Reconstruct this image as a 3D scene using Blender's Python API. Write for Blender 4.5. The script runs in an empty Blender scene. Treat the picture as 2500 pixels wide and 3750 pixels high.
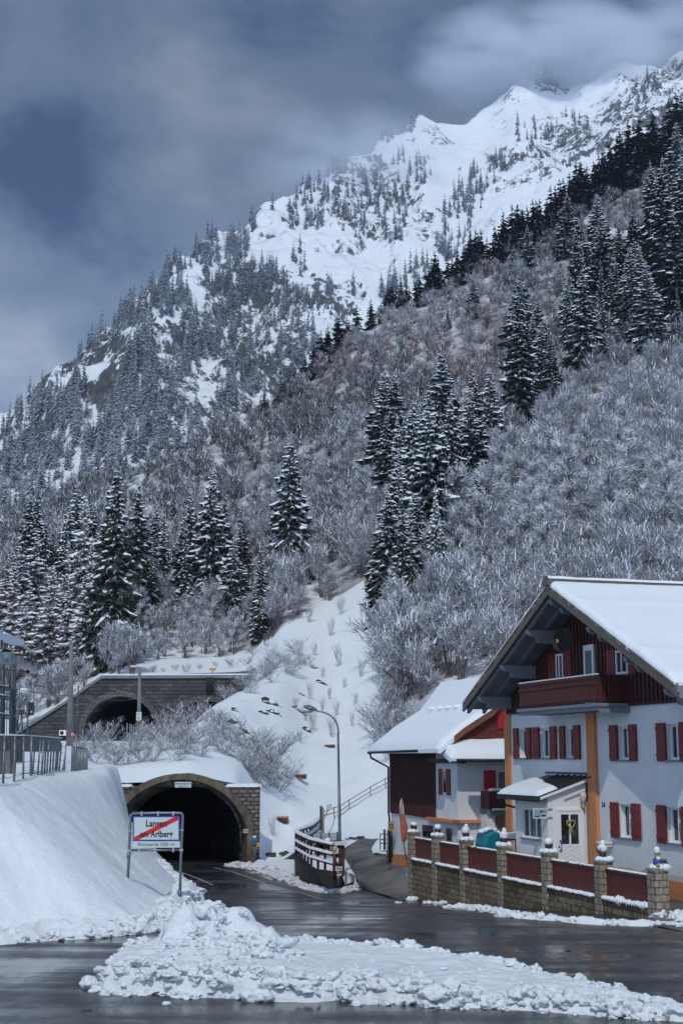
import bpy, bmesh, math, random
import numpy as np
from mathutils import Vector, Matrix, noise
from mathutils.bvhtree import BVHTree

sc = bpy.context.scene
C = sc.collection
R = math.radians
random.seed(7)
rng = np.random.default_rng(7)

# ------------------------------------------------------------------ camera
F, CX, CY, HZ = 5000.0, 1250.0, 1875.0, 2775.0        # photograph pixels (2500 x 3750)
PITCH = math.atan((HZ - CY) / F)
CAMZ = 4.5
CP, SP = math.cos(PITCH), math.sin(PITCH)
cam_d = bpy.data.cameras.new('camera'); cam = bpy.data.objects.new('camera', cam_d); C.objects.link(cam)
cam.location = (0, 0, CAMZ); cam.rotation_euler = (math.pi / 2 + PITCH, 0, 0)
cam_d.sensor_fit = 'VERTICAL'; cam_d.sensor_height = 36; cam_d.lens = 36 * F / 3750
cam_d.clip_start = 0.5; cam_d.clip_end = 20000
sc.camera = cam
sc.render.resolution_x, sc.render.resolution_y = 682, 1024

# ------------------------------------------------------------------ light
SUN_EL, SUN_AZ = R(47), R(8)       # azimuth: towards the sun, behind the camera and a little to the left
sun_dir = Vector((-math.sin(SUN_AZ) * math.cos(SUN_EL), -math.cos(SUN_AZ) * math.cos(SUN_EL), math.sin(SUN_EL)))
sl = bpy.data.lights.new('sun', 'SUN'); sl.energy = 3.3; sl.angle = R(0.5); sl.color = (1.0, 0.97, 0.92)
so = bpy.data.objects.new('sun', sl); C.objects.link(so)
so.rotation_euler = sun_dir.to_track_quat('Z', 'Y').to_euler()

W = bpy.data.worlds.new('World'); sc.world = W; W.use_nodes = True
nt = W.node_tree; nt.nodes.clear()
def N(nt, t, **k):
    n = nt.nodes.new(t)
    for a, b in k.items():
        if a == 'ins':
            for i, v in b.items(): n.inputs[i].default_value = v
        else: setattr(n, a, b)
    return n
L = lambda nt, a, b: nt.links.new(a, b)
def ramp(nt, stops, interp='LINEAR'):
    n = nt.nodes.new('ShaderNodeValToRGB'); n.color_ramp.interpolation = interp
    el = n.color_ramp.elements
    while len(el) < len(stops): el.new(0.5)
    for e, (p, c) in zip(el, stops):
        e.position = p; e.color = (c[0], c[1], c[2], 1) if not isinstance(c, (int, float)) else (c, c, c, 1)
    return n
sky = N(nt, 'ShaderNodeTexSky', sky_type='NISHITA', sun_disc=False, sun_elevation=SUN_EL,
        sun_rotation=math.pi + SUN_AZ, altitude=1200, air_density=1.0, dust_density=0.4, ozone_density=2.0)
tc = N(nt, 'ShaderNodeTexCoord')
mp = N(nt, 'ShaderNodeMapping', ins={'Scale': (1, 1, 1.5), 'Location': (3.1, 0.2, 0.9)})
L(nt, tc.outputs['Generated'], mp.inputs['Vector'])
n1 = N(nt, 'ShaderNodeTexNoise', ins={'Scale': 5.6, 'Detail': 9, 'Roughness': 0.56, 'Distortion': 0.22})
L(nt, mp.outputs[0], n1.inputs['Vector'])
# break-up of the overcast: blue holes low in the noise, pale cloud high in it
r1 = ramp(nt, [(0.34, (0.36, 0.85, 2.05)), (0.41, (1.05, 1.75, 3.15)), (0.46, (1.65, 2.45, 3.85)), (0.56, (2.4, 3.25, 4.6)), (0.72, (4.9, 5.6, 6.8))])
L(nt, n1.outputs['Fac'], r1.inputs['Fac'])
# overall brightness of the cloud deck: brighter low over the valley and overhead behind the camera
sep = N(nt, 'ShaderNodeSeparateXYZ'); L(nt, tc.outputs['Generated'], sep.inputs[0])
low = N(nt, 'ShaderNodeMapRange', ins={1: 0.17, 2: 0.42, 3: 2.35, 4: 1.05}); L(nt, sep.outputs['Z'], low.inputs[0])
back = N(nt, 'ShaderNodeMapRange', ins={1: 0.6, 2: -0.3, 3: 1.0, 4: 2.6}); L(nt, sep.outputs['Y'], back.inputs[0])
mul = N(nt, 'ShaderNodeMath', operation='MULTIPLY'); L(nt, low.outputs[0], mul.inputs[0]); L(nt, back.outputs[0], mul.inputs[1])
vm = N(nt, 'ShaderNodeVectorMath', operation='SCALE'); L(nt, r1.outputs[0], vm.inputs[0]); L(nt, mul.outputs[0], vm.inputs['Scale'])
mix = N(nt, 'ShaderNodeMix', data_type='RGBA', ins={0: 0.9}); L(nt, sky.outputs[0], mix.inputs[6]); L(nt, vm.outputs[0], mix.inputs[7])
bg = N(nt, 'ShaderNodeBackground', ins={'Strength': 0.1}); L(nt, mix.outputs[2], bg.inputs[0])
wo = N(nt, 'ShaderNodeOutputWorld'); L(nt, bg.outputs[0], wo.inputs[0])

vs = sc.view_settings
sc.display_settings.display_device = 'sRGB'
vs.view_transform = 'Standard'; vs.look = 'None'; vs.exposure = -0.92; vs.gamma = 1; vs.use_curve_mapping = False
sc.cycles.max_bounces = 6; sc.cycles.diffuse_bounces = 3; sc.cycles.glossy_bounces = 2
sc.cycles.transparent_max_bounces = 8; sc.cycles.volume_bounces = 2
sc.cycles.caustics_reflective = False; sc.cycles.caustics_refractive = False

# ------------------------------------------------------------------ rays of the photograph -> world points
def ray(x, y):
    a = (x - CX) / F; b = (CY - y) / F
    return Vector((a, CP - b * SP, SP + b * CP))
def P(x, y, D):
    r = ray(x, y); s = D / r.y
    return Vector((r.x * s, D, CAMZ + r.z * s))
def G(x, y, z=0.0):
    r = ray(x, y); s = (z - CAMZ) / r.z
    return Vector((r.x * s, r.y * s, z))
def plane_hit(x, y, p0, n):
    r = ray(x, y); o = Vector((0, 0, CAMZ))
    return o + r * ((p0 - o).dot(n) / r.dot(n))
def sm(a, b, t):
    t = max(0.0, min(1.0, (t - a) / (b - a))); return t * t * (3 - 2 * t)
def zroad(Y): return float(np.interp(Y, [0, 37, 42, 59.6, 66, 82, 200], [0, 0, -0.1, -1.38, -1.5, -1.58, -1.58]))
def GR(x, y, dz=0.0):      # pixel on the falling street
    Y = 40.0
    for _ in range(60):
        g = G(x, y, zroad(Y) + dz); Y = 0.5 * Y + 0.5 * g.y
    return Vector((g.x, g.y, zroad(g.y) + dz))
def crop(x0, y0, k): return lambda x, y: (x0 + x * k, y0 + y * k)
c1 = crop(0, 2300, .4464); c2 = crop(1250, 2050, .7972); cz2 = crop(400, 2750, .4464)
c3 = crop(1000, 2550, .3189); c4 = crop(1350, 2400, .3827); c5 = crop(1750, 2650, .4783)
c6 = crop(1700, 2100, .5102); c7 = crop(1450, 2950, .3827); c8 = crop(0, 2200, .7972)
d_ = lambda x, y: (x * 1.5944, y * 1.5944)
def nz(x, y=0, z=0, s=1.0): return noise.noise(Vector((x * s, y * s, z * s)))
def fbm(x, y, z=0, s=1.0, o=4): return noise.fractal(Vector((x * s, y * s, z * s)), 0.9, 2.0, o)

# ------------------------------------------------------------------ mesh collector
class MB:
    def __init__(s): s.v = []; s.f = []; s.m = []; s.mi = 0; s.sm = False; s.s = []
    def add(s, vs, fs, mi=None):
        o = len(s.v); s.v += [tuple(v) for v in vs]
        for f in fs: s.f.append(tuple(i + o for i in f)); s.m.append(s.mi if mi is None else mi); s.s.append(s.sm)
    def quad(s, *p): s.add(p, [tuple(range(len(p)))])
    def prism(s, pts, ext):                  # polygon + extrusion vector
        n = len(pts); e = Vector(ext); a = [Vector(p) for p in pts]; b = [p + e for p in a]
        s.add(a + b, [tuple(range(n))[::-1], tuple(range(n, 2 * n))] + [(i, (i + 1) % n, n + (i + 1) % n, n + i) for i in range(n)])
    def box(s, o, ax, ay, az):               # corner + three edge vectors
        o, ax, ay = Vector(o), Vector(ax), Vector(ay); s.prism([o, o + ax, o + ax + ay, o + ay], az)
    def cbox(s, c, sx, sy, sz, rz=0, base=False):
        c = Vector(c); X = Vector((math.cos(rz), math.sin(rz), 0)) * sx; Y = Vector((-math.sin(rz), math.cos(rz), 0)) * sy
        s.box(c - X / 2 - Y / 2 - Vector((0, 0, 0 if base else sz / 2)), X, Y, (0, 0, sz))
    def beam(s, a, b, w, h, up=(0, 0, 1)):
        a, b = Vector(a), Vector(b); d = (b - a).normalized(); u = Vector(up)
        sd = d.cross(u)
        if sd.length < 1e-4: sd = d.cross(Vector((1, 0, 0)))
        sd.normalize(); u = sd.cross(d).normalized()
        s.prism([a - sd * w / 2 - u * h / 2, a + sd * w / 2 - u * h / 2, a + sd * w / 2 + u * h / 2, a - sd * w / 2 + u * h / 2], b - a)
    def tube(s, pts, r, n=8, caps=True):
        pts = [Vector(p) for p in pts]; rs = r if hasattr(r, '__len__') else [r] * len(pts)
        vs = []; k = len(pts); ref = None
        for i, p in enumerate(pts):
            d = (pts[min(i + 1, k - 1)] - pts[max(i - 1, 0)]).normalized()
            if ref is None or abs(d.dot(ref)) > .99: ref = Vector((0, 0, 1)) if abs(d.z) < .9 else Vector((1, 0, 0))
            a = d.cross(ref).normalized(); b = d.cross(a).normalized(); ref = a.cross(d).normalized() if False else ref
            for j in range(n):
                t = 2 * math.pi * j / n; vs.append(p + (a * math.cos(t) + b * math.sin(t)) * rs[i])
        fs = [(i * n + j, i * n + (j + 1) % n, (i + 1) * n + (j + 1) % n, (i + 1) * n + j) for i in range(k - 1) for j in range(n)]
        if caps: fs += [tuple(range(n))[::-1], tuple(range((k - 1) * n, k * n))]
        old = s.sm; s.sm = True; s.add(vs, fs); s.sm = old
    def lathe(s, c, prof, n=16):             # prof [(r, z)]
        c = Vector(c); vs = []
        for r, z in prof:
            for j in range(n):
                t = 2 * math.pi * j / n; vs.append(c + Vector((r * math.cos(t), r * math.sin(t), z)))
        k = len(prof)
        fs = [(i * n + j, i * n + (j + 1) % n, (i + 1) * n + (j + 1) % n, (i + 1) * n + j) for i in range(k - 1) for j in range(n)]
        fs += [tuple(range(n))[::-1], tuple(range((k - 1) * n, k * n))]
        old = s.sm; s.sm = True; s.add(vs, fs); s.sm = old
    def lump(s, c, sx, sy, sz, seed=0, sub=2, amp=.25, fr=1.3, smooth=True):
        V_, F_ = ICO[sub]; c = Vector(c); vs = []
        for v in V_:
            k = 1 + amp * noise.noise(v * fr + Vector((seed * 3.7, seed * 1.3, 0))) + amp * .5 * noise.noise(v * fr * 2.6 + Vector((seed, 0, 9)))
            vs.append(c + Vector((v.x * sx * k, v.y * sy * k, v.z * sz * k)))
        old = s.sm; s.sm = smooth; s.add(vs, F_); s.sm = old
    def grid(s, rows, smooth=True, close=False):   # rows of points
        n = len(rows[0]); vs = [p for r in rows for p in r]
        fs = [(i * n + j, i * n + j + 1, (i + 1) * n + j + 1, (i + 1) * n + j) for i in range(len(rows) - 1) for j in range(n - 1)]
        old = s.sm; s.sm = smooth; s.add(vs, fs); s.sm = old
ICO = {}
for q in (1, 2, 3):
    bm = bmesh.new(); bmesh.ops.create_icosphere(bm, subdivisions=q, radius=1)
    ICO[q] = ([v.co.copy() for v in bm.verts], [tuple(v.index for v in f.verts) for f in bm.faces]); bm.free()

LOC = {}
def mesh_obj(name, v, f, m, smooth, mats, parent=None, loc=None):
    base = LOC[parent.name] if parent else (Vector(loc) if loc is not None else Vector((0, 0, 0)))
    me = bpy.data.meshes.new(name)
    me.from_pydata([(p[0] - base.x, p[1] - base.y, p[2] - base.z) for p in v], [], f)
    for x in (mats if isinstance(mats, (list, tuple)) else [mats]): me.materials.append(x)
    if any(m): me.polygons.foreach_set('material_index', m)
    me.polygons.foreach_set('use_smooth', smooth)
    me.update()
    o = bpy.data.objects.new(name, me); C.objects.link(o)
    if parent: o.parent = parent
    elif loc is not None: o.location = base
    LOC[o.name] = base
    return o
def tag(o, label=None, cat=None, group=None, kind=None):
    if label: o['label'] = label
    if cat: o['category'] = cat
    if group: o['group'] = group
    if kind: o['kind'] = kind
    return o
def build(mb, name, mats, parent=None, loc=None, label=None, recalc=True):
    o = mesh_obj(name, mb.v, mb.f, mb.m, mb.s, mats, parent, loc)
    if recalc and len(mb.f) < 20000:
        bm = bmesh.new(); bm.from_mesh(o.data); bmesh.ops.recalc_face_normals(bm, faces=bm.faces); bm.to_mesh(o.data); bm.free()
    if label: o['label'] = label
    return o
def thing(name, loc, label, cat, group=None):
    o = bpy.data.objects.new(name, None); C.objects.link(o); o.location = Vector(loc); o.empty_display_size = .2
    LOC[o.name] = Vector(loc); return tag(o, label, cat, group)
def solo(mb, name, mats, loc, label, cat, group=None, recalc=True):
    return tag(build(mb, name, mats, None, loc, recalc=recalc), label, cat, group)
def copy_thing(root, loc, rz=0.0, scale=1.0, label=None):
    r = root.copy(); C.objects.link(r); r.location = loc; r.rotation_euler = (0, 0, rz)
    r.scale = (scale, scale, scale) if not hasattr(scale, '__len__') else scale
    if label: r['label'] = label
    for ch in root.children:
        c = ch.copy(); C.objects.link(c); c.parent = r
        for g in ch.children:
            d = g.copy(); C.objects.link(d); d.parent = c
    return r
def text_mesh(mb, s, o, X, Y, h, w=None, off=0.004, bold=False, mi=None, center=True, squeeze=1.0):
    """flat letters: origin o, unit axes X (reading) and Y (up), cap height h"""
    cu = bpy.data.curves.new('t', 'FONT'); cu.body = s; cu.size = 1; cu.resolution_u = 3; cu.offset = 0.02 if bold else 0
    ob = bpy.data.objects.new('t', cu); me = ob.to_mesh()
    vs = [v.co.copy() for v in me.vertices]; fs = [tuple(p.vertices) for p in me.polygons]
    ob.to_mesh_clear(); bpy.data.objects.remove(ob); bpy.data.curves.remove(cu)
    x0 = min(v.x for v in vs); x1 = max(v.x for v in vs)
    k = h / 0.7; kx = (w / (x1 - x0)) if w else k * squeeze
    X, Y = Vector(X).normalized(), Vector(Y).normalized(); Z = X.cross(Y)
    sh = (x0 + x1) / 2 if center else x0
    mb.add([Vector(o) + X * ((v.x - sh) * kx) + Y * (v.y * k) + Z * off for v in vs], fs, mi)
# ------------------------------------------------------------------ materials
def mat(name, col=(.5, .5, .5), rough=.7, metal=0.0, var=0.0, vs=4.0, bump=0.0, bs=20.0, col2=None, spec=None, coord='Object', stretch=None):
    m = bpy.data.materials.new(name); m.use_nodes = True; t = m.node_tree; b = t.nodes['Principled BSDF']
    b.inputs['Base Color'].default_value = (*col, 1); b.inputs['Roughness'].default_value = rough; b.inputs['Metallic'].default_value = metal
    if spec is not None: b.inputs['Specular IOR Level'].default_value = spec
    if var or bump or col2:
        tcn = N(t, 'ShaderNodeTexCoord'); v = tcn.outputs[coord]
        if stretch:
            mpn = N(t, 'ShaderNodeMapping', ins={'Scale': stretch}); L(t, v, mpn.inputs[0]); v = mpn.outputs[0]
    if var or col2:
        n = N(t, 'ShaderNodeTexNoise', ins={'Scale': vs, 'Detail': 5, 'Roughness': .6}); L(t, v, n.inputs['Vector'])
        c2_ = col2 or tuple(c * (1 - var) for c in col)
        r = ramp(t, [(.35, c2_), (.65, col)]); L(t, n.outputs['Fac'], r.inputs[0]); L(t, r.outputs[0], b.inputs['Base Color'])
    if bump:
        n = N(t, 'ShaderNodeTexNoise', ins={'Scale': bs, 'Detail': 4}); L(t, v, n.inputs['Vector'])
        bp = N(t, 'ShaderNodeBump', ins={'Strength': min(1, bump), 'Distance': .05}); L(t, n.outputs['Fac'], bp.inputs['Height']); L(t, bp.outputs[0], b.inputs['Normal'])
    return m
def bricks(name, c1_, c2_, mortar, w, h, gap=.012, rough=.85, axis='xz', var=.25, bump=.6, sc_=1.0, stain=None, rot=0.0):
    """stone courses laid in the wall's own plane (object coordinates turned by rot about z)"""
    m = bpy.data.materials.new(name); m.use_nodes = True; t = m.node_tree; b = t.nodes['Principled BSDF']; b.inputs['Roughness'].default_value = rough
    tcn = N(t, 'ShaderNodeTexCoord'); vr = N(t, 'ShaderNodeVectorRotate', rotation_type='Z_AXIS', ins={'Angle': rot}); L(t, tcn.outputs['Object'], vr.inputs[0])
    sp = N(t, 'ShaderNodeSeparateXYZ'); L(t, vr.outputs[0], sp.inputs[0])
    ad = N(t, 'ShaderNodeMath', operation='ADD'); L(t, sp.outputs['X'], ad.inputs[0]); L(t, sp.outputs['Y'], ad.inputs[1])
    cb = N(t, 'ShaderNodeCombineXYZ'); L(t, ad.outputs[0], cb.inputs[0]); L(t, sp.outputs['Z'], cb.inputs[1])
    nn = N(t, 'ShaderNodeTexNoise', ins={'Scale': 1.5, 'Detail': 2}); L(t, cb.outputs[0], nn.inputs['Vector'])
    mx = N(t, 'ShaderNodeMix', data_type='VECTOR', ins={0: .03 if w > .3 else .012}); L(t, cb.outputs[0], mx.inputs[4]); L(t, nn.outputs['Color'], mx.inputs[5])
    bt = N(t, 'ShaderNodeTexBrick', ins={'Color1': (*c1_, 1), 'Color2': (*c2_, 1), 'Mortar': (*mortar, 1), 'Scale': 1.0, 'Mortar Size': gap, 'Mortar Smooth': .3, 'Bias': -.2, 'Brick Width': w, 'Row Height': h})
    L(t, mx.outputs[1], bt.inputs['Vector'])
    ns = N(t, 'ShaderNodeTexNoise', ins={'Scale': 7.0, 'Detail': 6, 'Roughness': .7}); L(t, tcn.outputs['Object'], ns.inputs['Vector'])
    rr = ramp(t, [(.3, 1 - var * 1.6), (.7, 1 + var * .6)]); L(t, ns.outputs['Fac'], rr.inputs[0])
    mm = N(t, 'ShaderNodeMix', data_type='RGBA', blend_type='MULTIPLY', ins={0: 1.0}); L(t, bt.outputs[0], mm.inputs[6]); L(t, rr.outputs[0], mm.inputs[7])
    out = mm.outputs[2]
    if stain:
        n3 = N(t, 'ShaderNodeTexNoise', ins={'Scale': .7, 'Detail': 4, 'Roughness': .6}); L(t, tcn.outputs['Object'], n3.inputs['Vector'])
        r3 = ramp(t, [(.45, 0.0), (.62, 1.0)]); L(t, n3.outputs['Fac'], r3.inputs[0])
        m3 = N(t, 'ShaderNodeMix', data_type='RGBA', blend_type='MULTIPLY', ins={7: (*stain, 1)}); L(t, r3.outputs[0], m3.inputs[0]); L(t, out, m3.inputs[6]); out = m3.outputs[2]
    L(t, out, b.inputs['Base Color'])
    ma = N(t, 'ShaderNodeMath', operation='MULTIPLY_ADD', ins={1: .5}); L(t, ns.outputs['Fac'], ma.inputs[0])
    iv = N(t, 'ShaderNodeMath', operation='SUBTRACT', ins={0: 1.0}); L(t, bt.outputs['Fac'], iv.inputs[1]); L(t, iv.outputs[0], ma.inputs[2])
    bp = N(t, 'ShaderNodeBump', ins={'Strength': bump, 'Distance': .04}); L(t, ma.outputs[0], bp.inputs['Height']); L(t, bp.outputs[0], b.inputs['Normal'])
    return m
def snow_mat(name, col=(.78, .82, .85), bump=.35, bs=(1.2, 9.0), dirt=0.0, dirtcol=(.36, .30, .24), ds=1.4, dirt_lo=.58):
    m = bpy.data.materials.new(name); m.use_nodes = True; t = m.node_tree; b = t.nodes['Principled BSDF']
    b.inputs['Base Color'].default_value = (*col, 1); b.inputs['Roughness'].default_value = .62; b.inputs['Specular IOR Level'].default_value = .3
    tcn = N(t, 'ShaderNodeTexCoord')
    a = N(t, 'ShaderNodeTexNoise', ins={'Scale': bs[0], 'Detail': 5, 'Roughness': .55}); c = N(t, 'ShaderNodeTexNoise', ins={'Scale': bs[1], 'Detail': 5, 'Roughness': .65})
    for n in (a, c): L(t, tcn.outputs['Object'], n.inputs['Vector'])
    ma = N(t, 'ShaderNodeMath', operation='MULTIPLY_ADD', ins={1: .35}); L(t, c.outputs['Fac'], ma.inputs[0]); L(t, a.outputs['Fac'], ma.inputs[2])
    bp = N(t, 'ShaderNodeBump', ins={'Strength': bump, 'Distance': .25}); L(t, ma.outputs[0], bp.inputs['Height']); L(t, bp.outputs[0], b.inputs['Normal'])
    if dirt:
        d = N(t, 'ShaderNodeTexNoise', ins={'Scale': ds, 'Detail': 6, 'Roughness': .7}); L(t, tcn.outputs['Object'], d.inputs['Vector'])
        r = ramp(t, [(dirt_lo, 0.0), (dirt_lo + .14, dirt)]); L(t, d.outputs['Fac'], r.inputs[0])
        mx = N(t, 'ShaderNodeMix', data_type='RGBA', ins={6: (*col, 1), 7: (*dirtcol, 1)}); L(t, r.outputs[0], mx.inputs[0]); L(t, mx.outputs[2], b.inputs['Base Color'])
    return m
def rockface(name, snowcol=(.82, .85, .88), rock=(.085, .08, .078), rock2=(.17, .15, .13), lo=.52, hi=.66, ns=.03, nfine=.35, amp=.35, bdist=4.0, crag=False):
    """snow lies on what faces up, bare rock shows where the ground is steep; noise breaks the edge"""
    m = bpy.data.materials.new(name); m.use_nodes = True; t = m.node_tree; b = t.nodes['Principled BSDF']; b.inputs['Roughness'].default_value = .8
    b.inputs['Specular IOR Level'].default_value = .2
    tcn = N(t, 'ShaderNodeTexCoord'); g = N(t, 'ShaderNodeNewGeometry'); sp = N(t, 'ShaderNodeSeparateXYZ'); L(t, g.outputs['Normal'], sp.inputs[0])
    n = N(t, 'ShaderNodeTexNoise', ins={'Scale': ns, 'Detail': 8, 'Roughness': .68}); L(t, tcn.outputs['Object'], n.inputs['Vector'])
    n2 = N(t, 'ShaderNodeTexNoise', ins={'Scale': nfine, 'Detail': 5, 'Roughness': .7}); L(t, tcn.outputs['Object'], n2.inputs['Vector'])
    a = N(t, 'ShaderNodeMath', operation='MULTIPLY_ADD', ins={1: amp, 2: -amp / 2}); L(t, n.outputs['Fac'], a.inputs[0])
    s = N(t, 'ShaderNodeMath', operation='ADD'); L(t, sp.outputs['Z'], s.inputs[0]); L(t, a.outputs[0], s.inputs[1])
    if crag:
        av = N(t, 'ShaderNodeAttribute', attribute_name='crag'); f3 = N(t, 'ShaderNodeTexNoise', ins={'Scale': .10, 'Detail': 8, 'Roughness': .78}); mp3 = N(t, 'ShaderNodeMapping', ins={'Scale': (1.3, 1, .55)}); L(t, tcn.outputs['Object'], mp3.inputs[0]); L(t, mp3.outputs[0], f3.inputs['Vector'])
        m3 = N(t, 'ShaderNodeMath', operation='MULTIPLY_ADD', ins={1: 2.6, 2: -1.47}); L(t, f3.outputs['Fac'], m3.inputs[0])
        m4 = N(t, 'ShaderNodeMath', operation='MULTIPLY_ADD'); L(t, m3.outputs[0], m4.inputs[0]); mxx = N(t, 'ShaderNodeMath', operation='MAXIMUM', ins={1: .32}); L(t, av.outputs['Fac'], mxx.inputs[0]); L(t, mxx.outputs[0], m4.inputs[1]); L(t, s.outputs[0], m4.inputs[2]); s = m4
    r = ramp(t, [(lo, 0.0), (hi, 1.0)]); L(t, s.outputs[0], r.inputs[0])
    rc = ramp(t, [(.35, rock), (.65, rock2)]); L(t, n2.outputs['Fac'], rc.inputs[0])
    mx = N(t, 'ShaderNodeMix', data_type='RGBA', ins={7: (*snowcol, 1)}); L(t, r.outputs[0], mx.inputs[0]); L(t, rc.outputs[0], mx.inputs[6]); L(t, mx.outputs[2], b.inputs['Base Color'])
    bp = N(t, 'ShaderNodeBump', ins={'Strength': .6, 'Distance': bdist}); L(t, n2.outputs['Fac'], bp.inputs['Height']); L(t, bp.outputs[0], b.inputs['Normal'])
    return m
def wet_asphalt():
    m = bpy.data.materials.new('wet_asphalt'); m.use_nodes = True; t = m.node_tree; b = t.nodes['Principled BSDF']
    tcn = N(t, 'ShaderNodeTexCoord'); mpn = N(t, 'ShaderNodeMapping', ins={'Scale': (.55, .22, 1), 'Rotation': (0, 0, R(-58))}); L(t, tcn.outputs['Object'], mpn.inputs[0])
    n = N(t, 'ShaderNodeTexNoise', ins={'Scale': .45, 'Detail': 6, 'Roughness': .62, 'Distortion': .4}); L(t, mpn.outputs[0], n.inputs['Vector'])
    f = N(t, 'ShaderNodeTexNoise', ins={'Scale': 60, 'Detail': 3}); L(t, tcn.outputs['Object'], f.inputs['Vector'])
    mpb = N(t, 'ShaderNodeMapping', ins={'Scale': (.10, .75, 1), 'Rotation': (0, 0, R(-6))}); L(t, tcn.outputs['Object'], mpb.inputs[0]); nb_ = N(t, 'ShaderNodeTexNoise', ins={'Scale': 1.0, 'Detail': 7, 'Roughness': .62, 'Distortion': .3}); L(t, mpb.outputs[0], nb_.inputs['Vector'])
    av_ = N(t, 'ShaderNodeMix', data_type='FLOAT', ins={0: .45}); L(t, n.outputs['Fac'], av_.inputs[2]); L(t, nb_.outputs['Fac'], av_.inputs[3])
    r = ramp(t, [(.40, .58), (.50, .30), (.58, .07)]); L(t, av_.outputs[0], r.inputs[0]); L(t, r.outputs[0], b.inputs['Roughness'])
    n5 = N(t, 'ShaderNodeTexNoise', ins={'Scale': 2.2, 'Detail': 7, 'Roughness': .7}); L(t, mpn.outputs[0], n5.inputs['Vector']); n.inputs['Detail'].default_value = 9; n.inputs['Roughness'].default_value = .68
    c = ramp(t, [(.3, (.048, .050, .055)), (.5, (.028, .030, .034)), (.64, (.012, .014, .018))]); L(t, av_.outputs[0], c.inputs[0]); vo = N(t, 'ShaderNodeTexVoronoi', feature='DISTANCE_TO_EDGE', ins={'Scale': .23}); dv = N(t, 'ShaderNodeMix', data_type='VECTOR', ins={0: .06}); L(t, tcn.outputs['Object'], dv.inputs[4]); L(t, n5.outputs['Color'], dv.inputs[5]); L(t, dv.outputs[1], vo.inputs['Vector'])
    cr = ramp(t, [(.0, .35), (.006, 1.0)]); L(t, vo.outputs['Distance'], cr.inputs[0]); mc_ = N(t, 'ShaderNodeMix', data_type='RGBA', blend_type='MULTIPLY', ins={0: 1.0}); L(t, c.outputs[0], mc_.inputs[6]); L(t, cr.outputs[0], mc_.inputs[7]); L(t, mc_.outputs[2], b.inputs['Base Color'])
    st = ramp(t, [(.42, .5), (.58, .03)]); L(t, av_.outputs[0], st.inputs[0])
    bp = N(t, 'ShaderNodeBump', ins={'Distance': .012}); L(t, st.outputs[0], bp.inputs['Strength']); L(t, f.outputs['Fac'], bp.inputs['Height']); L(t, bp.outputs[0], b.inputs['Normal'])
    return m
M = {}
M['snow'] = snow_mat('snow', bump=.5, bs=(.9, 5))
M['snow_roof'] = snow_mat('roof_snow', bump=.10, bs=(.6, 8))
M['snow_clump'] = snow_mat('clumped_snow', bump=.5, bs=(3, 16), dirt=.45, dirtcol=(.42, .36, .30), ds=1.3, dirt_lo=.56)
M['snow_dirty'] = snow_mat('dirty_snow', col=(.72, .74, .78), bump=.6, bs=(4, 18), dirt=.8, dirtcol=(.22, .18, .14), ds=2.0, dirt_lo=.5)
M['slope'] = rockface('hillside_ground', rock=(.10, .082, .085), rock2=(.20, .17, .18), lo=.62, hi=1.35, ns=.06, nfine=.5, amp=1.1, bdist=.5)  # leaf litter and snow, the colour darkened to stand for shade under the brush
M['clearing'] = snow_mat('clearing_snow', bump=.55, bs=(.35, 2.4), dirt=.5, dirtcol=(.22, .18, .10), ds=.22, dirt_lo=.66)
M['mountain'] = rockface('mountain_rock_and_snow', rock=(.04, .042, .047), rock2=(.105, .098, .095), lo=.42, hi=.52, ns=.03, nfine=.14, amp=.75, bdist=5.0, crag=True)
M['asphalt'] = wet_asphalt()
M['drive'] = mat('gravelly_asphalt', (.17, .16, .145), .8, var=.6, vs=.45, bump=.4, bs=30, col2=(.055, .055, .057))
M['verge'] = mat('wet_brown_grit', (.10, .075, .05), .35, var=.6, vs=2.5, bump=.5, bs=22, col2=(.03, .026, .022))
M['paint_line'] = mat('worn_road_paint', (.42, .43, .44), .5, var=.6, vs=6)
M['white_wall'] = mat('white_render', (.76, .77, .78), .9, var=.14, vs=.7, bump=.5, bs=22)
M['cream'] = mat('cream_render', (.76, .74, .72), .85, var=.06, vs=2)
M['orange'] = mat('orange_paint', (.62, .24, .10), .85, var=.15, vs=3)
M['wood_red'] = mat('red_brown_boards', (.105, .022, .016), .7, var=.45, vs=3, stretch=(6, 6, .5), bump=.2, bs=9)
M['wood_dark'] = mat('dark_red_boards', (.075, .016, .013), .7, var=.5, vs=3, stretch=(6, 6, .4), bump=.2, bs=9)
M['shutter'] = mat('red_shutter_paint', (.20, .018, .018), .55, var=.25, vs=5)
M['shutter_bright'] = mat('bright_red_shutter_paint', (.42, .02, .02), .5, var=.15, vs=5)
M['shingle'] = bricks('red_shingles', (.22, .035, .022), (.13, .02, .014), (.03, .006, .005), .12, .16, gap=.012, var=.25, bump=.5)
M['grey_wood'] = mat('blue_grey_painted_wood', (.20, .22, .25), .6, var=.15, vs=2)
M['fascia'] = mat('brown_fascia', (.13, .10, .07), .5, var=.12, vs=3)
M['win_white'] = mat('white_window_paint', (.78, .79, .80), .45)
M['glass'] = mat('window_glass', (.012, .016, .02), .06, spec=.8)
M['curtain'] = mat('pale_curtain', (.35, .38, .40), .9, var=.3, vs=8)
M['dark_metal'] = mat('dark_sheet_metal', (.035, .037, .042), .4, metal=.3)
M['steel'] = mat('galvanised_steel', (.22, .24, .26), .45, metal=.55, var=.25, vs=3)
M['steel_dark'] = mat('weathered_steel', (.10, .115, .13), .55, metal=.4, var=.3, vs=3)
M['concrete'] = mat('grey_concrete', (.20, .205, .20), .9, var=.3, vs=1.2, bump=.3, bs=10)
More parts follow.
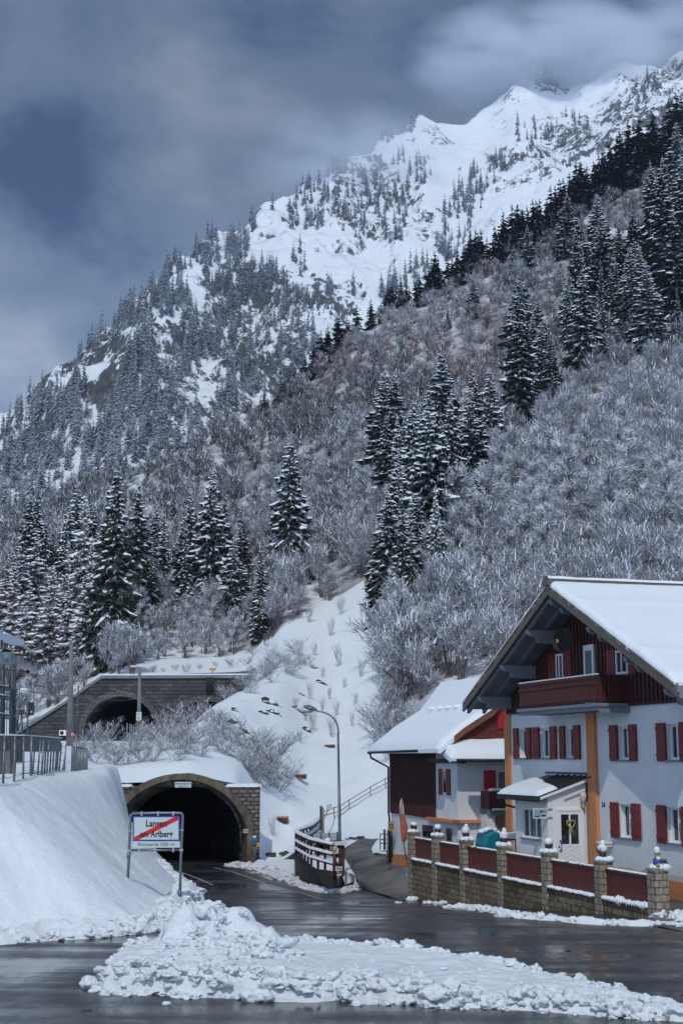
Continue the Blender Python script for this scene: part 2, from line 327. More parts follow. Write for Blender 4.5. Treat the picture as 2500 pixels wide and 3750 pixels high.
M['concrete_dark'] = mat('damp_dark_concrete', (.055, .05, .043), .75, var=.45, vs=.8, stretch=(1, 1, .25), bump=.3, bs=8)
M['arch'] = mat('stained_arch_concrete', (.21, .17, .125), .9, var=.7, vs=1.1, stretch=(1.6, .4, .7), bump=.4, bs=6, col2=(.06, .045, .032))
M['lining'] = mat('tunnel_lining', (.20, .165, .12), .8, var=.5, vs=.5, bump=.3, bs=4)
M['lining_dark'] = mat('dark_tunnel_lining', (.07, .06, .048), .95, var=.4, vs=.5)  # darker tone of the lining, used for the bores
M['ashlar'] = bricks('dark_ashlar', (.055, .06, .067), (.13, .118, .092), (.032, .034, .037), 1.05, .42, gap=.045, var=.45, bump=.9, stain=(.6, .6, .62))
M['ashlar_ring'] = bricks('arch_stones', (.09, .092, .088), (.14, .135, .12), (.03, .03, .03), .55, .5, gap=.03, var=.4)
M['rubble'] = bricks('rough_stone_blocks', (.26, .235, .20), (.12, .115, .105), (.05, .047, .043), .42, .22, gap=.035, var=.5, bump=.9)
M['splitstone'] = bricks('split_face_blocks', (.31, .24, .15), (.21, .16, .095), (.07, .05, .028), .40, .195, gap=.014, var=.5, bump=.9, stain=(.5, .46, .38))
M['pillarstone'] = bricks('pillar_blocks', (.38, .33, .25), (.30, .26, .195), (.10, .088, .07), .30, .195, gap=.014, var=.35, bump=.9)
M['bark'] = mat('bark', (.055, .042, .034), .9, var=.4, vs=4, bump=.6, bs=8)
M['trunk_pale'] = mat('pale_bark', (.13, .115, .105), .9, var=.4, vs=4)
M['needle'] = mat('spruce_needles', (.042, .055, .026), .85, var=.55, vs=.8, col2=(.012, .020, .012))
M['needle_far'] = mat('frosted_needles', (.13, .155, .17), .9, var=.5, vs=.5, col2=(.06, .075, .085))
M['larch'] = mat('larch_twigs', (.20, .15, .12), .9, var=.4, vs=1.2)
M['twig'] = mat('bare_twigs', (.20, .165, .165), .9, var=.4, vs=.6)
M['twig_red'] = mat('reddish_twigs', (.24, .14, .12), .9, var=.4, vs=.6)
M['snow_leaf'] = mat('snow_on_branches', (.80, .84, .90), .75)
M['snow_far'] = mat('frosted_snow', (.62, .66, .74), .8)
M['rockbit'] = mat('mossy_rock', (.12, .095, .045), .9, var=.6, vs=3, bump=.8, bs=5, col2=(.03, .03, .02))
M['black'] = mat('black_plastic', (.01, .01, .012), .5)
M['letter'] = mat('black_lettering', (.008, .008, .01), .6)
M['sign_white'] = mat('sign_white', (.56, .62, .62), .5, var=.05, vs=3)
M['sign_blue'] = mat('sign_blue', (.01, .06, .30), .45)
M['sign_red'] = mat('sign_red', (.58, .012, .015), .45)
M['red'] = mat('signal_red', (.60, .03, .02), .5)
M['teal'] = mat('teal_tarpaulin', (.0, .16, .23), .45)
M['blue'] = mat('hydrant_blue', (.01, .16, .36), .4)
M['green_dark'] = mat('dark_green_metal', (.012, .03, .03), .5)
M['green_pipe'] = mat('grey_green_pipe', (.06, .09, .085), .5)
M['yellow'] = mat('yellow_plastic', (.62, .34, .04), .5)
M['clay'] = mat('brown_pot', (.05, .028, .022), .7)
M['plant'] = mat('conifer_sprig', (.02, .05, .015), .9)
M['skinp'] = mat('painted_gnome_face', (.55, .33, .20), .6)
M['bluecloth'] = mat('painted_blue', (.02, .07, .28), .5)
M['redcloth'] = mat('painted_red', (.45, .02, .02), .5)
M['tan'] = mat('painted_tan', (.40, .27, .10), .6)
M['signwood'] = mat('brown_sign_board', (.34, .20, .11), .6, var=.25, vs=3)
M['signtext'] = mat('dark_red_lettering', (.16, .03, .03), .6)
M['banner'] = mat('orange_banner_cloth', (.44, .13, .08), .8, var=.35, vs=3)
M['cream_cloth'] = mat('cream_banner_cloth', (.55, .5, .42), .7, var=.3, vs=5)
M['lampglass'] = mat('frosted_lamp_glass', (.55, .52, .46), .2)
M['alu'] = mat('pale_aluminium', (.40, .43, .43), .4, metal=.3)
M['insul'] = mat('brown_porcelain', (.06, .018, .012), .2)
M['wire'] = mat('overhead_wire', (.10, .10, .09), .5, metal=.4)
M['rail_wood'] = mat('weathered_rail_wood', (.33, .22, .20), .8, var=.3, vs=4)
M['brown_wood'] = mat('brown_stained_wood', (.095, .03, .02), .6, var=.3, vs=4)
M['grass'] = mat('green_grass', (.05, .10, .02), .9)
# ------------------------------------------------------------------ terrain
def struct(name, v, f, mats, smooth=True, mi=None):
    o = mesh_obj(name, v, f, mi or [0] * len(f), [smooth] * len(f), mats); return tag(o, kind='structure')
def b_of(t): return (t * CP - SP) / (CP + t * SP)
class Polar:
    """ground known by its height over distance in several directions; heights between directions are blended"""
    def __init__(s, cols, d0, d1, n, x0, x1, m, geo=True):
        s.px = np.array(sorted(cols)); s.D = np.geomspace(d0, d1, n)
        Z = []
        for x in s.px:
            k = cols[x]; Dk = [q[1] for q in k]; zk = [P(x, q[0], q[1]).z for q in k]
            Z.append(np.interp(s.D, Dk, zk))
        Z = np.array(Z)
        s.X = np.linspace(x0, x1, m)
        s.Z = np.array([np.interp(s.X, s.px, Z[:, j]) for j in range(n)])       # n x m
        kx = np.array([1, 2, 3, 2, 1]) / 9.0
        pad = np.pad(s.Z, ((0, 0), (2, 2)), mode='edge'); s.Z = sum(kx[i] * pad[:, i:i + m] for i in range(5))
    def verts(s, disp=None):
        vs = []
        for i, D in enumerate(s.D):
            for j, x in enumerate(s.X):
                z = s.Z[i, j]; b = b_of((z - CAMZ) / D); X = (x - CX) / F * D / (CP - b * SP)
                p = Vector((X, D, z)); vs.append(disp(p, x) if disp else p)
        return vs
    def faces(s, keep=None):
        n, m = s.Z.shape
        return [(i * m + j, i * m + j + 1, (i + 1) * m + j + 1, (i + 1) * m + j) for i in range(n - 1) for j in range(m - 1) if keep is None or keep(s.D[i], s.D[i + 1], s.X[j])]

# the street: one sheet out to the horizon
def road_col(Y):
    return zroad(Y)
Ys = list(np.linspace(4, 110, 90)) + [200, 500, 2500]
Xs = [-900, -120, -60] + list(np.linspace(-40, 40, 41)) + [60, 120, 900]
rv = [(x, y, zroad(y) - (0 if abs(x) < 50 and y < 120 else 1.5)) for y in Ys for x in Xs]
rf = [(i * len(Xs) + j, i * len(Xs) + j + 1, (i + 1) * len(Xs) + j + 1, (i + 1) * len(Xs) + j) for i in range(len(Ys) - 1) for j in range(len(Xs) - 1)]
struct('road', rv, rf, M['asphalt'])
# worn lane and edge lines as thin sheets following pixels of the photograph on the street
def line_sheet(name, pts, w, mats, dz=.004, dash=None):
    g = [GR(*p) for p in pts]; mb = MB(); acc = 0
    # resample
    q = [g[0]]
    for a, b in zip(g, g[1:]):
        n = max(1, int((b - a).length / .8))
        q += [a.lerp(b, (k + 1) / n) for k in range(n)]
    q = [Vector((p.x, p.y, zroad(p.y) + dz)) for p in q]
    for i in range(len(q) - 1):
        if dash and (i // dash) % 2: continue
        d = (q[i + 1] - q[i]); s = Vector((d.y, -d.x, 0)).normalized() * w / 2
        mb.quad(q[i] - s, q[i] + s, q[i + 1] + s, q[i + 1] - s)
    return tag(build(mb, name, mats, recalc=False), kind='structure')
line_sheet('road_edge_line', [cz2(860, 957), cz2(1010, 992), cz2(1180, 1050), cz2(1330, 1110), cz2(1568, 1165), (1250, 3300)], .12, M['paint_line'])
line_sheet('wet_verge', [c7(60, 985), c7(480, 1020), c7(840, 1055), c7(1200, 1105), c7(1500, 1145), c5(420, 1530), c5(900, 1580), c5(1300, 1600), c5(1700, 1640)], 1.5, M['verge'], dz=.003)
line_sheet('wet_verge', [cz2(1010, 975), cz2(1180, 1030), cz2(1340, 1085), cz2(1560, 1140), (1200, 3285), (1330, 3275)], .7, M['verge'], dz=.003)
line_sheet('road_centre_line', [cz2(560, 985), cz2(700, 1035), cz2(850, 1100)], .12, M['paint_line'])
line_sheet('road_side_line', [cz2(690, 1240), cz2(840, 1300), cz2(950, 1335), cz2(1080, 1380)], .12, M['paint_line'])

# hillside, mound over the tunnel, clearing
cols = {
 -300: [(2835, 58), (2713, 158.5), (2700, 162), (2500, 190), (2300, 225), (2050, 300), (1950, 350)],
 100: [(2835, 58), (2713, 158.5), (2695, 162), (2500, 190), (2300, 225), (2000, 290), (1900, 345)],
 250: [(2832, 60), (2713, 158.5), (2600, 162), (2430, 190), (2250, 220), (1950, 290), (1830, 345)],
 330: [(2830, 66), (2760, 95), (2714, 128), (2713, 158.5), (2530, 162), (2420, 190), (2250, 218), (1900, 290), (1800, 340)],
 430: [(2882, 80.3), (2812, 84), (2762, 95), (2716, 125), (2713, 158.5), (2478, 162), (2400, 190), (2250, 215), (2000, 262), (1760, 335)],
 560: [(2880, 80.3), (2800, 84), (2740, 94), (2712, 110), (2713, 158.5), (2472, 162), (2400, 188), (2250, 212), (2000, 255), (1730, 320)],
 690: [(2840, 80.3), (2792, 83), (2732, 92), (2672, 108), (2662, 122), (2690, 140), (2695, 158.5), (2468, 162), (2440, 172), (2390, 190), (2250, 215), (2000, 255), (1670, 320)],
 800: [(2870, 80.3), (2810, 84), (2720, 95), (2592, 114), (2568, 126), (2590, 140), (2600, 158.5), (2465, 162), (2440, 172), (2390, 190), (2250, 215), (1950, 262), (1610, 330)],
 880: [(2880, 80.3), (2820, 86), (2740, 97), (2600, 116), (2535, 130), (2545, 142), (2540, 158.5), (2462, 162), (2440, 172), (2380, 188), (2230, 212), (1900, 262), (1555, 335)],
 945: [(3168, 81.8), (3130, 83.5), (2960, 88), (2860, 93), (2740, 103), (2620, 118), (2520, 134), (2500, 145), (2462, 158.5), (2450, 162), (2380, 178), (2200, 210), (1850, 265), (1510, 345)],
 1030: [(3160, 81.8), (3120, 85), (2980, 92), (2860, 98), (2750, 108), (2640, 120), (2500, 138), (2400, 152), (2320, 166), (2200, 190), (1800, 262), (1450, 352)],
 1120: [(3100, 81), (3060, 86), (2950, 97), (2842, 107), (2700, 122), (2560, 138), (2420, 155), (2300, 170), (2170, 190), (1800, 255), (1384, 362)],
 1220: [(3085, 82), (3030, 90), (2900, 102), (2740, 120), (2560, 142), (2400, 160), (2250, 178), (2130, 195), (1800, 245), (1305, 372)],
 1310: [(3070, 86), (3020, 93), (2880, 102), (2720, 120), (2560, 138), (2350, 160), (2200, 178), (2080, 192), (1750, 245), (1235, 382)],
 1400: [(3095, 84), (3000, 92), (2900, 100), (2750, 112), (2600, 126), (2400, 148), (2200, 170), (1950, 205), (1650, 260), (1175, 390)],
 1600: [(3050, 86), (2850, 96), (2700, 104), (2450, 126), (2250, 150), (2073, 180), (1800, 225), (1500, 285), (1075, 400)],
 2000: [(2950, 82), (2750, 92), (2500, 110), (2200, 140), (1900, 182), (1600, 230), (1250, 305), (835, 415)],
 2500: [(2950, 82), (2750, 92), (2400, 116), (2100, 148), (1800, 186), (1450, 240), (1000, 325), (590, 425)],
 2900: [(2950, 82), (2750, 92), (2350, 118), (2000, 155), (1650, 200), (1300, 260), (850, 345), (430, 430)],
}
hill = Polar(cols, 56, 430, 150, -420, 2960, 240)
start = {x: k[0][1] for x, k in cols.items()}
sx = sorted(start); sD = [start[x] for x in sx]; end = [cols[x][-1][1] for x in sx]
def hdisp(p, x):
    e = float(np.interp(x, sx, end))
    amp = .0
    if p.y > 162: amp = min(1, (p.y - 162) / 60)
    z = p.z + amp * (2.5 * fbm(p.x, p.y, 0, .02) + 1.2 * fbm(p.x, p.y, 5, .07))
    if p.y < 160 and x > 600: z += .25 * fbm(p.x, p.y, 3, .25) * min(1, max(0, (p.y - 82) / 10))
    if p.y > e: z -= (p.y - e) * 1.1
    return Vector((p.x, p.y, z))
hv = hill.verts(hdisp)
CLX, CLY = [560, 700, 910, 1020, 1116, 1212, 1355, 1400], [2410, 2405, 2385, 2305, 2240, 2190, 2120, 2150]
CRY, CRX = [2120, 2400, 2500, 2700, 2900, 3000], [1400, 1410, 1405, 1400, 1460, 1700]
def inclearing(p, x, y):
    j = 30 * nz(x, y, 0, .02)
    if x > 560 and y < float(np.interp(x, CLX, CLY)) + j * .5 and p.y > 158: return False
    return x < float(np.interp(y, CRY, CRX)) + j * .5
def pix(p):       # world -> photograph pixel
    d = Vector((p[0], p[1], p[2] - CAMZ)); fz = d.y * CP + d.z * SP; up = -d.y * SP + d.z * CP
    return CX + F * d.x / fz, CY - F * up / fz
hf = hill.faces(lambda a, b, x: a >= float(np.interp(x, sx, sD)) - .05 and not (b > 158.9 and a < 161.9 and x < 935))
mi = []
for f in hf:
    p = (hv[f[0]] + hv[f[2]]) / 2; x, y = pix(p)
    mi.append(1 if inclearing(p, x, y) else 0)
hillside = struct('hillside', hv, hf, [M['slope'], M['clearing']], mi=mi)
bvh_h = BVHTree.FromPolygons(hv, hf)

# far mountain
mc = {
 -300: [(2700, 560), (2300, 700), (1900, 950), (1680, 1150)],
 0: [(2700, 560), (2300, 680), (2000, 850), (1590, 1150)],
 110: [(2600, 560), (2000, 820), (1500, 1170)],
 210: [(2600, 560), (1900, 850), (1350, 1180)],
 350: [(2500, 560), (1850, 860), (1215, 1220)],
 480: [(2500, 560), (1800, 880), (1105, 1290)],
 640: [(2500, 560), (1700, 920), (985, 1380)],
 760: [(2400, 560), (1650, 950), (880, 1450)],
 960: [(2300, 560), (1550, 1000), (760, 1560)],
 1100: [(2300, 560), (1450, 1060), (690, 1640)],
 1210: [(2200, 560), (1350, 1100), (615, 1710)],
 1400: [(2200, 560), (1250, 1150), (487, 1850)],
 1530: [(2200, 560), (1150, 1200), (418, 1950)],
 1640: [(2200, 560), (1100, 1250), (432, 2000)],
 1760: [(2100, 560), (1000, 1300), (395, 2060)],
 1880: [(2100, 560), (900, 1350), (275, 2170)],
 1960: [(2100, 560), (850, 1380), (235, 2220)],
 2060: [(2100, 560), (800, 1400), (330, 2140)],
 2150: [(2100, 560), (750, 1420), (310, 2150)],
 2260: [(2000, 560), (700, 1450), (240, 2200)],
 2500: [(2000, 560), (620, 1500), (205, 2250)],
 2900: [(2000, 560), (500, 1550), (205, 2300)]}
mtn = Polar(mc, 560, 2500, 230, -420, 2960, 300)
mx_ = sorted(mc); mend = [mc[x][-1][1] for x in mx_]
def mdisp(p, x):
    e = float(np.interp(x, mx_, mend)); k = min(1, (p.y - 540) / 300) * (1 - .6 * sm(e - 120, e, p.y))
    rib = (1 - abs(noise.noise(Vector((p.x * .0075 + p.y * .002, p.y * .0018, 3))))) ** 2 * 34 - 20
    rib2 = (1 - abs(noise.noise(Vector((p.x * .02, p.y * .007, 7))))) ** 3 * 20
    n = noise.noise(Vector((p.x * .006, p.y * .009, p.z * .004)))
    band = sm(.02, .14, n) * 20 + sm(.02, .10, noise.noise(Vector((p.x * .011, p.y * .016, 40)))) * 13
    fine = 8 * fbm(p.x, p.y, 11, .022, 6)
    lo = float(np.interp(x, [0, 900, 1300, 1700, 2500], [1, 1, .7, .45, .8]))       # smooth snow bowls higher up
    z = p.z + k * (rib + lo * (rib2 + band) + fine * (.5 + .5 * lo) - 14)
    if p.y > e: z -= (p.y - e) * 1.3
    return Vector((p.x, p.y, z))
mv = mtn.verts(mdisp); mf = mtn.faces()
mountain = struct('mountain', mv, mf, M['mountain'], smooth=True)
def inside2(x, y, pl):
    c = False; j = len(pl) - 1
    for i in range(len(pl)):
        if (pl[i][1] > y) != (pl[j][1] > y) and x < (pl[j][0] - pl[i][0]) * (y - pl[i][1]) / (pl[j][1] - pl[i][1]) + pl[i][0]: c = not c
        j = i
    return c
# where the bedrock is craggy and where smooth snow bowls lie
CR = [[(330, 900), (480, 800), (640, 690), (760, 640), (850, 660), (800, 780), (600, 900), (450, 1060), (330, 1090)], [(130, 830), (200, 770), (300, 700), (350, 740), (280, 850), (180, 850)], [(270, 790), (420, 740), (560, 620), (660, 600), (640, 700), (500, 780), (350, 880)],
      [(740, 480), (770, 390), (840, 330), (880, 360), (960, 470), (1000, 460), (1000, 560), (880, 560), (780, 520)], [(1190, 380), (1240, 290), (1400, 250), (1440, 170), (1568, 130), (1568, 260), (1400, 340), (1250, 400)], [(1120, 240), (1180, 160), (1300, 170), (1310, 215), (1230, 185), (1180, 220)], [(940, 270), (1010, 300), (1050, 340), (990, 335)], [(0, 960), (110, 850), (160, 900), (60, 1060), (0, 1100)]]
CLF = [[(270, 790), (300, 770), (305, 830), (275, 850)], [(510, 770), (560, 750), (570, 840), (520, 880)], [(630, 750), (690, 730), (700, 840), (650, 850)], [(400, 900), (460, 850), (470, 900), (330, 1010), (320, 960)], [(140, 800), (200, 780), (190, 830), (140, 840)], [(380, 950), (430, 930), (420, 1030), (385, 1030)], [(760, 380), (800, 360), (790, 440), (765, 450)],
       [(700, 625), (760, 630), (750, 655), (710, 645)], [(330, 725), (480, 735), (430, 765), (335, 750)], [(1300, 290), (1370, 300), (1340, 340), (1240, 345)], [(1400, 235), (1500, 250), (1480, 275), (1410, 262)], [(1480, 150), (1568, 140), (1568, 175), (1500, 180)], [(1200, 170), (1290, 175), (1300, 205), (1230, 190)], [(590, 940), (650, 900), (660, 960), (610, 990)]]
at_ = mountain.data.attributes.new('crag', 'FLOAT', 'POINT'); vals = []
for v in mv:
    x, y = pix(v); x += 45 * nz(v.x, v.y, 0, .012) + 20 * nz(v.x, v.y, 5, .04); y += 45 * nz(v.x, v.y, 9, .012)
    x, y = x / 1.5944, y / 1.5944
    vals.append(2.1 if any(inside2(x, y, c) for c in CLF) else 1.0 if any(inside2(x, y, c) for c in CR) else 0.0)
at_.data.foreach_set('value', vals)
bvh_m = BVHTree.FromPolygons(mv, mf)

def hit(x, y, which=None):
    r = ray(x, y).normalized(); o = Vector((0, 0, CAMZ)); best = None
    for b in ([which] if which else [bvh_h, bvh_m]):
        h = b.ray_cast(o, r)
        if h[0] is not None and (best is None or h[3] < best[3]): best = h
    return best[0] if best else None
def ground_below(x, y, which):
    h = which.ray_cast(Vector((x, y, 3000)), Vector((0, 0, -1)))
    return h[0].z if h[0] is not None else None

# the left bank, a raised terrace beside the street with ploughed foot
foot_f = [(-40, 31.5)] + [tuple(GR(*p)[:2]) for p in [(-200, 3462), (0, 3447), (160, 3432), (350, 3425), (520, 3408), (620, 3392)]]
foot_r = [tuple(GR(*p)[:2]) for p in [(620, 3392), (700, 3330), (720, 3302), (625, 3237), (597, 3188)]] + [(-9.9, 79), (-10.2, 90)]
def dseg(px, py, pl):
    best = 1e9
    for (ax, ay), (bx, by) in zip(pl, pl[1:]):
        dx, dy = bx - ax, by - ay; t = max(0, min(1, ((px - ax) * dx + (py - ay) * dy) / (dx * dx + dy * dy)))
        qx, qy = ax + dx * t, ay + dy * t; d = math.hypot(px - qx, py - qy)
        sgn = 1 if (dx * (py - qy) - dy * (px - qx)) > 0 else -1
        if d < abs(best): best = sgn * d
    return best
def bank_z(x, y):
    df = dseg(x, y, foot_f); dr = dseg(x, y, foot_r)
    top = float(np.interp(y, [30, 60, 84, 155], [4.0, 3.9, 4.25, 6.4])) - .02 * abs(x + 10)
    base = zroad(y)
    s = float(np.interp(y, [36, 44, 55, 80], [.62, .74, 1.0, 1.22]))
    df_ = df + .12 * nz(x, y, 0, .6); dr_ = dr + .15 * nz(x, y, 4, .7)
    a, b = base + df_ * .72, base + dr_ * s + max(0, dr_ - 2.2) * 2.6 * sm(54, 68, y)
    k = .35; h = -k * math.log(math.exp(-min(a, 30) / k) + math.exp(-min(b, 30) / k) + math.exp(-top / k))
    rub = math.exp(-max(0, min(df_, dr_)) / .5)
    h += rub * (.18 + .25 * abs(nz(x, y, 2, 2.3)) + .12 * nz(x, y, 2, 6))
    if min(df, dr) < -.12: h = base - .35
    d_ = max(0, min(df, dr)); return h + .05 * nz(x, y, 0, .8) + (.035 * nz(x * 2.2 + y * 1.4, y * .3 - x * .2, 3, 1.0) + .02 * nz(x * 6, y * 1.5, 8)) * min(1, d_)
bx = np.concatenate([np.linspace(-40, -14, 40), np.linspace(-13.8, -4, 95)]); by = np.concatenate([np.linspace(30.5, 46, 110), np.linspace(46.4, 84, 90)])
bv = [Vector((x, y, bank_z(x, y))) for y in by for x in bx]; nb = len(bx)
bf = [(i * nb + j, i * nb + j + 1, (i + 1) * nb + j + 1, (i + 1) * nb + j) for i in range(len(by) - 1) for j in range(nb - 1)]
bf = [f for f in bf if max(bv[i].y for i in f) < 79.85 and max(bv[i].z - zroad(bv[i].y) for i in f) > -.2]
struct('snow_bank', bv, bf, M['snow'])
bvh_b = BVHTree.FromPolygons(bv, bf)

# snow field either side of the driveway, the driveway itself, the paved yard
def patch(name, pix_pts, m, z0=None, dz=.0, D=None, smooth=False):
    pts = []
    for q in pix_pts:
        pts.append(GR(q[0], q[1], dz) if len(q) == 2 else P(q[0], q[1], q[2]))
    mb = MB(); mb.add(pts, [tuple(range(len(pts)))])
    o = build(mb, name, m, recalc=False); return tag(o, kind='structure')
# driveway: strips across, left edge / right edge
def gr(x, y): q = GR(x, y, .006); return q
dl = [gr(1330, 3256), P(1312, 3225, 65.3), P(1285, 3180, 69), P(1262, 3140, 73.5), P(1268, 3104, 79), P(1310, 3078, 85), P(1383, 3056, 91)]
dr_ = [gr(1497, 3300), P(1494, 3262, 61.0), P(1492, 3215, 62.4), P(1450, 3150, 67.3), P(1372, 3124, 72), P(1364, 3090, 79), P(1396, 3062, 89)]
mb = MB()
rows = []
for (a, b) in zip(dl, dr_):
    A, B = a, b; rows.append([A.lerp(B, t / 6) for t in range(7)])
big = []
for i in range(len(rows) - 1):
    for k in range(6): big.append([rows[i][j].lerp(rows[i + 1][j], k / 6) for j in range(7)])
big.append(rows[-1]); mb.grid(big)
tag(build(mb, 'driveway', M['drive'], recalc=False), kind='structure')

sl_ = [[P(1366, 3126, 71.6), P(1360, 3105, 75), P(1372, 3082, 81), P(1400, 3060, 88)], [P(1440, 3146, 68.5), P(1440, 3118, 74), P(1450, 3090, 80), P(1480, 3064, 88)]]
mb = MB(); mb.grid([[sl_[0][i // 4 if i < 12 else 3].lerp(sl_[0][min(3, i // 4 + 1)], (i % 4) / 4).lerp(sl_[1][i // 4 if i < 12 else 3].lerp(sl_[1][min(3, i // 4 + 1)], (i % 4) / 4), t / 8) + Vector((0, 0, .14 * math.sin(math.pi * (t + .6) / 9.2) + .06 * nz(t, i, 2, .7) - (.05 if t == 0 else 0))) for i in range(13)] for t in range(9)])
tag(build(mb, 'snow_patch', M['snow'], recalc=False), kind='structure')
# ------------------------------------------------------------------ masonry portals
def arch_profile(cx, zc, a, b, base, n=28):
    pts = [(cx - a, base)] if base < zc - .01 else []
    for i in range(n + 1):
        t = math.pi - math.pi * i / n; pts.append((cx + a * math.cos(t), zc + b * math.sin(t)))
    if base < zc - .01: pts.append((cx + a, base))
    return pts
def portal_wall(parent, name, m, Y, th, x0, x1, top, base, arches, tilt=0.0):
    mb = MB(); n = int((x1 - x0) / .25); xs = [x0 + (x1 - x0) * i / n for i in range(n + 1)]
    for (cx, zc, a, b) in arches: xs += [cx - a, cx + a] + [cx + a * math.cos(math.pi * k / 24) for k in range(25)]
    xs = sorted(set(round(x, 4) for x in xs if x0 <= x <= x1))
    def bot(x, side):
        for (cx, zc, a, b) in arches:
            if abs(x - cx) <= a + 1e-6:
                if abs(abs(x - cx) - a) < 1e-4 and ((x < cx) == (side < 0)): return base
                return zc + b * math.sqrt(max(0, 1 - ((x - cx) / a) ** 2)) if abs(x - cx) < a - 1e-4 else zc
        return base
    for xa, xb in zip(xs, xs[1:]):
        za, zb = bot(xa, 1), bot(xb, -1)
        for (cx, zc, a, b) in arches:
            if xa >= cx - a - 1e-4 and xb <= cx + a + 1e-4:
                za = zc + b * math.sqrt(max(0, 1 - ((xa - cx) / a) ** 2)); zb = zc + b * math.sqrt(max(0, 1 - ((xb - cx) / a) ** 2)); break
        else: za = zb = base
        mb.quad((xa, Y, za), (xb, Y, zb), (xb, Y, top(xb)), (xa, Y, top(xa)))
        mb.quad((xa, Y + th, za), (xa, Y + th, top(xa)), (xb, Y + th, top(xb)), (xb, Y + th, zb))
        mb.quad((xa, Y, top(xa)), (xb, Y, top(xb)), (xb, Y + th, top(xb)), (xa, Y + th, top(xa)))
    for x in (x0, x1): mb.quad((x, Y, base), (x, Y + th, base), (x, Y + th, top(x)), (x, Y, top(x)))
    return build(mb, name, m, parent, recalc=False)
def ring(parent, name, m, Yf, Yb, outer, inner):
    mb = MB(); n = len(outer)
    for i in range(n - 1):
        (ox, oz), (px, pz) = outer[i], outer[i + 1]; (ix, iz), (jx, jz) = inner[i], inner[i + 1]
        mb.quad((ox, Yf, oz), (px, Yf, pz), (jx, Yf, jz), (ix, Yf, iz))
        mb.quad((ox, Yf, oz), (ox, Yb, oz), (px, Yb, pz), (px, Yf, pz))
        mb.quad((ix, Yf, iz), (jx, Yf, jz), (jx, Yb, jz), (ix, Yb, iz))
    return build(mb, name, m, parent, recalc=False)
def tube_lining(parent, name, m, Y0, Y1, prof, drift, ns=14, cap=True):
    mb = MB(); rows = []
    for k in range(ns + 1):
        y = Y0 + (Y1 - Y0) * k / ns; t = (y - (ty if Y0 < 150 else Y0))
        rows.append([(x + drift * t * t, y, z) for x, z in prof])
    mb.grid(rows); n = len(prof)
    if cap: mb.add(rows[-1], [tuple(range(n))])
    mb.quad(rows[0][0], rows[0][-1], rows[-1][-1], rows[-1][0])      # floor
    return build(mb, name, m, parent, recalc=False)

# road tunnel
ty = 80.0; tcx = -9.2; tb = -1.75
t1 = thing('road_tunnel_portal', (tcx, ty, -1.58), 'wide concrete arch of the road tunnel with stone piers, snow piled on its top', 'tunnel portal')
outer = arch_profile(tcx, -.05, 4.22, 3.66, tb); inner = arch_profile(tcx, -.15, 3.84, 3.42, tb)
portal_wall(t1, 'stone_wall', M['rubble'], ty + .35, 1.0, -13.6, -4.74, lambda x: 2.86, tb, [(tcx, -.05, 4.1, 3.6)])
ring(t1, 'arch_ring', M['arch'], ty, ty + 1.6, outer, inner)
inner2 = arch_profile(tcx, -.15, 3.838, 3.418, tb)
mb = MB(); mb.grid([[(tcx + (x - tcx) * (1 - .035 * k), ty + .03 + .75 * k, zz - max(0, zz + .15) * .03 * k) for x, zz in inner2] for k in range(5)]); build(mb, 'flared_reveal', M['arch'], t1, recalc=False)
inner3 = [(tcx + (x - tcx) * .862, zz - max(0, zz + .15) * .121) for x, zz in inner2]
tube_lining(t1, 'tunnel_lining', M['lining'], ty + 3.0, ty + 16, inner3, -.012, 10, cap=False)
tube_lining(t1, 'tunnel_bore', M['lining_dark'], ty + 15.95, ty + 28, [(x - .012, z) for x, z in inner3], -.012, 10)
mb = MB(); mb.cbox((-6.6 + 1.85, ty + .85, 2.95), .02, .02, .02)
mb = MB(); mb.cbox((tcx + .42 - .3, ty - .05, 2.98), .94, .05, .32)
sgn = build(mb, 'length_sign', M['sign_white'], t1, label='small white tunnel length board under the arch crown')
mb = MB(); text_mesh(mb, 'Stelzistobeltunnel', (tcx + .12, ty - .082, 3.0), (1, 0, 0), (0, 0, 1), .09, w=.82); text_mesh(mb, 'Länge 171 m', (tcx + .12, ty - .082, 2.85), (1, 0, 0), (0, 0, 1), .09, w=.5)
build(mb, 'lettering', M['letter'], sgn, recalc=False)
mb = MB(); mb.cbox((-5.45, ty - .06, .45), .32, .05, .10); mb.cbox((-5.45, ty - .06, .32), .32, .05, .10)
build(mb, 'reflector_plates', M['alu'], t1)
# roadway going into the tube: worn kerb strip
mb = MB()
mb.add([(-5.72, ty - 1, -1.50), (-5.2, ty - 1, -1.50), (-5.2, ty + 9, -1.50), (-5.72, ty + 9, -1.50), (-5.72, ty - 1, -1.62), (-5.72, ty + 9, -1.62)], [(0, 1, 2, 3), (0, 3, 5, 4)])
build(mb, 'kerb', M['concrete'], t1, recalc=False)
for xa, xb in ((-13.65, -12.1), (-6.75, -4.66)):
    mb = MB(); mb.grid([[(xa + (xb - xa) * i / 12, ty + .28 + 2.4 * j / 8, 2.84 + (.16 + .05 * nz(i * .7, j)) * (min(1, j / 1.2) ** .5) * (min(1, min(i, 12 - i) / 1.0) ** .5)) for i in range(13)] for j in range(9)]); build(mb, 'snow_cap', M['snow_roof'], t1, recalc=False)
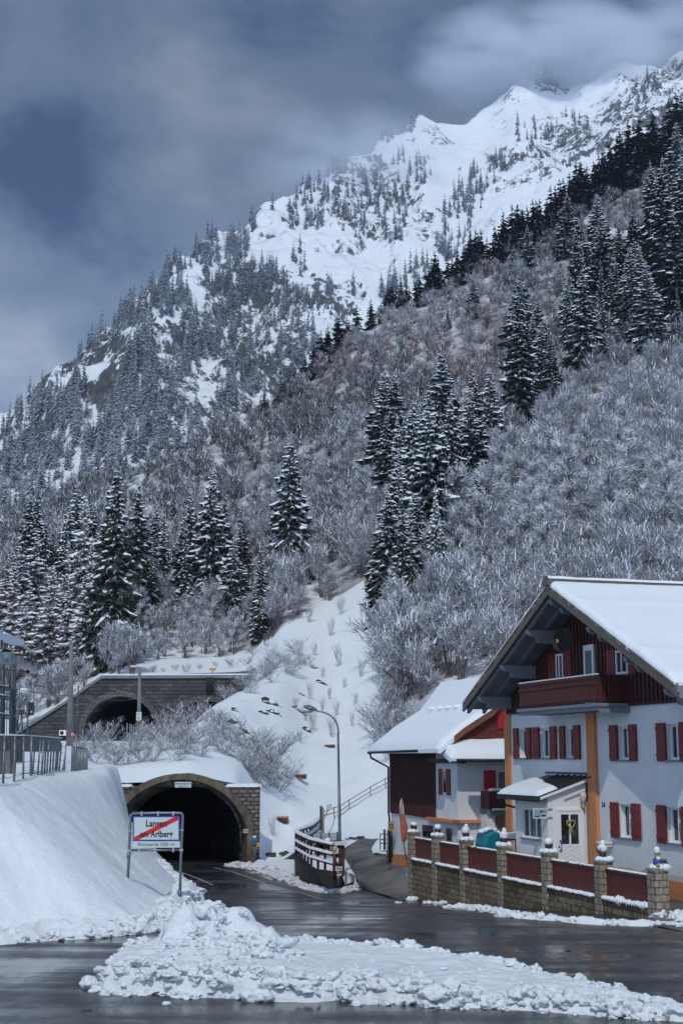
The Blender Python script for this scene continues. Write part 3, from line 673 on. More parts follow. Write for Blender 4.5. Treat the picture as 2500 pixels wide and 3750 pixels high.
# hydrant against the right pier
hp = P(*cz2(1190, 935), 79.4)
h = thing('hydrant', (hp.x, hp.y, -1.6), 'blue topped grey green standpipe with snow cap beside the road tunnel pier', 'hydrant')
b0 = Vector((hp.x, hp.y, -1.6))
mb = MB(); mb.tube([b0, b0 + Vector((0, 0, 1.35))], .07, 10); mb.tube([b0 + Vector((0, 0, 1.2)), b0 + Vector((0, 0, 1.34))], .09, 10); build(mb, 'standpipe', M['green_pipe'], h)
mb = MB(); mb.lathe(b0 + Vector((0, 0, 1.34)), [(.06, 0), (.11, .04), (.12, .2), (.09, .28), (.04, .3)], 12); mb.tube([b0 + Vector((-.17, -.02, 1.5)), b0 + Vector((.17, -.02, 1.5))], .045, 8); build(mb, 'head', M['blue'], h)
mb = MB(); mb.lump(b0 + Vector((0, 0, 1.68)), .12, .12, .08, 4); build(mb, 'snow_cap', M['snow_clump'], h)
mb = MB(); q = P(*cz2(1222, 768), 80.28); mb.cbox(q, .16, .04, .24)
mb2 = solo(mb, 'marker_plate', M['yellow'], q, 'small yellow plate fixed to the edge of the stone tunnel pier', 'sign')

# railway tunnels
ry = 158.0
t2 = thing('railway_tunnel_portal', (-25.2, ry, 6.45), 'dark ashlar railway portal with two arched openings and a sloping left wing wall', 'tunnel portal')
def rtop(x): return float(np.interp(x, [-38, -36.76, -31.6, -27.6, -27.5, -9], [6.6, 7.05, 10.6, 13.45, 13.5, 13.52]))
AR = [(-25.25, 7.35, 4.15, 4.1), (-15.6, 7.2, 4.0, 3.75)]
portal_wall(t2, 'stone_wall', M['ashlar'], ry, 1.6, -37.4, -8.5, rtop, 6.2, AR)
mb = MB(); pts = [(-37.4, 6.85), (-31.6, 10.6), (-27.55, 13.47), (-8.5, 13.54)]
for (xa, za), (xb, zb) in zip(pts, pts[1:]):
    mb.prism([(xa, ry - .25, za), (xb, ry - .25, zb), (xb, ry - .25, zb + .34), (xa, ry - .25, za + .34)], (0, 1.9, 0))
build(mb, 'coping', M['concrete'], t2)
mb = MB()
for (xa, za), (xb, zb) in zip(pts[2:], pts[3:]):
    mb.prism([(xa, ry - .2, za + .35), (xb, ry - .2, zb + .35), (xb, ry - .2, zb + .5), (xa, ry - .2, za + .5)], (0, 1.6, 0))
build(mb, 'snow_cap', M['snow'], t2)
for cx, zc, a, b in AR:
    ring(t2, 'arch_ring', M['ashlar_ring'] if 'ashlar_ring' in M else M['concrete_dark'], ry - .12, ry + 1.7, arch_profile(cx, zc, a + .62, b + .62, 6.2), arch_profile(cx, zc, a - .02, b - .02, 6.2))
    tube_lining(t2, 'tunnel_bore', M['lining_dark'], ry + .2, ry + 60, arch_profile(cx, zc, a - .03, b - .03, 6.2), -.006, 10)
mb = MB(); a = P(*c1(518, 860), 157.7); mb.cbox(a, .78, .4, .62); fan = MB(); fan.tube([a + Vector((-.08, -.21, 0)), a + Vector((-.08, -.24, 0))], .22, 20)
o = solo(mb, 'heat_pump', M['win_white'], a, 'white outdoor heat pump unit against the wing wall of the railway portal', 'heat pump')
build(fan, 'fan_grille', M['black'], o)
# ------------------------------------------------------------------ the guest house
e_ = Vector((-.305, 1, 0)).normalized(); u = -e_; w = Vector((-u.y, u.x, 0)); k_ = Vector((0, 0, 1))
A0 = P(2400, 2775, 44); Oh = plane_hit(1864, 3054, A0, w); O = Vector((Oh.x, Oh.y, 0))
def H(a, b, z): return O + u * a + w * b + k_ * z
def fa(px, b=0.0): h = plane_hit(px[0], px[1], O + w * b, w); d = h - O; return d.dot(u), h.z
def fu(px, a): h = plane_hit(px[0], px[1], O + u * a, u); d = h - O; return d.dot(w), h.z
WROT = -math.atan2(w.y, w.x)
M['splitstone_w'] = bricks('split_face_blocks', (.24, .205, .15), (.17, .145, .105), (.06, .05, .035), .40, .195, gap=.014, var=.5, bump=.9, stain=(.5, .46, .38), rot=0)
def hbox(mb, a0, a1, b0, b1, z0, z1): mb.box(H(a0, b0, z0), u * (a1 - a0), w * (b1 - b0), k_ * (z1 - z0))
def hpoly(mb, pts, b0, b1): mb.prism([H(a, b0, z) for a, z in pts], w * (b1 - b0))
def upoly(mb, pts, a0, a1): mb.prism([H(a0, b, z) for b, z in pts], u * (a1 - a0))
GZ = .40
AX, ZR, ZL, AL, AR_, VB = 7.25, 10.22, 6.42, -.8, 15.45, -1.5     # roof: apex a, underside heights at verge
house = thing('guest_house', H(7, 5, GZ), 'white gabled guest house with red shutters, red wood gable and snowy roof', 'house')
hl = -(ZR - ZL) / (AX - AL); 
mb = MB(); BACK = 16
# wall shell with real window openings on the gable side, closed sides behind
WZ = 6.21
wins = []   # a0,a1 opening, z0,z1 ; shutters list (a0,a1)
wins += [(1.17, 1.88, 4.50, 5.58, [(.72, 1.15), (1.9, 2.3)]), (3.08, 3.98, 4.50, 5.58, [(2.5, 3.06), (4.0, 4.5)]), (5.24, 5.9, 4.50, 5.58, [(4.80, 5.21), (5.93, 6.4)]),
         (9.17, 9.93, 4.44, 5.52, [(8.62, 9.15), (9.95, 10.42)]), (12.3, 13.1, 4.44, 5.52, [(11.74, 12.28), (13.12, 13.66)]),
         (9.07, 9.93, 1.92, 2.98, [(8.52, 9.05), (9.96, 10.5)]), (12.13, 13.0, 1.92, 2.98, [(11.56, 12.1), (13.03, 13.56)])]
xs = sorted(set([0, 18] + [q for w_ in wins for q in w_[:2]])); zs = sorted(set([.2, WZ] + [q for w_ in wins for q in w_[2:4]]))
for xa, xb in zip(xs, xs[1:]):
    for za, zb in zip(zs, zs[1:]):
        if any(xa >= w_[0] - 1e-4 and xb <= w_[1] + 1e-4 and za >= w_[2] - 1e-4 and zb <= w_[3] + 1e-4 for w_ in wins): continue
        mb.quad(H(xa, 0, za), H(xb, 0, za), H(xb, 0, zb), H(xa, 0, zb))
for a0, a1, z0, z1, _ in wins:
    for p, q in (((a0, z0), (a1, z0)), ((a1, z0), (a1, z1)), ((a1, z1), (a0, z1)), ((a0, z1), (a0, z0))):
        mb.quad(H(p[0], 0, p[1]), H(q[0], 0, q[1]), H(q[0], .22, q[1]), H(p[0], .22, p[1]))
mb.quad(H(0, 0, .2), H(0, BACK, .2), H(0, BACK, WZ), H(0, 0, WZ)); mb.quad(H(18, 0, .2), H(18, BACK, .2), H(18, BACK, WZ), H(18, 0, WZ))
mb.quad(H(0, BACK, .2), H(18, BACK, .2), H(18, BACK, WZ), H(0, BACK, WZ)); mb.quad(H(0, 0, WZ), H(18, 0, WZ), H(18, BACK, WZ), H(0, BACK, WZ))
build(mb, 'wall', M['white_wall'], house, recalc=False)
mb = MB(); hbox(mb, -.02, 18, -.05, -.002, .2, .78); build(mb, 'plinth', M['orange'], house)
mb = MB(); hbox(mb, -.16, .37, -.07, -.003, .2, WZ); hbox(mb, -.16, -.003, -.003, .4, .2, WZ); build(mb, 'pilaster', M['orange'], house)
mb = MB(); hbox(mb, 7.04, 7.62, -.13, -.004, .2, WZ); build(mb, 'pilaster', M['orange'], house)
# damp streaks and splash marks on the render
mb = MB(); rg = random.Random(3)
for a0, a1, z0, z1, _ in wins[:0]:
    for k in range(3):
        x = rg.uniform(a0, a1); hh = rg.uniform(.15, .5); ww = rg.uniform(.015, .04)
        mb.quad(H(x, -.004, z0 - .07), H(x + ww, -.004, z0 - .07), H(x + ww * .6, -.004, z0 - .07 - hh), H(x + ww * .3, -.004, z0 - .07 - hh))
mb = MB(); pts = [(7.7, .79), (7.7, 1.0)] + [(7.7 + i * .5, .95 + .16 * nz(i * .9, 4)) for i in range(1, 20)] + [(17.3, .79)]
mb.add([H(a, -.005, z) for a, z in pts], [tuple(range(len(pts)))]); build(mb, 'splash_marks', mat('splash_stain', (.60, .56, .53), .95, var=.25, vs=2), house, recalc=False)
# gable boarding: vertical boards with cover strips
def roof_under(a): return ZR - .10 - (AX - a) * (ZR - ZL) / (AX - AL) if a < AX else ZR - .10 - (a - AX) * (ZR - ZL + .05) / (AR_ - AX)
mb = MB(); mb.mi = 0
hpoly(mb, [(0, WZ + .002), (14.6, WZ + .002), (AX, roof_under(AX) + .1), (0, roof_under(0) + .02)], -.03, .3)
a = .1
while a < 14.2:
    zt = roof_under(a)
    if zt > WZ + .15: mb.box(H(a, -.075, WZ + .01), u * .11, w * .05, k_ * (zt - WZ - .02))
    a += .26
build(mb, 'gable_boarding', M['wood_dark'], house)
def window(parent, a0, a1, z0, z1, bf, sh=(), curtain=True, shm='shutter', dark=False, mull=True, dz=0.0):
    """frame set back in its opening, panes behind, sill in front, shutters folded flat on the wall"""
    f = MB(); t = .07
    hbox(f, a0, a0 + t, bf, bf + .08, z0, z1); hbox(f, a1 - t, a1, bf, bf + .08, z0, z1)
    hbox(f, a0 + t, a1 - t, bf, bf + .08, z0, z0 + t); hbox(f, a0 + t, a1 - t, bf, bf + .08, z1 - t, z1)
    am = (a0 + a1) / 2
    if mull: hbox(f, am - .035, am + .035, bf - .01, bf + .08, z0 + t, z1 - t)
    wn = build(f, 'window', M['win_white'], parent)
    g = MB(); g.quad(H(a0 + t, bf + .05, z0 + t), H(a1 - t, bf + .05, z0 + t), H(a1 - t, bf + .05, z1 - t), H(a0 + t, bf + .05, z1 - t)); build(g, 'pane', M['glass'], wn, recalc=False)
    s = MB(); hbox(s, a0 - .06, a1 + .06, -.08, bf, z0 - .06, z0 - .005); build(s, 'sill', M['grey_wood'], wn)
    for k, (s0, s1) in enumerate(sh):
        q = MB(); c = -.09
        n = 4; wd = (s1 - s0) / n
        for i in range(n): hbox(q, s0 + i * wd + .006, s0 + (i + 1) * wd - .006, c, c + .035, z0 - .05, z1 + .06)
        hbox(q, s0 - .005, s1 + .005, c + .035, c + .055, z0 - .04, z1 + .05)
        for zz in (z0 + .10, z1 - .16): hbox(q, s0 + .01, s1 - .01, c - .025, c, zz, zz + .09)
        sh_ = build(q, 'shutter', M[shm], wn)
    return wn
for a0, a1, z0, z1, shs in wins: window(house, a0, a1, z0, z1, .12, shs)
# gable windows and balcony door behind the balcony
for a0, a1, z0, z1, shs in [(4.72, 5.3, 7.05, 8.25, [(4.05, 4.62), (5.38, 5.95)]), (9.3, 10.1, 7.25, 8.05, [(8.62, 9.22), (10.16, 10.6)])]:
    window(house, a0, a1, z0, z1, -.10, shs)
mb = MB(); hbox(mb, 7.0, 7.75, -.12, -.03, 6.35, 8.4); bd = build(mb, 'balcony_door', M['win_white'], house)
mb = MB(); mb.quad(H(7.13, -.125, 7.0), H(7.62, -.125, 7.0), H(7.62, -.125, 8.2), H(7.13, -.125, 8.2)); build(mb, 'pane', M['glass'], bd, recalc=False)
# balcony
BB = -1.12
mb = MB()
def rail_boards(mb, pa, pb, z0, z1, n, th):
    d = (pb - pa); L_ = d.length; d.normalize(); s = Vector((d.y, -d.x, 0)) * th; wd = L_ / n
    for i in range(n):
        q = pa + d * (i * wd + .012); mb.box(Vector((q.x, q.y, z0 + .03 * (i % 2))), d * (wd - .024), s, k_ * (z1 - z0))
rail_boards(mb, H(3.8, BB, 0), H(9.93, BB, 0), 6.30, 7.10, 34, .03)
rail_boards(mb, H(9.93, BB, 0), H(9.93, -.05, 0), 6.30, 7.10, 7, .03)
rail_boards(mb, H(3.8, -.05, 0), H(3.8, BB, 0), 6.30, 7.10, 7, .03)
for z0, z1 in ((7.10, 7.20), (6.40, 6.48), (6.90, 6.97)):
    hbox(mb, 3.76, 9.97, BB - .06, BB + .06, z0, z1); hbox(mb, 9.87, 9.97, BB + .06, -.1, z0, z1); hbox(mb, 3.76, 3.86, BB + .06, -.1, z0, z1)
bal = build(mb, 'balcony', M['wood_red'], house)
mb = MB(); hbox(mb, 3.7, 10.05, BB - .12, BB, 6.16, 6.27); hbox(mb, 9.95, 10.05, BB, 0, 6.16, 6.27); hbox(mb, 3.8, 9.9, BB, 0, 6.19, 6.25)
hbox(mb, 3.75, 10.0, BB - .04, BB + .02, 6.02, 6.158); hbox(mb, 9.86, 10.0, BB + .02, 0, 5.96, 6.158)
for i in range(7): hbox(mb, 4.0 + i * .92, 4.14 + i * .92, BB + .03, 0, 6.04, 6.18)
build(mb, 'balcony_floor', M['grey_wood'], bal)
mb = MB(); hbox(mb, 3.78, 9.95, BB - .05, BB + .05, 7.202, 7.24); build(mb, 'rail_snow', M['snow_roof'], bal)
# roof slabs
LS = Vector((0, 0, 0))
def slab(mb, a0, z0, a1, z1, th, b0, b1):   # from eave to ridge
    hpoly(mb, [(a0, z0), (a1, z1), (a1, z1 + th), (a0, z0 + th)], b0, b1)
for side in (0, 1):
    ea = AL if side == 0 else AR_; ez = ZL if side == 0 else ZL - .05
    mb = MB(); slab(mb, ea, ez, AX, ZR, .20, VB + .03, BACK + 1); ro = build(mb, 'roof', M['grey_wood'], house)
    mb = MB(); slab(mb, ea - (.05 if side == 0 else -.05), ez - .10, AX, ZR - .08, .30, VB - .05, VB + .028)
    slab(mb, ea, ez + .2, AX, ZR + .2, .06, VB - .07, VB + .12)
    build(mb, 'barge_board', M['fascia'], ro)
    # snow: gently waved sheet with rounded edge
    mb = MB(); rows = []; NB = 90; NA = 40
    for i in range(NA + 1):
        t = i / NA; a = ea + (AX - ea) * t; z = ez + (ZR - ez) * t + .255
        row = []
        for j in range(NB + 1):
            s = (j / NB) ** 1.6; b = VB - .05 + (BACK + 1 - VB) * s
            edge = min(1, max(0, (b - VB + .05) / .16)) ** .5; ee = min(1, max(0, t / .03)) ** .5
            hgt = .04 + (.17 + .035 * nz(a, b, 1, .5)) * edge * ee
            hgt += .055 * max(0, 1 - abs(((t * 6.0) % 1) - .5) / .10) * edge if side == 1 else 0
            row.append(H(a + .02 * nz(a, b * 4, 2, 1), b + .03 * nz(a * 6, b, 3, 1) * (1 - edge + .1), z + hgt * 1.05 + (.05 * nz(a * 5, 0, 1) if edge < .5 else 0) * .3))
        rows.append(row)
    mb.grid(rows)
    # vertical skirts closing the snow down to the roof along verge and eave
    sk = [[p - k_ * (.04 + .0) for p in r[:1]] + [r[0]] for r in rows]
    mb.grid([[r[0] - k_ * .12, r[0]] for r in rows], smooth=False)
    mb.grid([[p - k_ * .10 for p in rows[0]], rows[0]], smooth=False)
    build(mb, 'roof_snow', M['snow_roof'], ro, recalc=False)
# rafters under the overhang, outriggers with stepped ends
mb = MB()
for b in (VB + .12, VB + .78):
    for side in (0, 1):
        ea = AL if side == 0 else AR_; ez = ZL if side == 0 else ZL - .05
        hpoly(mb, [(ea, ez - .17), (AX, ZR - .17), (AX, ZR - .003), (ea, ez - .003)], b, b + .12)
build(mb, 'rafters', M['grey_wood'], house)
def purlin(a, z):
    q = MB()
    upoly(q, [(VB + .02, z - .02), (VB + .08, z - .16), (VB + .26, z - .24), (.0, z - .24), (.0, z), (VB + .02, z)], a - .10, a + .10)
    upoly(q, [(VB + .42, z - .30), (VB + .5, z - .44), (VB + .66, z - .48), (.0, z - .48), (.0, z - .243), (VB + .42, z - .243)], a - .08, a + .08)
    build(q, 'purlin', M['grey_wood'], house)
for px in (c6(440, 480), c6(255, 720), c6(92, 945)):
    a, z = fa(px, VB + .02); purlin(a, roof_under(a) - .08)
for px in (c6(868, 395), c6(1130, 600), c6(1420, 815)):
    a, z = fa(px, VB + .02); purlin(a + .1, roof_under(a + .1) - .08)
purlin(AX, ZR - .28)
# ridge cap
mb = MB(); hpoly(mb, [(AX - .22, ZR + .23), (AX + .22, ZR + .23), (AX + .22, ZR + .46), (AX - .22, ZR + .46)], VB - .14, BACK + 1); rc_ = build(mb, 'ridge_cap', M['fascia'], house)
mb = MB(); rows = [[H(AX + dx, VB - .12 + (BACK + 1.1 - VB) * j / 30, ZR + .46 + hh * (1 + .3 * nz(j * .7, dx))) for j in range(31)] for dx, hh in ((-.24, 0), (-.2, .07), (0, .12), (.2, .07), (.24, 0))]
mb.grid(rows); build(mb, 'ridge_snow', M['snow_roof'], rc_, recalc=False)
# gutter-like lower moulding between boarding and render
mb = MB(); hbox(mb, 10.06, 14.4, -.09, -.03, WZ - .03, WZ + .05); hbox(mb, .4, 3.7, -.09, -.03, WZ - .03, WZ + .05); build(mb, 'cladding_edge', M['wood_dark'], house)
# porch
PB, PA0, PA1 = -1.6, 4.2, 6.9
mb = MB()
def pr(b): return 3.75 + (b - 0) * (3.75 - 3.10) / 1.95 if b > -5 else 0      # roof underside height at distance b
# window-side wall with opening, door-side wall
wo0, wo1, wz0, wz1 = 4.8, 6.35, 1.72, 2.74
for (a0, a1, z0, z1) in ((PA0, wo0, .3, pr(PB)), (wo1, PA1, .3, pr(PB)), (wo0, wo1, .3, wz0), (wo0, wo1, wz1, pr(PB))):
    hbox(mb, a0, a1, PB, PB + .14, z0, z1)
upoly(mb, [(PB + .141, .3), (-.14, .3), (-.14, pr(-.14)), (PB + .141, pr(PB))], PA1 - .14, PA1)
upoly(mb, [(PB + .141, .3), (-.004, .3), (-.004, pr(0)), (PB + .141, pr(PB))], PA0, PA0 + .14)
porch = build(mb, 'porch', M['cream'], house)
mb = MB(); ov = -1.95
upoly(mb, [(ov, pr(ov)), (-.005, pr(0)), (-.005, pr(0) + .12), (ov, pr(ov) + .12)], PA0 - .7, PA1 + .12)
build(mb, 'porch_roof', M['dark_metal'], porch)
mb = MB()
for i in range(9):
    aa = PA0 - .6 + i * .46
    if i > 1: upoly(mb, [(-1.15, pr(-1.15) + .122), (-.02, pr(0) + .122), (-.02, pr(0) + .17), (-1.15, pr(-1.15) + .17)], aa, aa + .04)
hbox(mb, PA0 - .7, PA1 + .12, -.06, -.006, pr(0) + .175, pr(0) + .24)
build(mb, 'roof_seams', M['dark_metal'], porch)
mb = MB(); upoly(mb, [(ov + .02, pr(ov) - .02), (-.14, pr(-.14) - .02), (-.14, pr(-.14) + .07), (ov + .02, pr(ov) + .07)], PA1 + .122, PA1 + .16); build(mb, 'barge_board', M['win_white'], porch)
mb = MB(); rows = []
for i in range(25):
    t = i / 24; a = PA0 - .74 + (PA1 + .86 - PA0) * t; row = []
    lim = float(np.interp(t, [0, .3, .55, .8, 1], [-.3, -.55, -.85, -1.05, -1.2])) + .06 * nz(t * 9, 1)
    for j in range(15):
        s = j / 14; b = ov - .05 + (lim - ov) * s; rnd = min(1, max(0, s / .12)) ** .5 * min(1, max(0, (1 - s) / .2)) ** .5 * min(1, max(0.0, min(t, 1 - t) / .05)) ** .5
        row.append(H(a, b, pr(b) + .122 + (.15 + .03 * nz(a, b, 0, 2)) * rnd))
    rows.append(row)
mb.grid(rows); build(mb, 'roof_snow', M['snow_roof'], porch, recalc=False)
mb = MB(); mb.tube([H(PA0 - .7, ov - .05, pr(ov) - .02), H(PA1 + .1, ov - .05, pr(ov) - .04)], .055, 10)
mb.tube([H(PA0 - .45, ov - .05, pr(ov) - .05), H(PA0 - .45, ov + .0, pr(ov) - .25), H(PA0 - .02, -1.4, pr(ov) - .42), H(PA0 - .02, -.7, pr(ov) - .45)], .04, 8)
build(mb, 'gutter', M['black'], porch)
pw = MB(); b_ = PB
def frame_w(q, a0, a1, z0, z1, b, t=.06, d=.07, mulls=()):
    hbox(q, a0, a0 + t, b, b + d, z0, z1); hbox(q, a1 - t, a1, b, b + d, z0, z1); hbox(q, a0 + t, a1 - t, b, b + d, z0, z0 + t); hbox(q, a0 + t, a1 - t, b, b + d, z1 - t, z1)
    for m_ in mulls: hbox(q, m_ - .035, m_ + .035, b, b + d, z0 + t, z1 - t)
frame_w(pw, wo0, wo1, wz0, wz1, PB + .04, mulls=(5.3, 5.85)); pwn = build(pw, 'window', M['win_white'], house)
mb = MB(); mb.quad(*[H(a, PB + .09, z) for a, z in ((wo0, wz0), (wo1, wz0), (wo1, wz1), (wo0, wz1))]); build(mb, 'pane', M['glass'], pwn, recalc=False)
mb = MB(); hbox(mb, wo0 - .08, wo1 + .05, PB - .07, PB - .003, wz0 - .07, wz0 - .01); build(mb, 'sill', M['grey_wood'], pwn)
# entrance door, in the porch face that looks up the street
db0, db1, dz0, dz1 = -1.33, -.27, .42, 2.78
def ubox(q, b0, b1, z0, z1, a0, a1): q.box(H(a0, b0, z0), w * (b1 - b0), u * (a1 - a0), k_ * (z1 - z0))
mb = MB(); A1 = PA1
ubox(mb, db0, db0 + .09, dz0, dz1, A1 + .002, A1 + .07); ubox(mb, db1 - .09, db1, dz0, dz1, A1 + .002, A1 + .07); ubox(mb, db0 + .09, db1 - .09, dz1 - .09, dz1, A1 + .002, A1 + .07)
ubox(mb, db0 + .09, db1 - .09, dz0, 1.5, A1 + .002, A1 + .045); ubox(mb, db0 + .09, db0 + .2, 1.5, dz1 - .09, A1 + .002, A1 + .05); ubox(mb, db1 - .2, db1 - .09, 1.5, dz1 - .09, A1 + .002, A1 + .05)
dm = (db0 + db1) / 2; ubox(mb, dm - .03, dm + .03, 1.5, dz1 - .2, A1 + .002, A1 + .05); ubox(mb, db0 + .2, db1 - .2, dz1 - .2, dz1 - .09, A1 + .002, A1 + .05); ubox(mb, db0 + .2, db1 - .2, 1.5, 1.58, A1 + .002, A1 + .05)
for i in range(7):
    zz = .55 + i * .13; hw = .07 * (i + 1)
    for sg in (-1, 1): mb.beam(H(A1 + .05, dm + sg * min(hw, .4), zz - .06 * 0), H(A1 + .05, dm, zz + min(hw, .4) * .55), .012, .014, up=u)
door = build(mb, 'door', M['win_white'], house)
mb = MB()
for b0, b1 in ((db0 + .2, dm - .03), (dm + .03, db1 - .2)): mb.quad(H(A1 + .02, b0, 1.58), H(A1 + .02, b1, 1.58), H(A1 + .02, b1, dz1 - .2), H(A1 + .02, b0, dz1 - .2))
build(mb, 'pane', M['glass'], door, recalc=False)
mb = MB(); mb.tube([H(A1 + .06, db0 + .13, 1.72), H(A1 + .13, db0 + .16, 1.66), H(A1 + .13, db0 + .16, 1.42), H(A1 + .06, db0 + .13, 1.36)], .022, 8); mb.lathe(H(A1 + .06, db0 + .09, 1.5), [(.02, -.03), (.05, 0), (.02, .03)], 10)
build(mb, 'handle', M['sign_blue'], door)
wr = H(A1 + .09, dm + .02, 2.26)
t = thing('door_wreath', wr, 'heart shaped wreath with yellow green ribbon hung on the white entrance door', 'wreath')
mb = MB()
for i in range(26):
    th = 2 * math.pi * i / 26; x = .15 * math.sin(th) ** 3; z = (.13 * math.cos(th) - .05 * math.cos(2 * th) - .02 * math.cos(3 * th))
    mb.lump(wr + w * x + k_ * z, .035, .035, .035, i, 1)
build(mb, 'heart_ring', M['tan'], t)
mb = MB(); mb.lump(wr - k_ * .17, .06, .05, .05, 2, 1)
for sg in (-1, 1): mb.beam(wr - k_ * .17, wr - k_ * .33 + w * .10 * sg, .04, .015)
mb.beam(wr - k_ * .17, wr - k_ * .30, .05, .015)
build(mb, 'ribbon', mat('yellow_green_ribbon', (.45, .42, .06), .6), t)
# porch lamp
lp = H(A1 + .12, -.33 + .03, 3.1)
t = thing('porch_lamp', lp, 'white wall lantern above the right edge of the entrance door', 'lamp')
mb = MB(); mb.lathe(lp + k_ * -.02, [(.03, -.16), (.09, -.02), (.12, .1), (.11, .2), (.04, .27)], 14); build(mb, 'globe', M['lampglass'], t)
mb = MB(); mb.lathe(lp, [(.03, -.36), (.07, -.3), (.06, -.2), (.03, -.16)], 10); ubox(mb, -.36, -.24, 2.72, 2.95, A1 + .003, A1 + .05); mb.beam(H(A1 + .04, -.3, 2.78), lp - k_ * .3, .04, .04); build(mb, 'bracket', M['tan'], t)
# guest room sign projecting from the porch corner
sb1, sb0 = PB - .02, fu(c5(418, 650), 6.95)[0]
sz1, sz0 = fu(c5(418, 648), 6.95)[1], fu(c5(418, 728), 6.95)[1]
t = thing('guest_room_sign', H(6.95, sb0, sz0), 'white sign reading GÄSTEZIMMER beside the porch window', 'sign')
mb = MB(); ubox(mb, sb0, sb1, sz0, sz1, 6.92, 6.955); build(mb, 'panel', M['sign_white'], t)
sw = sb1 - sb0; scn = (sb0 + sb1) / 2
mb = MB(); text_mesh(mb, 'GÄSTEZIMMER', H(6.957, scn, sz1 - .17), w, k_, .12, w=sw * .86, off=.003); build(mb, 'lettering', M['letter'], t, recalc=False)
mb = MB(); ubox(mb, sb0 + .04, sb0 + sw * .46, sz0 + .05, sz0 + .17, 6.957, 6.962); ubox(mb, scn - .02, scn + .1, sz0 + .2, sz0 + .27, 6.957, 6.962); build(mb, 'teal_badge', mat('sign_teal', (.02, .12, .16), .5), t)
mb = MB(); ubox(mb, sb0 + .06, sb0 + sw * .43, sz0 + .11, sz0 + .145, 6.963, 6.965); build(mb, 'badge_text_bar', M['sign_white'], t)
mb = MB(); ubox(mb, sb1 - .26, sb1 - .08, sz0 + .07, sz0 + .14, 6.957, 6.962); build(mb, 'blue_badge', M['sign_blue'], t)
mb = MB(); ubox(mb, sb1, sb1 + .18, sz0 + .02, sz0 + .04, 6.925, 6.95); ubox(mb, sb1, sb1 + .18, sz1 - .04, sz1 - .02, 6.925, 6.95); build(mb, 'bracket', M['dark_metal'], t)
# house number
n0 = fa(c2(1203, 1135)); mb = MB(); text_mesh(mb, '26', H(n0[0], -.012, n0[1]), u, k_, .17, w=.26, off=-.004, bold=True)
mb.v = [tuple(Vector(v) - w * .006) for v in mb.v]
build(mb, 'house_number', M['letter'], house, recalc=False)
# mailbox shelf by the pilaster
q0 = fa(c5(960, 910), -.2); mb = MB(); hbox(mb, q0[0] - .15, q0[0] + .35, -.42, -.06, q0[1] - .02, q0[1] + .04); hbox(mb, q0[0] + .1, q0[0] + .3, -.3, -.06, q0[1] - .12, q0[1] - .02)
build(mb, 'wall_shelf', M['win_white'], house)
# satellite dish hanging from the left purlin
dc = plane_hit(*c6(702, 475), O + w * (-.85), w)
t = thing('satellite_dish', dc, 'dark round satellite dish mounted under the gable eave', 'satellite dish')
mb = MB(); nrm = (Vector((-.55, -.8, .35))).normalized(); ta = nrm.cross(k_).normalized(); tb_ = nrm.cross(ta)
rows = []
for i in range(9):
    r = .38 * i / 8; rows.append([dc + (ta * math.cos(x) + tb_ * math.sin(x) * 1.28) * r + nrm * (.10 * (r / .38) ** 2 - .1) for x in [2 * math.pi * j / 28 for j in range(29)]])
mb.grid(rows); build(mb, 'reflector', mat('dark_dish_paint', (.016, .009, .012), .8), t, recalc=False)
mb = MB(); mb.tube([dc - nrm * .08, dc - nrm * .35, H(5.6, -.05, dc.z - .1)], .03, 8); mb.tube([dc - tb_ * -.42, dc + nrm * .35 + tb_ * .25, ], .015, 6); build(mb, 'arm', M['dark_metal'], t)
mb = MB(); mb.cbox(dc + nrm * .38 + tb_ * .22, .07, .07, .12); build(mb, 'receiver', M['tan'], t)

# ------------------------------------------------------------------ adjoining farmhouse
AB, AW = -4.0, -.57        # near wall plane (a), left wall plane (b)
annex = thing('farmhouse', H(-8, 2, -.2), 'lower adjoining farmhouse with dark board wall, orange ledge and deep snow on its roof', 'house')
g0 = -.35; aF = -12.6
mb = MB()
hpoly(mb, [(aF, g0 - .3), (AB, g0 + .5), (AB, 4.6), (aF, 4.95)], AW, 7)
hpoly(mb, [(AB - .01, 4.6), (aF, 4.95), (aF, 5), (AB, 5)], AW + .05, 7)
mb2 = build(mb, 'wall', M['white_wall'], annex)
mb = MB(); hpoly(mb, [(aF - .02, 1.95), (-7.3, 1.86), (-6.55, 1.86), (-6.55, 4.95), (aF - .02, 4.98)], AW - .05, AW - .003)
a = aF + .05
while a < -6.6: hbox(mb, a, a + .05, AW - .075, AW - .045, 1.9, 4.95); a += .17
hbox(mb, -6.62, -6.52, AW - .08, AW - .003, 1.86, 4.9)
build(mb, 'board_cladding', M['wood_dark'], annex)
mb = MB(); hpoly(mb, [(aF, g0 - .3), (-6, g0 + .3), (-6, .35), (aF, -.02)], AW - .04, AW - .002); build(mb, 'plinth', M['orange'], annex)
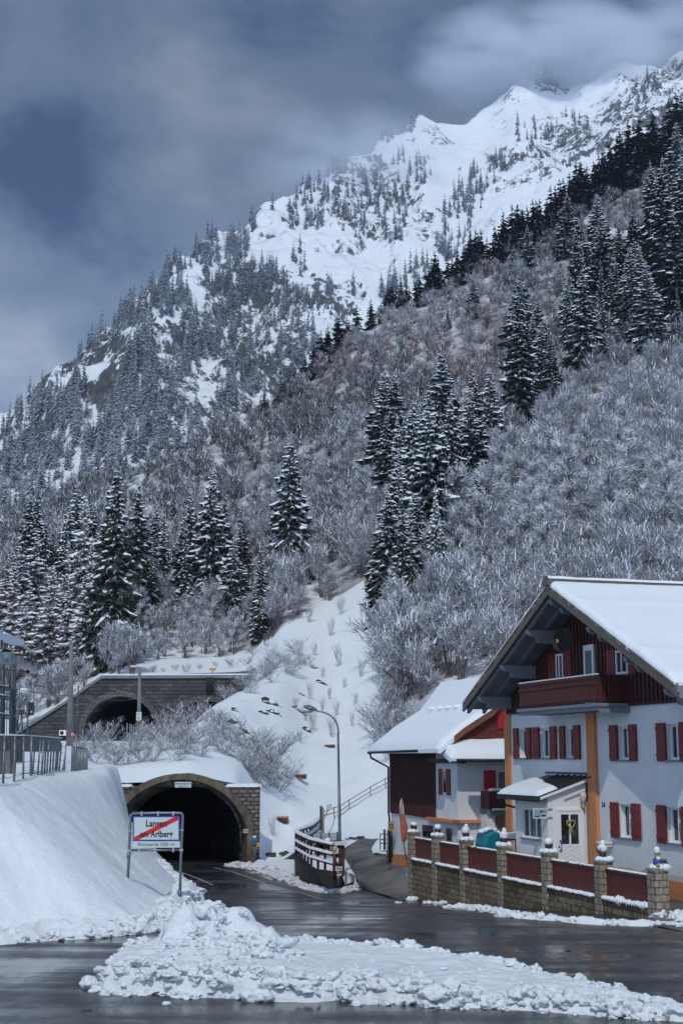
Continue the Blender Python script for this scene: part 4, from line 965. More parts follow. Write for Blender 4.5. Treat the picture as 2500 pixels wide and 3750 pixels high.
# bay with orange ledge
mb = MB(); hbox(mb, -7.3, AB + .25, AW - .22, AW - .002, 1.80, 1.93); ubox(mb, AW - .22, 1.3, 1.80, 1.93, AB + .003, AB + .25); build(mb, 'ledge', M['orange'], annex)
def wn_annex(): 
    s0 = fa(c4(675, 1100), AW)[0]; s1 = fa(c4(785, 1345), AW)[0]
    return s0, s1
s0, s1 = wn_annex()
fr = MB(); a0, a1, z0, z1 = s0 + .42, s1 - .45, 2.98, 3.98
frame_w(fr, a0, a1, z0, z1, AW - .03, t=.05, d=.028); wv = build(fr, 'window', M['win_white'], annex)
mb = MB(); mb.quad(*[H(a, AW - .015, z) for a, z in ((a0, z0), (a1, z0), (a1, z1), (a0, z1))]); build(mb, 'pane', M['glass'], wv, recalc=False)
for q0_, q1_ in ((s0, s0 + .4), (s1 - .43, s1)):
    mb = MB(); hbox(mb, q0_, q1_, AW - .07, AW - .035, z0 - .05, z1 + .05); build(mb, 'shutter', M['shutter'], wv)
# ground-floor windows under the boards
for pa, pb in (((515, 1620), (615, 1750)), ):
    x0, zt = fa(c4(*pa), AW); x1, zb = fa(c4(*pb), AW)
    fr = MB(); frame_w(fr, x0, x1, zb, zt, AW - .03, t=.06, d=.028, mulls=((x0 + x1) / 2,)); hbox(fr, x0, x1, AW - .035, AW - .031, zt - .18, zt)
    wv = build(fr, 'window', M['brown_wood'], annex)
    mb = MB(); mb.quad(*[H(a, AW - .012, z) for a, z in ((x0, zb), (x1, zb), (x1, zt), (x0, zt))]); build(mb, 'pane', M['glass'], wv, recalc=False)
x0, zt = fa(c4(740, 1650), AW); x1, zb = fa(c4(800, 1790), AW)
fr = MB(); frame_w(fr, x0, x1 , zb, zt, AW - .03, t=.05, d=.028); wv = build(fr, 'window', M['grey_wood'], annex)
mb = MB(); mb.quad(*[H(a, AW - .012, z) for a, z in ((x0, zb), (x1, zb), (x1, zt), (x0, zt))]); build(mb, 'pane', M['glass'], wv, recalc=False)
# near wall: bright shutter, curtained window, small balcony
bs0, zt = fu(c4(1090, 1100), AB); bs1, zb = fu(c4(1207, 1345), AB)
fr = MB(); ubox(fr, bs1 + .06, bs1 + .70, zb + .22, zt - .02, AB + .003, AB + .05); wv = build(fr, 'window', M['win_white'], annex)
mb = MB(); mb.quad(*[H(AB + .055, b, z) for b, z in ((bs1 + .14, zb + .3), (bs1 + .62, zb + .3), (bs1 + .62, zt - .08), (bs1 + .14, zt - .08))]); build(mb, 'pane', M['glass'], wv, recalc=False)
mb = MB()
for i in range(7): mb.quad(*[H(AB + .058, b, z) for b, z in ((bs1 + .16 + i * .065, zb + .34 + .05 * (i % 2)), (bs1 + .19 + i * .065, zb + .34), (bs1 + .19 + i * .065, zt - .12), (bs1 + .16 + i * .065, zt - .12))])
build(mb, 'lace_curtain', M['curtain'], wv, recalc=False)
mb = MB(); ubox(mb, bs0, bs1, zb, zt, AB + .06, AB + .10); build(mb, 'shutter', M['shutter_bright'], wv)
p0, zt = fu(c4(1145, 1300), AB + 1.0); p1, zb = fu(c4(1310, 1470), AB + 1.0)
mb = MB(); ubox(mb, p0, p1 + .4, zb, zt, AB + .95, AB + 1.0)
for i in range(11): ubox(mb, p0 + i * .11, p0 + i * .11 + .07, zb, zt - .05, AB + 1.0, AB + 1.02)
ubox(mb, p0, p0 + .04, zb, zt, AB + .12, AB + .95)
bl = build(mb, 'balcony', M['wood_red'], annex)
mb = MB(); ubox(mb, p0 - .06, p1 + .5, zb - .22, zb - .003, AB + .12, AB + 1.04); build(mb, 'balcony_floor', M['concrete'], bl)
mb = MB()
for i in range(7): mb.lump(H(AB + .97, p0 + .12 + i * .14, zt + .05), .12, .09, .07, i, 2); 
for i in range(5): mb.lump(H(AB + 1.05, p0 + .2 + i * .14, zb - .02), .11, .07, .05, i + 9, 2)
build(mb, 'balcony_snow', M['snow_roof'], bl)
# lower projecting part with the brown board
x0_, zt = fu(c4(1128, 1480), AB + .9); 
mb = MB(); ubox(mb, x0_, x0_ + 2.0, -.3, zt - .02, AB + .02, AB + .9); build(mb, 'projection', M['white_wall'], annex)
i0, zt = fu(c4(1207, 1535), AB + .92); i1, zb = fu(c4(1297, 1660), AB + .92)
t = thing('tavern_sign', H(AB + .92, i0, zb), 'square brown wooden board with dark red lettering left of the orange pilaster', 'sign')
mb = MB(); ubox(mb, i0, i1, zb, zt, AB + .905, AB + .935); build(mb, 'board', M['signwood'], t)
mb = MB(); text_mesh(mb, 'Die kleine', H(AB + .938, (i0 + i1) / 2, zt - .16), w, k_, .09, w=(i1 - i0) * .8, off=.004); text_mesh(mb, 'Taverne', H(AB + .938, (i0 + i1) / 2, zt - .31), w, k_, .10, w=(i1 - i0) * .8, off=.004); build(mb, 'lettering', M['signtext'], t, recalc=False)
# roofs
EB = -1.45                          # eave line left
kz = lambda b: float(np.interp(b, [EB, -.35, 1.05, 2.2], [4.84, 5.68, 6.52, 7.92]))   # snow underside height across the slope
aN, aFr = -3.75, -13.2
mb = MB(); bsamp = [EB, -1.2, -.8, -.35, .3, 1.05, 1.8, 2.3]
pr_ = [(b, kz(b)) for b in bsamp]
pts = pr_ + [(b, z - .14) for b, z in pr_[::-1]]
for (b0, z0), (b1, z1) in zip(pr_, pr_[1:]):
    upoly(mb, [(b0, z0 - .14), (b1, z1 - .14), (b1, z1), (b0, z0)], aFr, aN)
upoly(mb, [(2.3, kz(2.3) - .2), (7.5, 5.2), (7.5, 5.34), (2.3, kz(2.3))], aFr, aN)
ro = build(mb, 'roof', M['brown_wood'], annex)
mb = MB(); rows = []; NA, NBB = 50, 40
for i in range(NBB + 1):
    s = i / NBB; b = EB - .07 + (2.45 - EB) * s; row = []
    for j in range(NA + 1):
        q = j / NA; a = aFr + (aN - aFr + .04) * q; ed = min(1, s / .05, (1 - q) / .03 if q < 1 else 0, q / .03 if q > 0 else 0); ed = max(0, ed) ** .5
        step = .10 * sm(.02, 0, abs(b - 1.05)) if True else 0
        row.append(H(a, b, kz(b) + .02 + (.26 + .05 * nz(a, b, 0, .8)) * ed + step * (.6 + .5 * nz(a * 3, 0, 0, 1))))
    rows.append(row)
mb.grid(rows); mb.grid([[p - k_ * .16 for p in rows[0]], rows[0]], smooth=False); mb.grid([[r[-1] - k_ * .2, r[-1]] for r in rows], smooth=False); mb.grid([[r[0] - k_ * .2, r[0]] for r in rows], smooth=False)
build(mb, 'roof_snow', M['snow_roof'], ro, recalc=False)
mb = MB()
for i in range(7): mb.lump(H(-4.3 - i * 1.05, 1.0, kz(1.0) + .30), .40, .13, .10, i, 2)
build(mb, 'snow_guard_drift', M['snow_roof'], ro)
mb = MB()
for i in range(1, len(bsamp)):
    b0, b1 = bsamp[i - 1], bsamp[i]
    if b0 < -1.0: continue
    upoly(mb, [(b0, kz(b0) - .22), (b1, kz(b1) - .22), (b1, kz(b1) + .06), (b0, kz(b0) + .06)], aN, aN + .06)
build(mb, 'barge_board', mat('reddish_barge_board', (.22, .09, .05), .6, var=.2), ro)
# shingled gable
mb = MB(); upoly(mb, [(-1.05, 5.0), (7, 5.0), (7, 5.4), (2.3, 7.7), (1.05, 6.42), (-.35, 5.58)], AB - .6, AB + .02); build(mb, 'shingled_gable', M['shingle'], annex)
b0, z1 = fu(c4(1228, 560), AB + .05); mb = MB(); ubox(mb, b0, b0 + .8, z1 - .62, z1 + .3, AB + .022, AB + .06); build(mb, 'shutter', M['shutter_bright'], annex, label='bright red shutter high on the shingled gable')
# lean-to roof over the near wall
aT, aE = AB + .03, -3.05
zT, zE = 5.28, 4.46
mb = MB(); hpoly(mb, [(aT - .6, zT - .05), (aE, zE - .1), (aE, zE), (aT - .6, zT + .05)], -1.12, 3.2); le = build(mb, 'lean_to_roof', M['dark_metal'], annex)
mb = MB(); rows = []
for i in range(21):
    s = i / 20; row = []
    for j in range(41):
        q = j / 40; b = -1.25 + (3.2 + 1.25) * q + .1 * (1 - s) * (1 - q) ** 6
        a = (AB - 1.6) + (aE + .07 - (AB - 1.6)) * s
        z = float(np.interp(s, [0, .42, .7, 1], [5.55, 5.30, 4.92, 4.48])); z -= (1 - s) * .62 * max(0, 1 - q / .3) ** 1.5
        ed = min(1, (1 - s) / .06 if s < 1 else 0, q / .04 if q > 0 else 0); ed = max(0, ed) ** .5
        row.append(H(a, b, z + (.26 + .04 * nz(a, b, 3, 1)) * ed))
    rows.append(row)
mb.grid(rows); mb.grid([[p - k_ * .12 for p in rows[-1]], rows[-1]], smooth=False); mb.grid([[r[0] - k_ * .2, r[0]] for r in rows], smooth=False)
build(mb, 'roof_snow', M['snow_roof'], le, recalc=False)
mb = MB(); mb.tube([H(aE + .08, -1.0, zE - .06), H(aE + .08, 3.2, zE - .08)], .06, 8)
upoly(mb, [(-1.05, zE + .0), (-.55, zE - .05), (-.55, zE - .2), (-.9, zE - .14)], AB - 2.4, aE)
build(mb, 'gutter', M['black'], le)
mb = MB(); hpoly(mb, [(-6.3, 4.98), (aE, 4.30), (aE, 4.42), (-6.3, 5.14)], -1.16, -1.08); build(mb, 'verge_board', M['grey_wood'], le)
# eave gutter and drain pipe at the far corner
mb = MB(); mb.tube([H(aFr, EB - .06, 4.74), H(-6.2, EB - .06, 4.80)], .06, 8)
mb.tube([H(aFr + .3, EB - .06, 4.70), H(aFr + .3, EB - .02, 4.5), H(aF - .0, AW - .12, 4.05), H(aF, AW - .12, 1.9), H(aF + .1, AW - .12, 1.7), H(aF + .1, AW - .12, -.4)], .05, 8)
build(mb, 'drain_pipe', M['black'], annex)
mb = MB(); hbox(mb, aFr, -6.1, EB - .02, EB + .5, 4.70, 4.80); build(mb, 'eave_tiles', mat('brick_red_eave', (.20, .055, .03), .7, var=.3), annex)
# ------------------------------------------------------------------ boundary wall with pillars
caps = [(1519, 3046), (1621, 3059), (1735, 3074), (1864, 3095), (2009, 3120), (2176, 3150), (2360, 3180)]
cg = [G(*c, 1.40) for c in caps]
bl_ = [(g - O).dot(w) for g in cg]; al_ = [(g - O).dot(u) for g in cg]
bw = sum(bl_) / 7
PW = .45
wall = thing('boundary_wall', H(al_[3], bw, -.3), 'stone block boundary wall with seven pillars and red board panels along the street', 'wall')
mb = MB()
def wz(a): return zroad(H(a, bw, 0).y) - .12
n = 24; pts = [(al_[0] - PW / 2 + (al_[6] - al_[0]) * i / n, wz(al_[0] + (al_[6] - al_[0]) * i / n)) for i in range(n + 1)]
hpoly(mb, pts + [(al_[6] - PW / 2, .22), (al_[0] - PW / 2, .22)], bw - .19, bw + .16)
M['splitstone2'] = M['splitstone']
ws = build(mb, 'stonework', M['splitstone'], wall)
for i in range(7):
    mb = MB(); r = .012
    hbox(mb, al_[i] - PW / 2, al_[i] + PW / 2, bw - .23, bw + .20, wz(al_[i]) - .05, 1.32)
    hbox(mb, al_[i] - PW / 2 - .015, al_[i] + PW / 2 + .015, bw - .245, bw + .215, 1.322, 1.40)
    pl = build(mb, 'pillar', M['pillarstone'], wall)
    mb = MB()
    for k in range(9):
        x, y = random.uniform(-.2, .2), random.uniform(-.18, .18)
        mb.lump(H(al_[i] + x, bw + y, 1.42), .13, .13, .08 + .04 * random.random(), k + i * 9, 2)
    build(mb, 'snow_cap', M['snow_roof'], pl)
M['panel_red'] = mat('red_brown_panel_stain', (.13, .026, .02), .6, var=.35, vs=2, stretch=(5, 5, .6))
for i in range(6):
    a0, a1 = al_[i] + PW / 2 + .02, al_[i + 1] - PW / 2 - .02
    mb = MB(); hbox(mb, a0 - .03, a1 + .03, bw - .24, bw + .18, .222, .29); build(mb, 'coping', M['brown_wood'], wall)
    mb = MB(); n = int((a1 - a0) / .115); wd = (a1 - a0) / n
    for k in range(n):
        x = a0 + k * wd; g = .014
        zs_ = [(.36, .0), (.55, .0), (.60, .012), (.95, .012), (1.0, 0.0), (1.10, 0.0)]
        L_ = [(x + g / 2 + q, z) for z, q in zs_]; R_ = [(x + wd - g / 2 - q, z) for z, q in zs_]
        hpoly(mb, L_ + R_[::-1], bw - .05, bw - .02)
    hbox(mb, a0, a1, bw - .08, bw + .03, 1.09, 1.165); hbox(mb, a0, a1, bw - .018, bw + .02, .42, .50); hbox(mb, a0, a1, bw - .018, bw + .02, .98, 1.04)
    pn = build(mb, 'fence_panel', M['panel_red'], wall)
    mb = MB(); nn = int((a1 - a0) / .16)
    for k in range(nn):
        t = (k + .5) / nn; hh = .035 + (.05 if i == 5 else .02) * random.random() + (.06 if i == 5 and (t > .85 or .28 < t < .42) else 0)
        mb.lump(H(a0 + (a1 - a0) * t, bw - .15, .30), .13, .085, hh + .02, k + 40 * i, 2, amp=.4)
    build(mb, 'coping_snow', M['snow_roof'], wall)
    mb = MB()
    for k in range(int((a1 - a0) / .13)):
        if nz(k * .6, i * 3.3) > -.15: mb.lump(H(a0 + .1 + k * .13, bw - .02, 1.175), .10, .05, .035, k, 2)
    if mb.v: build(mb, 'rail_snow', M['snow_roof'], pn)
# pots
plabels = ['first from the left', 'second from the left', 'third from the left', 'fourth from the left', 'fifth from the left', 'sixth from the left']
for i in range(6):
    c = H(al_[i] - .02, bw - .02, 1.44)
    extra = 'holding a green sprig ' if i == 5 else ''
    t = thing('flower_pot', c, 'brown flower pot ' + extra + 'under snow on the ' + plabels[i].split()[0] + ' pillar from the left', 'flower pot', 'snow capped flower pots on the wall pillars')
    mb = MB(); mb.lathe(c, [(.07, 0), (.105, .02), (.13, .14), (.145, .21), (.12, .22)], 12); build(mb, 'pot', M['clay'], t)
    mb = MB(); hs = [.10, .12, .15, .16, .14, .15][i]; mb.lump(c + Vector((0, 0, .22 + hs * .55)), .155, .155, hs, i * 5, 3, amp=.2); 
    if i in (2, 3, 5): mb.lump(c + Vector((.02, 0, .28 + hs)), .09, .09, .14, i, 2)
    build(mb, 'snow_cap', M['snow_roof'], t)
    if i == 5:
        mb = MB()
        for k in range(26):
            th = random.random() * 6.28; rr = random.uniform(.05, .15); p = c + Vector((math.cos(th) * rr, math.sin(th) * rr, .2)); mb.tube([p, p + Vector((math.cos(th) * .05, math.sin(th) * .05, .1 + .06 * random.random()))], [.012, .004], 4)
        build(mb, 'sprig', M['plant'], t)
# garden gnomes
def gnome(c, s, body, label, hat, face=u, seated=True):
    t = thing('garden_gnome', c, label, 'garden gnome'); side = w
    mb = MB(); mb.lathe(c, [(.10 * s, 0), (.13 * s, .04 * s), (.12 * s, .16 * s), (.07 * s, .24 * s)], 14)
    for sg in (-1, 1): mb.tube([c + k_ * .19 * s + side * .09 * s * sg, c + k_ * .12 * s + side * .14 * s * sg + face * .06 * s, c + k_ * .09 * s + side * .05 * s * sg + face * .13 * s], [.035 * s, .03 * s, .022 * s], 8)
    b = build(mb, 'body', body, t)
    mb = MB()
    for sg in (-1, 1): mb.tube([c + k_ * .04 * s + side * .06 * s * sg + face * .04 * s, c + k_ * .05 * s + side * .08 * s * sg + face * .16 * s], [.045 * s, .04 * s], 8); mb.lump(c + k_ * .05 * s + side * .08 * s * sg + face * .19 * s, .045 * s, .05 * s, .055 * s, 1, 2, amp=.1)
    build(mb, 'legs', M['tan'], t)
    hd = c + k_ * .29 * s + face * .01 * s
    mb = MB(); mb.lump(hd, .075 * s, .075 * s, .08 * s, 3, 2, amp=.08); mb.lump(hd + face * .075 * s - k_ * .005, .02 * s, .02 * s, .02 * s, 1, 1); build(mb, 'head', M['skinp'], t)
    mb = MB(); mb.lump(hd - k_ * .07 * s + face * .04 * s, .065 * s, .05 * s, .075 * s, 5, 2, amp=.2); build(mb, 'beard', M['win_white'], t)
    mb = MB(); mb.lathe(hd + k_ * .03 * s, [(.085 * s, 0), (.075 * s, .06 * s), (.05 * s, .14 * s), (.02 * s, .22 * s), (.004, .25 * s)], 12); build(mb, 'hat', hat, t)
    mb = MB(); mb.lump(hd + k_ * .13 * s - face * .01, .085 * s, .085 * s, .13 * s, 8, 2, amp=.2); build(mb, 'snow_cap', M['snow_roof'], t)
    return t
g = gnome(H(al_[6] + .0, bw + .0, 1.44), 1.05, M['bluecloth'], 'seated garden gnome in blue with a snow covered hat on the rightmost pillar', M['tan'])
mb = MB(); c = H(al_[6] + .06, bw + .18, 1.55)
for k in range(40):
    th = random.random() * 6.28; ph = random.uniform(-.5, 1.4); d = Vector((math.cos(th) * math.cos(ph), math.sin(th) * math.cos(ph), math.sin(ph))); mb.tube([c, c + d * .13], [.01, .003], 4)
build(mb, 'sprig', M['plant'], g)
# low inner pillar with a second gnome, snow covered table, teal toy house
bi = G(*c7(658, 280), 1.30)
t = thing('garden_pillar', (bi.x, bi.y, .3), 'short stone pillar in the yard carrying a small red and blue gnome', 'pillar')
q = Vector((bi.x, bi.y, 0)) + e_ * 1.2
mb = MB(); mb.box(q + k_ * .3 - u * .2 - w * .2, u * .4, w * .4, k_ * .98); build(mb, 'stonework', M['pillarstone'], t)
mb = MB(); 
for k in range(6): mb.lump(q + k_ * 1.33 + w * random.uniform(-.15, .2) + u * random.uniform(-.15, .15), .16, .16, .11, k, 2)
build(mb, 'snow_cap', M['snow_roof'], t)
gnome(q + k_ * 1.40 + w * .05, 1.15, M['redcloth'], 'small gnome in red and blue with a tall snow hat on the inner yard pillar', M['bluecloth'])
tcn_ = H(al_[2] + 1.55, bw + 1.1, .42); tc0 = P(*c7(905, 345), tcn_.y); tc0.z = max(tc0.z, .9)
t = thing('teal_play_house', (tc0.x, tc0.y, .42), 'teal rounded playhouse top with a round black hole and snow, behind the board fence', 'play house')
rows = []
prof = [(-.40, -.62), (-.50, -.1), (-.42, .30), (-.12, .42), (.18, .36), (.45, .05), (.50, -.2), (.40, -.62)]
mb = MB(); mb.mi = 0
def tcp(a, b, z): return tc0 + w * a + u * b + k_ * z
n = len(prof); R_ = []
for dpt, sc_ in ((-.5, .75), (-.42, .93), (-.2, 1), (.2, 1), (.42, .93), (.5, .75)): R_.append([tcp(a * sc_, dpt, z * sc_ if z > -.5 else z) for a, z in prof])
mb.grid(R_, smooth=False); mb.add(R_[0], [tuple(range(n))]); mb.add(R_[-1], [tuple(range(n))]); th_ = build(mb, 'shell', M['teal'], t, recalc=False)
mb = MB(); mb.tube([tcp(.02, .49, 0.0), tcp(.02, .53, 0.0)], .075, 16); build(mb, 'porthole', M['black'], t)
mb = MB()
for k in range(9): mb.lump(tcp(-.38 + k * .11, .1 * math.sin(k), float(np.interp(-.38 + k * .11, [-.42, -.12, .18, .45], [.36, .48, .42, .12]))), .15, .3, .09, k, 2)
build(mb, 'snow_cap', M['snow_roof'], t)
tq = H(al_[3] - 1.1, bw + 1.5, 0)
tb0 = P(*c7(985, 268), H(al_[3] - 2.6, bw + 1.2, 0).y)
t = thing('garden_table', (tb0.x, tb0.y, .42), 'dark red garden table with a thick slab of snow on top behind the fence', 'table')
zt = tb0.z - .06
mb = MB(); mb.box(Vector((tb0.x, tb0.y, zt - .16)) - w * .75, w * 1.5, u * .7, k_ * .06); 
build(mb, 'table_top', M['wood_red'], t)
for sa in (-.68, .62):
    for sb in (.04, .6):
        mb = MB(); mb.box(Vector((tb0.x, tb0.y, .42)) + w * sa + u * sb, w * .06, u * .06, k_ * (zt - .58)); build(mb, 'leg', M['wood_red'], t)
mb = MB(); rows = []
for i in range(11):
    rows.append([Vector((tb0.x, tb0.y, zt - .1)) + w * (-.78 + 1.56 * j / 14) + u * (-.03 + .76 * i / 10) + k_ * (.20 * (min(1, min(i, 10 - i) / 1.5) ** .5) * (min(1, min(j, 14 - j) / 1.2) ** .5) + .02 * nz(i, j, 0, .5)) for j in range(15)])
mb.grid(rows); build(mb, 'snow_slab', M['snow_roof'], t, recalc=False)
# yard behind the wall
mb = MB(); mb.add([H(al_[0] + .2, bw + .1, .20), H(al_[6] + .1, bw + .1, .10), H(al_[6] + 2.2, bw + .1, .16), H(19, 3, .40), H(19, .5, .40), H(-4, .5, .30), H(-4, bw + 1.2, .26)], [tuple(range(7))])
mb.add([H(al_[6] + .1, bw + .1, .10), H(al_[6] + .05, bw - .9, 0.005), H(al_[6] + 4.5, bw - .9, 0.005), H(19, 3, .405), H(al_[6] + 2.2, bw + .1, .16)], [(0, 1, 2, 4), (4, 2, 3)])
tag(build(mb, 'yard_paving', M['drive'], recalc=False), kind='structure')

# ------------------------------------------------------------------ retaining wall, curved fence and lamp at the driveway
foot = [(1084, 3165), (1078, 3185), (1079, 3205), (1105, 3227), (1159, 3249), (1200, 3258), (1224, 3260)]
fg = [GR(*p) for p in foot]; fg[0] = fg[1] + Vector((.6, 5, 0))
topz = [-.42, -.42, -.42, -.50, -.55, -.66, -1.0]
tp = [(1077, 3124), (1077, 3126), (1077, 3128), (1122, 3166), (1175, 3185), (1200, 3192), (1222, 3215)]
mb = MB()
n = len(fg); bev = []
tops = []
for g_, t_ in zip(fg, tp):
    tz = P(t_[0], t_[1], g_.y).z; tops.append(Vector((g_.x, g_.y, tz)))
for i in range(n - 1):
    a, b, ta, tb2 = fg[i] - k_ * .2, fg[i + 1] - k_ * .2, tops[i], tops[i + 1]
    d = (b - a); s = Vector((-d.y, d.x, 0)).normalized() * (.3)
    mb.quad(a, b, tb2, ta); mb.quad(ta, tb2, tb2 + s, ta + s)
rw = thing('retaining_wall', fg[3], 'dark damp concrete retaining wall curving below the brown fence', 'wall')
E1 = GR(1226, 3262); E2 = GR(1254, 3243)
zt_ = P(1238, 3222, E1.y).z
mb.quad(fg[-1] - k_ * .2, E1 - k_ * .2, Vector((E1.x, E1.y, zt_)), tops[-1]); mb.quad(E1 - k_ * .2, E2 - k_ * .2, Vector((E2.x, E2.y, zt_)), Vector((E1.x, E1.y, zt_)))
build(mb, 'face', M['concrete_dark'], rw, recalc=False)
mb = MB(); mb.prism([E1 - Vector((.02, .0, .25)), E2 - Vector((.0, .02, .25)), E2 + Vector((-.1, .5, -.25)), E1 + Vector((-.1, .5, -.25))], (0, 0, zt_ - E1.z + .25)); build(mb, 'end_block', M['concrete_dark'], rw)
# snow plateau behind it
fp = [(1225, 3098), (1190, 3090), (1140, 3078), (1105, 3062), (1086, 3052), (1083, 3046), (1092, 3041), (1112, 3034), (1135, 3025), (1155, 3010), (1168, 2994)]
FZ = .78
fence_pts = [G(*p, FZ) for p in fp]
plat_edge = [t.copy() for t in tops]
mb = MB()
E2b = GR(1262, 3246); E2b.z += .05
inner_ = [GR(1318, 3240), P(1300, 3207, 66.6), P(1273, 3160, 71), P(1256, 3136, 73.5), P(1258, 3108, 78.6), P(1320, 3070, 88)]
left_ = [E2b, Vector((E2.x, E2.y + .1, zt_ + .02)), tops[5] + k_ * .05, tops[4] + k_ * .05, tops[2] + k_ * .03, Vector((tops[0].x + .4, 84, -.3))]
rows = []
for i in range(6):
    rows.append([left_[i].lerp(inner_[i], q / 16) + k_ * (.05 * nz(i * 2, q, 0, .8) + .12 * math.sin(math.pi * q / 16)) for q in range(17)])
big = []
for i in range(5):
    for k in range(8): big.append([rows[i][j].lerp(rows[i + 1][j], k / 8) + k_ * .02 * nz(j, i * 8 + k, 1, .9) for j in range(17)])
big.append(rows[-1]); mb.grid(big)
mb.quad(tops[-1] + k_ * .03, Vector((E1.x, E1.y, zt_ + .02)), Vector((E2.x, E2.y, zt_ + .02)), tops[4] + k_ * .04); mb.grid([[p - k_ * 1.2 for p in inner_], inner_])
tag(build(mb, 'snow_verge', M['snow'], recalc=False), kind='structure')
# curved fence
cf = thing('curved_fence', fence_pts[0] - k_ * 1.15, 'dark brown timber fence with snowy rails curving above the retaining wall', 'fence')
res = []
for a, b in zip(fence_pts, fence_pts[1:]):
    n = max(1, round((b - a).length / 1.15)); res += [a.lerp(b, k / n) for k in range(n)]
res.append(fence_pts[-1])
for k, p in enumerate(res):
    d = (res[min(k + 1, len(res) - 1)] - res[max(k - 1, 0)]); rz = math.atan2(d.y, d.x)
    mb = MB()
    if k == 0: mb.tube([p - k_ * 1.42, p + k_ * .0], .085, 14)
    else: mb.cbox(p - k_ * 1.2, .08, .10, 1.2, rz, base=True)
    build(mb, 'post', M['brown_wood'], cf)
for dz, hh in ((-.02, .11), (-.42, .10), (-.80, .10)):
    mb = MB(); sn = MB()
    for a, b in zip(res, res[1:]):
        d = (b - a).normalized(); s = Vector((d.y, -d.x, 0))
        mb.beam(a + k_ * dz + s * .07 - d * .01, b + k_ * dz + s * .07 + d * .01, .05 if dz < -.1 else .16, hh)
    r_ = build(mb, 'rail', M['brown_wood'], cf)
    for a, b in zip(res, res[1:]):
        d = (b - a).normalized(); s = Vector((d.y, -d.x, 0))
        m_ = (a + b) / 2; top = m_ + k_ * (dz + hh / 2 + .01) + s * .02
        L_ = (b - a).length / 2
        rows = []
        for q, hq in ((-.13, 0), (-.11, .07), (0, .11), (.11, .07), (.13, 0)): rows.append([top + s * q + d * (L_ * 1.01) * t_ + k_ * hq * (1 + .25 * nz(m_.x * 3 + t_, m_.y, 2)) for t_ in (-1, -.5, 0, .5, 1)])
        sn.grid(rows)
    build(sn, 'rail_snow', M['snow_roof'], r_, recalc=False)
# return panel with the poster
pA = fence_pts[0]; pB = P(1236, 3100, pA.y + 1.2); pB.z = FZ
for dz in (-.02, -.42, -.80):
    mb = MB(); mb.beam(pA + k_ * dz, Vector((1,0,0)) * .36 + pA + Vector((0, .3, dz)), .06, .15); build(mb, 'rail', M['brown_wood'], cf)
mb = MB(); mb.cbox(pA + Vector((.36, .3, -1.2)), .14, .14, 1.2, base=True); build(mb, 'post', M['brown_wood'], cf)
mb = MB(); mb.beam(pA + Vector((0, 0, .1)), pA + Vector((.45, .3, .1)), .3, .14); build(mb, 'rail_snow', M['snow_roof'], cf)
po = P(1227, 3113, pA.y - .12)
mb = MB(); mb.cbox(po, .17, .03, .31); o = solo(mb, 'poster', mat('pale_poster', (.55, .55, .36), .6), po, 'small pale poster with a green and yellow landscape on the end of the brown fence', 'poster')
mb = MB()
for k, (dx, dz, sx_, sz_) in enumerate([(0, -.03, .13, .07), (-.02, -.08, .10, .04)]): mb.cbox(po + Vector((dx, -.018 - .002 * k, dz)), sx_, .004, sz_)
build(mb, 'green_field', mat('poster_green', (.16, .24, .03), .6), o)
mb = MB(); mb.cbox(po + Vector((.02, -.018, .05)), .10, .004, .05); build(mb, 'blue_hills', mat('poster_blue', (.12, .28, .26), .6), o)
pp = P(1212, 3107, pA.y - .16); mb = MB(); mb.cbox(pp, .10, .02, .15); o = solo(mb, 'number_plate', M['tan'], pp, 'small cream number plate on the thick round end post of the brown fence', 'sign')
mb = MB(); text_mesh(mb, 'H', pp + Vector((0, -.012, -.03)), (1, 0, 0), (0, 0, 1), .06); build(mb, 'lettering', M['letter'], o, recalc=False)

# street lamp
lb = P(1245.5, 3195, 65.0); lt = P(1237.5, 2690, 65.0)
t = thing('street_lamp', lb, 'tall grey street lamp with curved neck and flat oval head beside the driveway', 'street lamp')
neck = [P(*c3(*q), 65.0) for q in [(748, 440), (745, 380), (735, 320), (712, 275), (680, 238), (640, 210), (590, 188), (540, 175), (498, 168)]]
mb = MB(); mb.tube([lb, lb.lerp(lt, .3), lb.lerp(lt, .31), lt] + neck, [.085, .078, .072, .05] + [.048, .046, .044, .042, .04, .038, .036, .034, .032], 14); build(mb, 'mast', M['steel'], t)
hc = P(*c3(422, 135), 65.0); a_ = P(*c3(500, 165), 65.0); b_2 = P(*c3(343, 115), 65.0); ax = (b_2 - a_).normalized(); L_ = (b_2 - a_).length; up = Vector((0, 1, 0)).cross(ax) * -1
if up.z < 0: up = -up
mb = MB(); rows = []
for i in range(15):
    s = i / 14; r = .30 * math.sin(math.pi * min(1, s * .93 + .07)) ** .7 + .03
    rows.append([a_ + ax * L_ * s + Vector((0, 1, 0)) * r * math.cos(x) + up * (.15 if math.sin(x) > 0 else .07) * math.sin(x) * (r / .33) for x in [2 * math.pi * j / 18 for j in range(19)]])
mb.grid(rows); build(mb, 'head', M['steel'], t, recalc=False)
mb = MB(); mb.lump(a_ + ax * L_ * .60 - up * .11, .30, .22, .13, 3, 3, amp=.02); build(mb, 'diffuser', M['lampglass'], t)
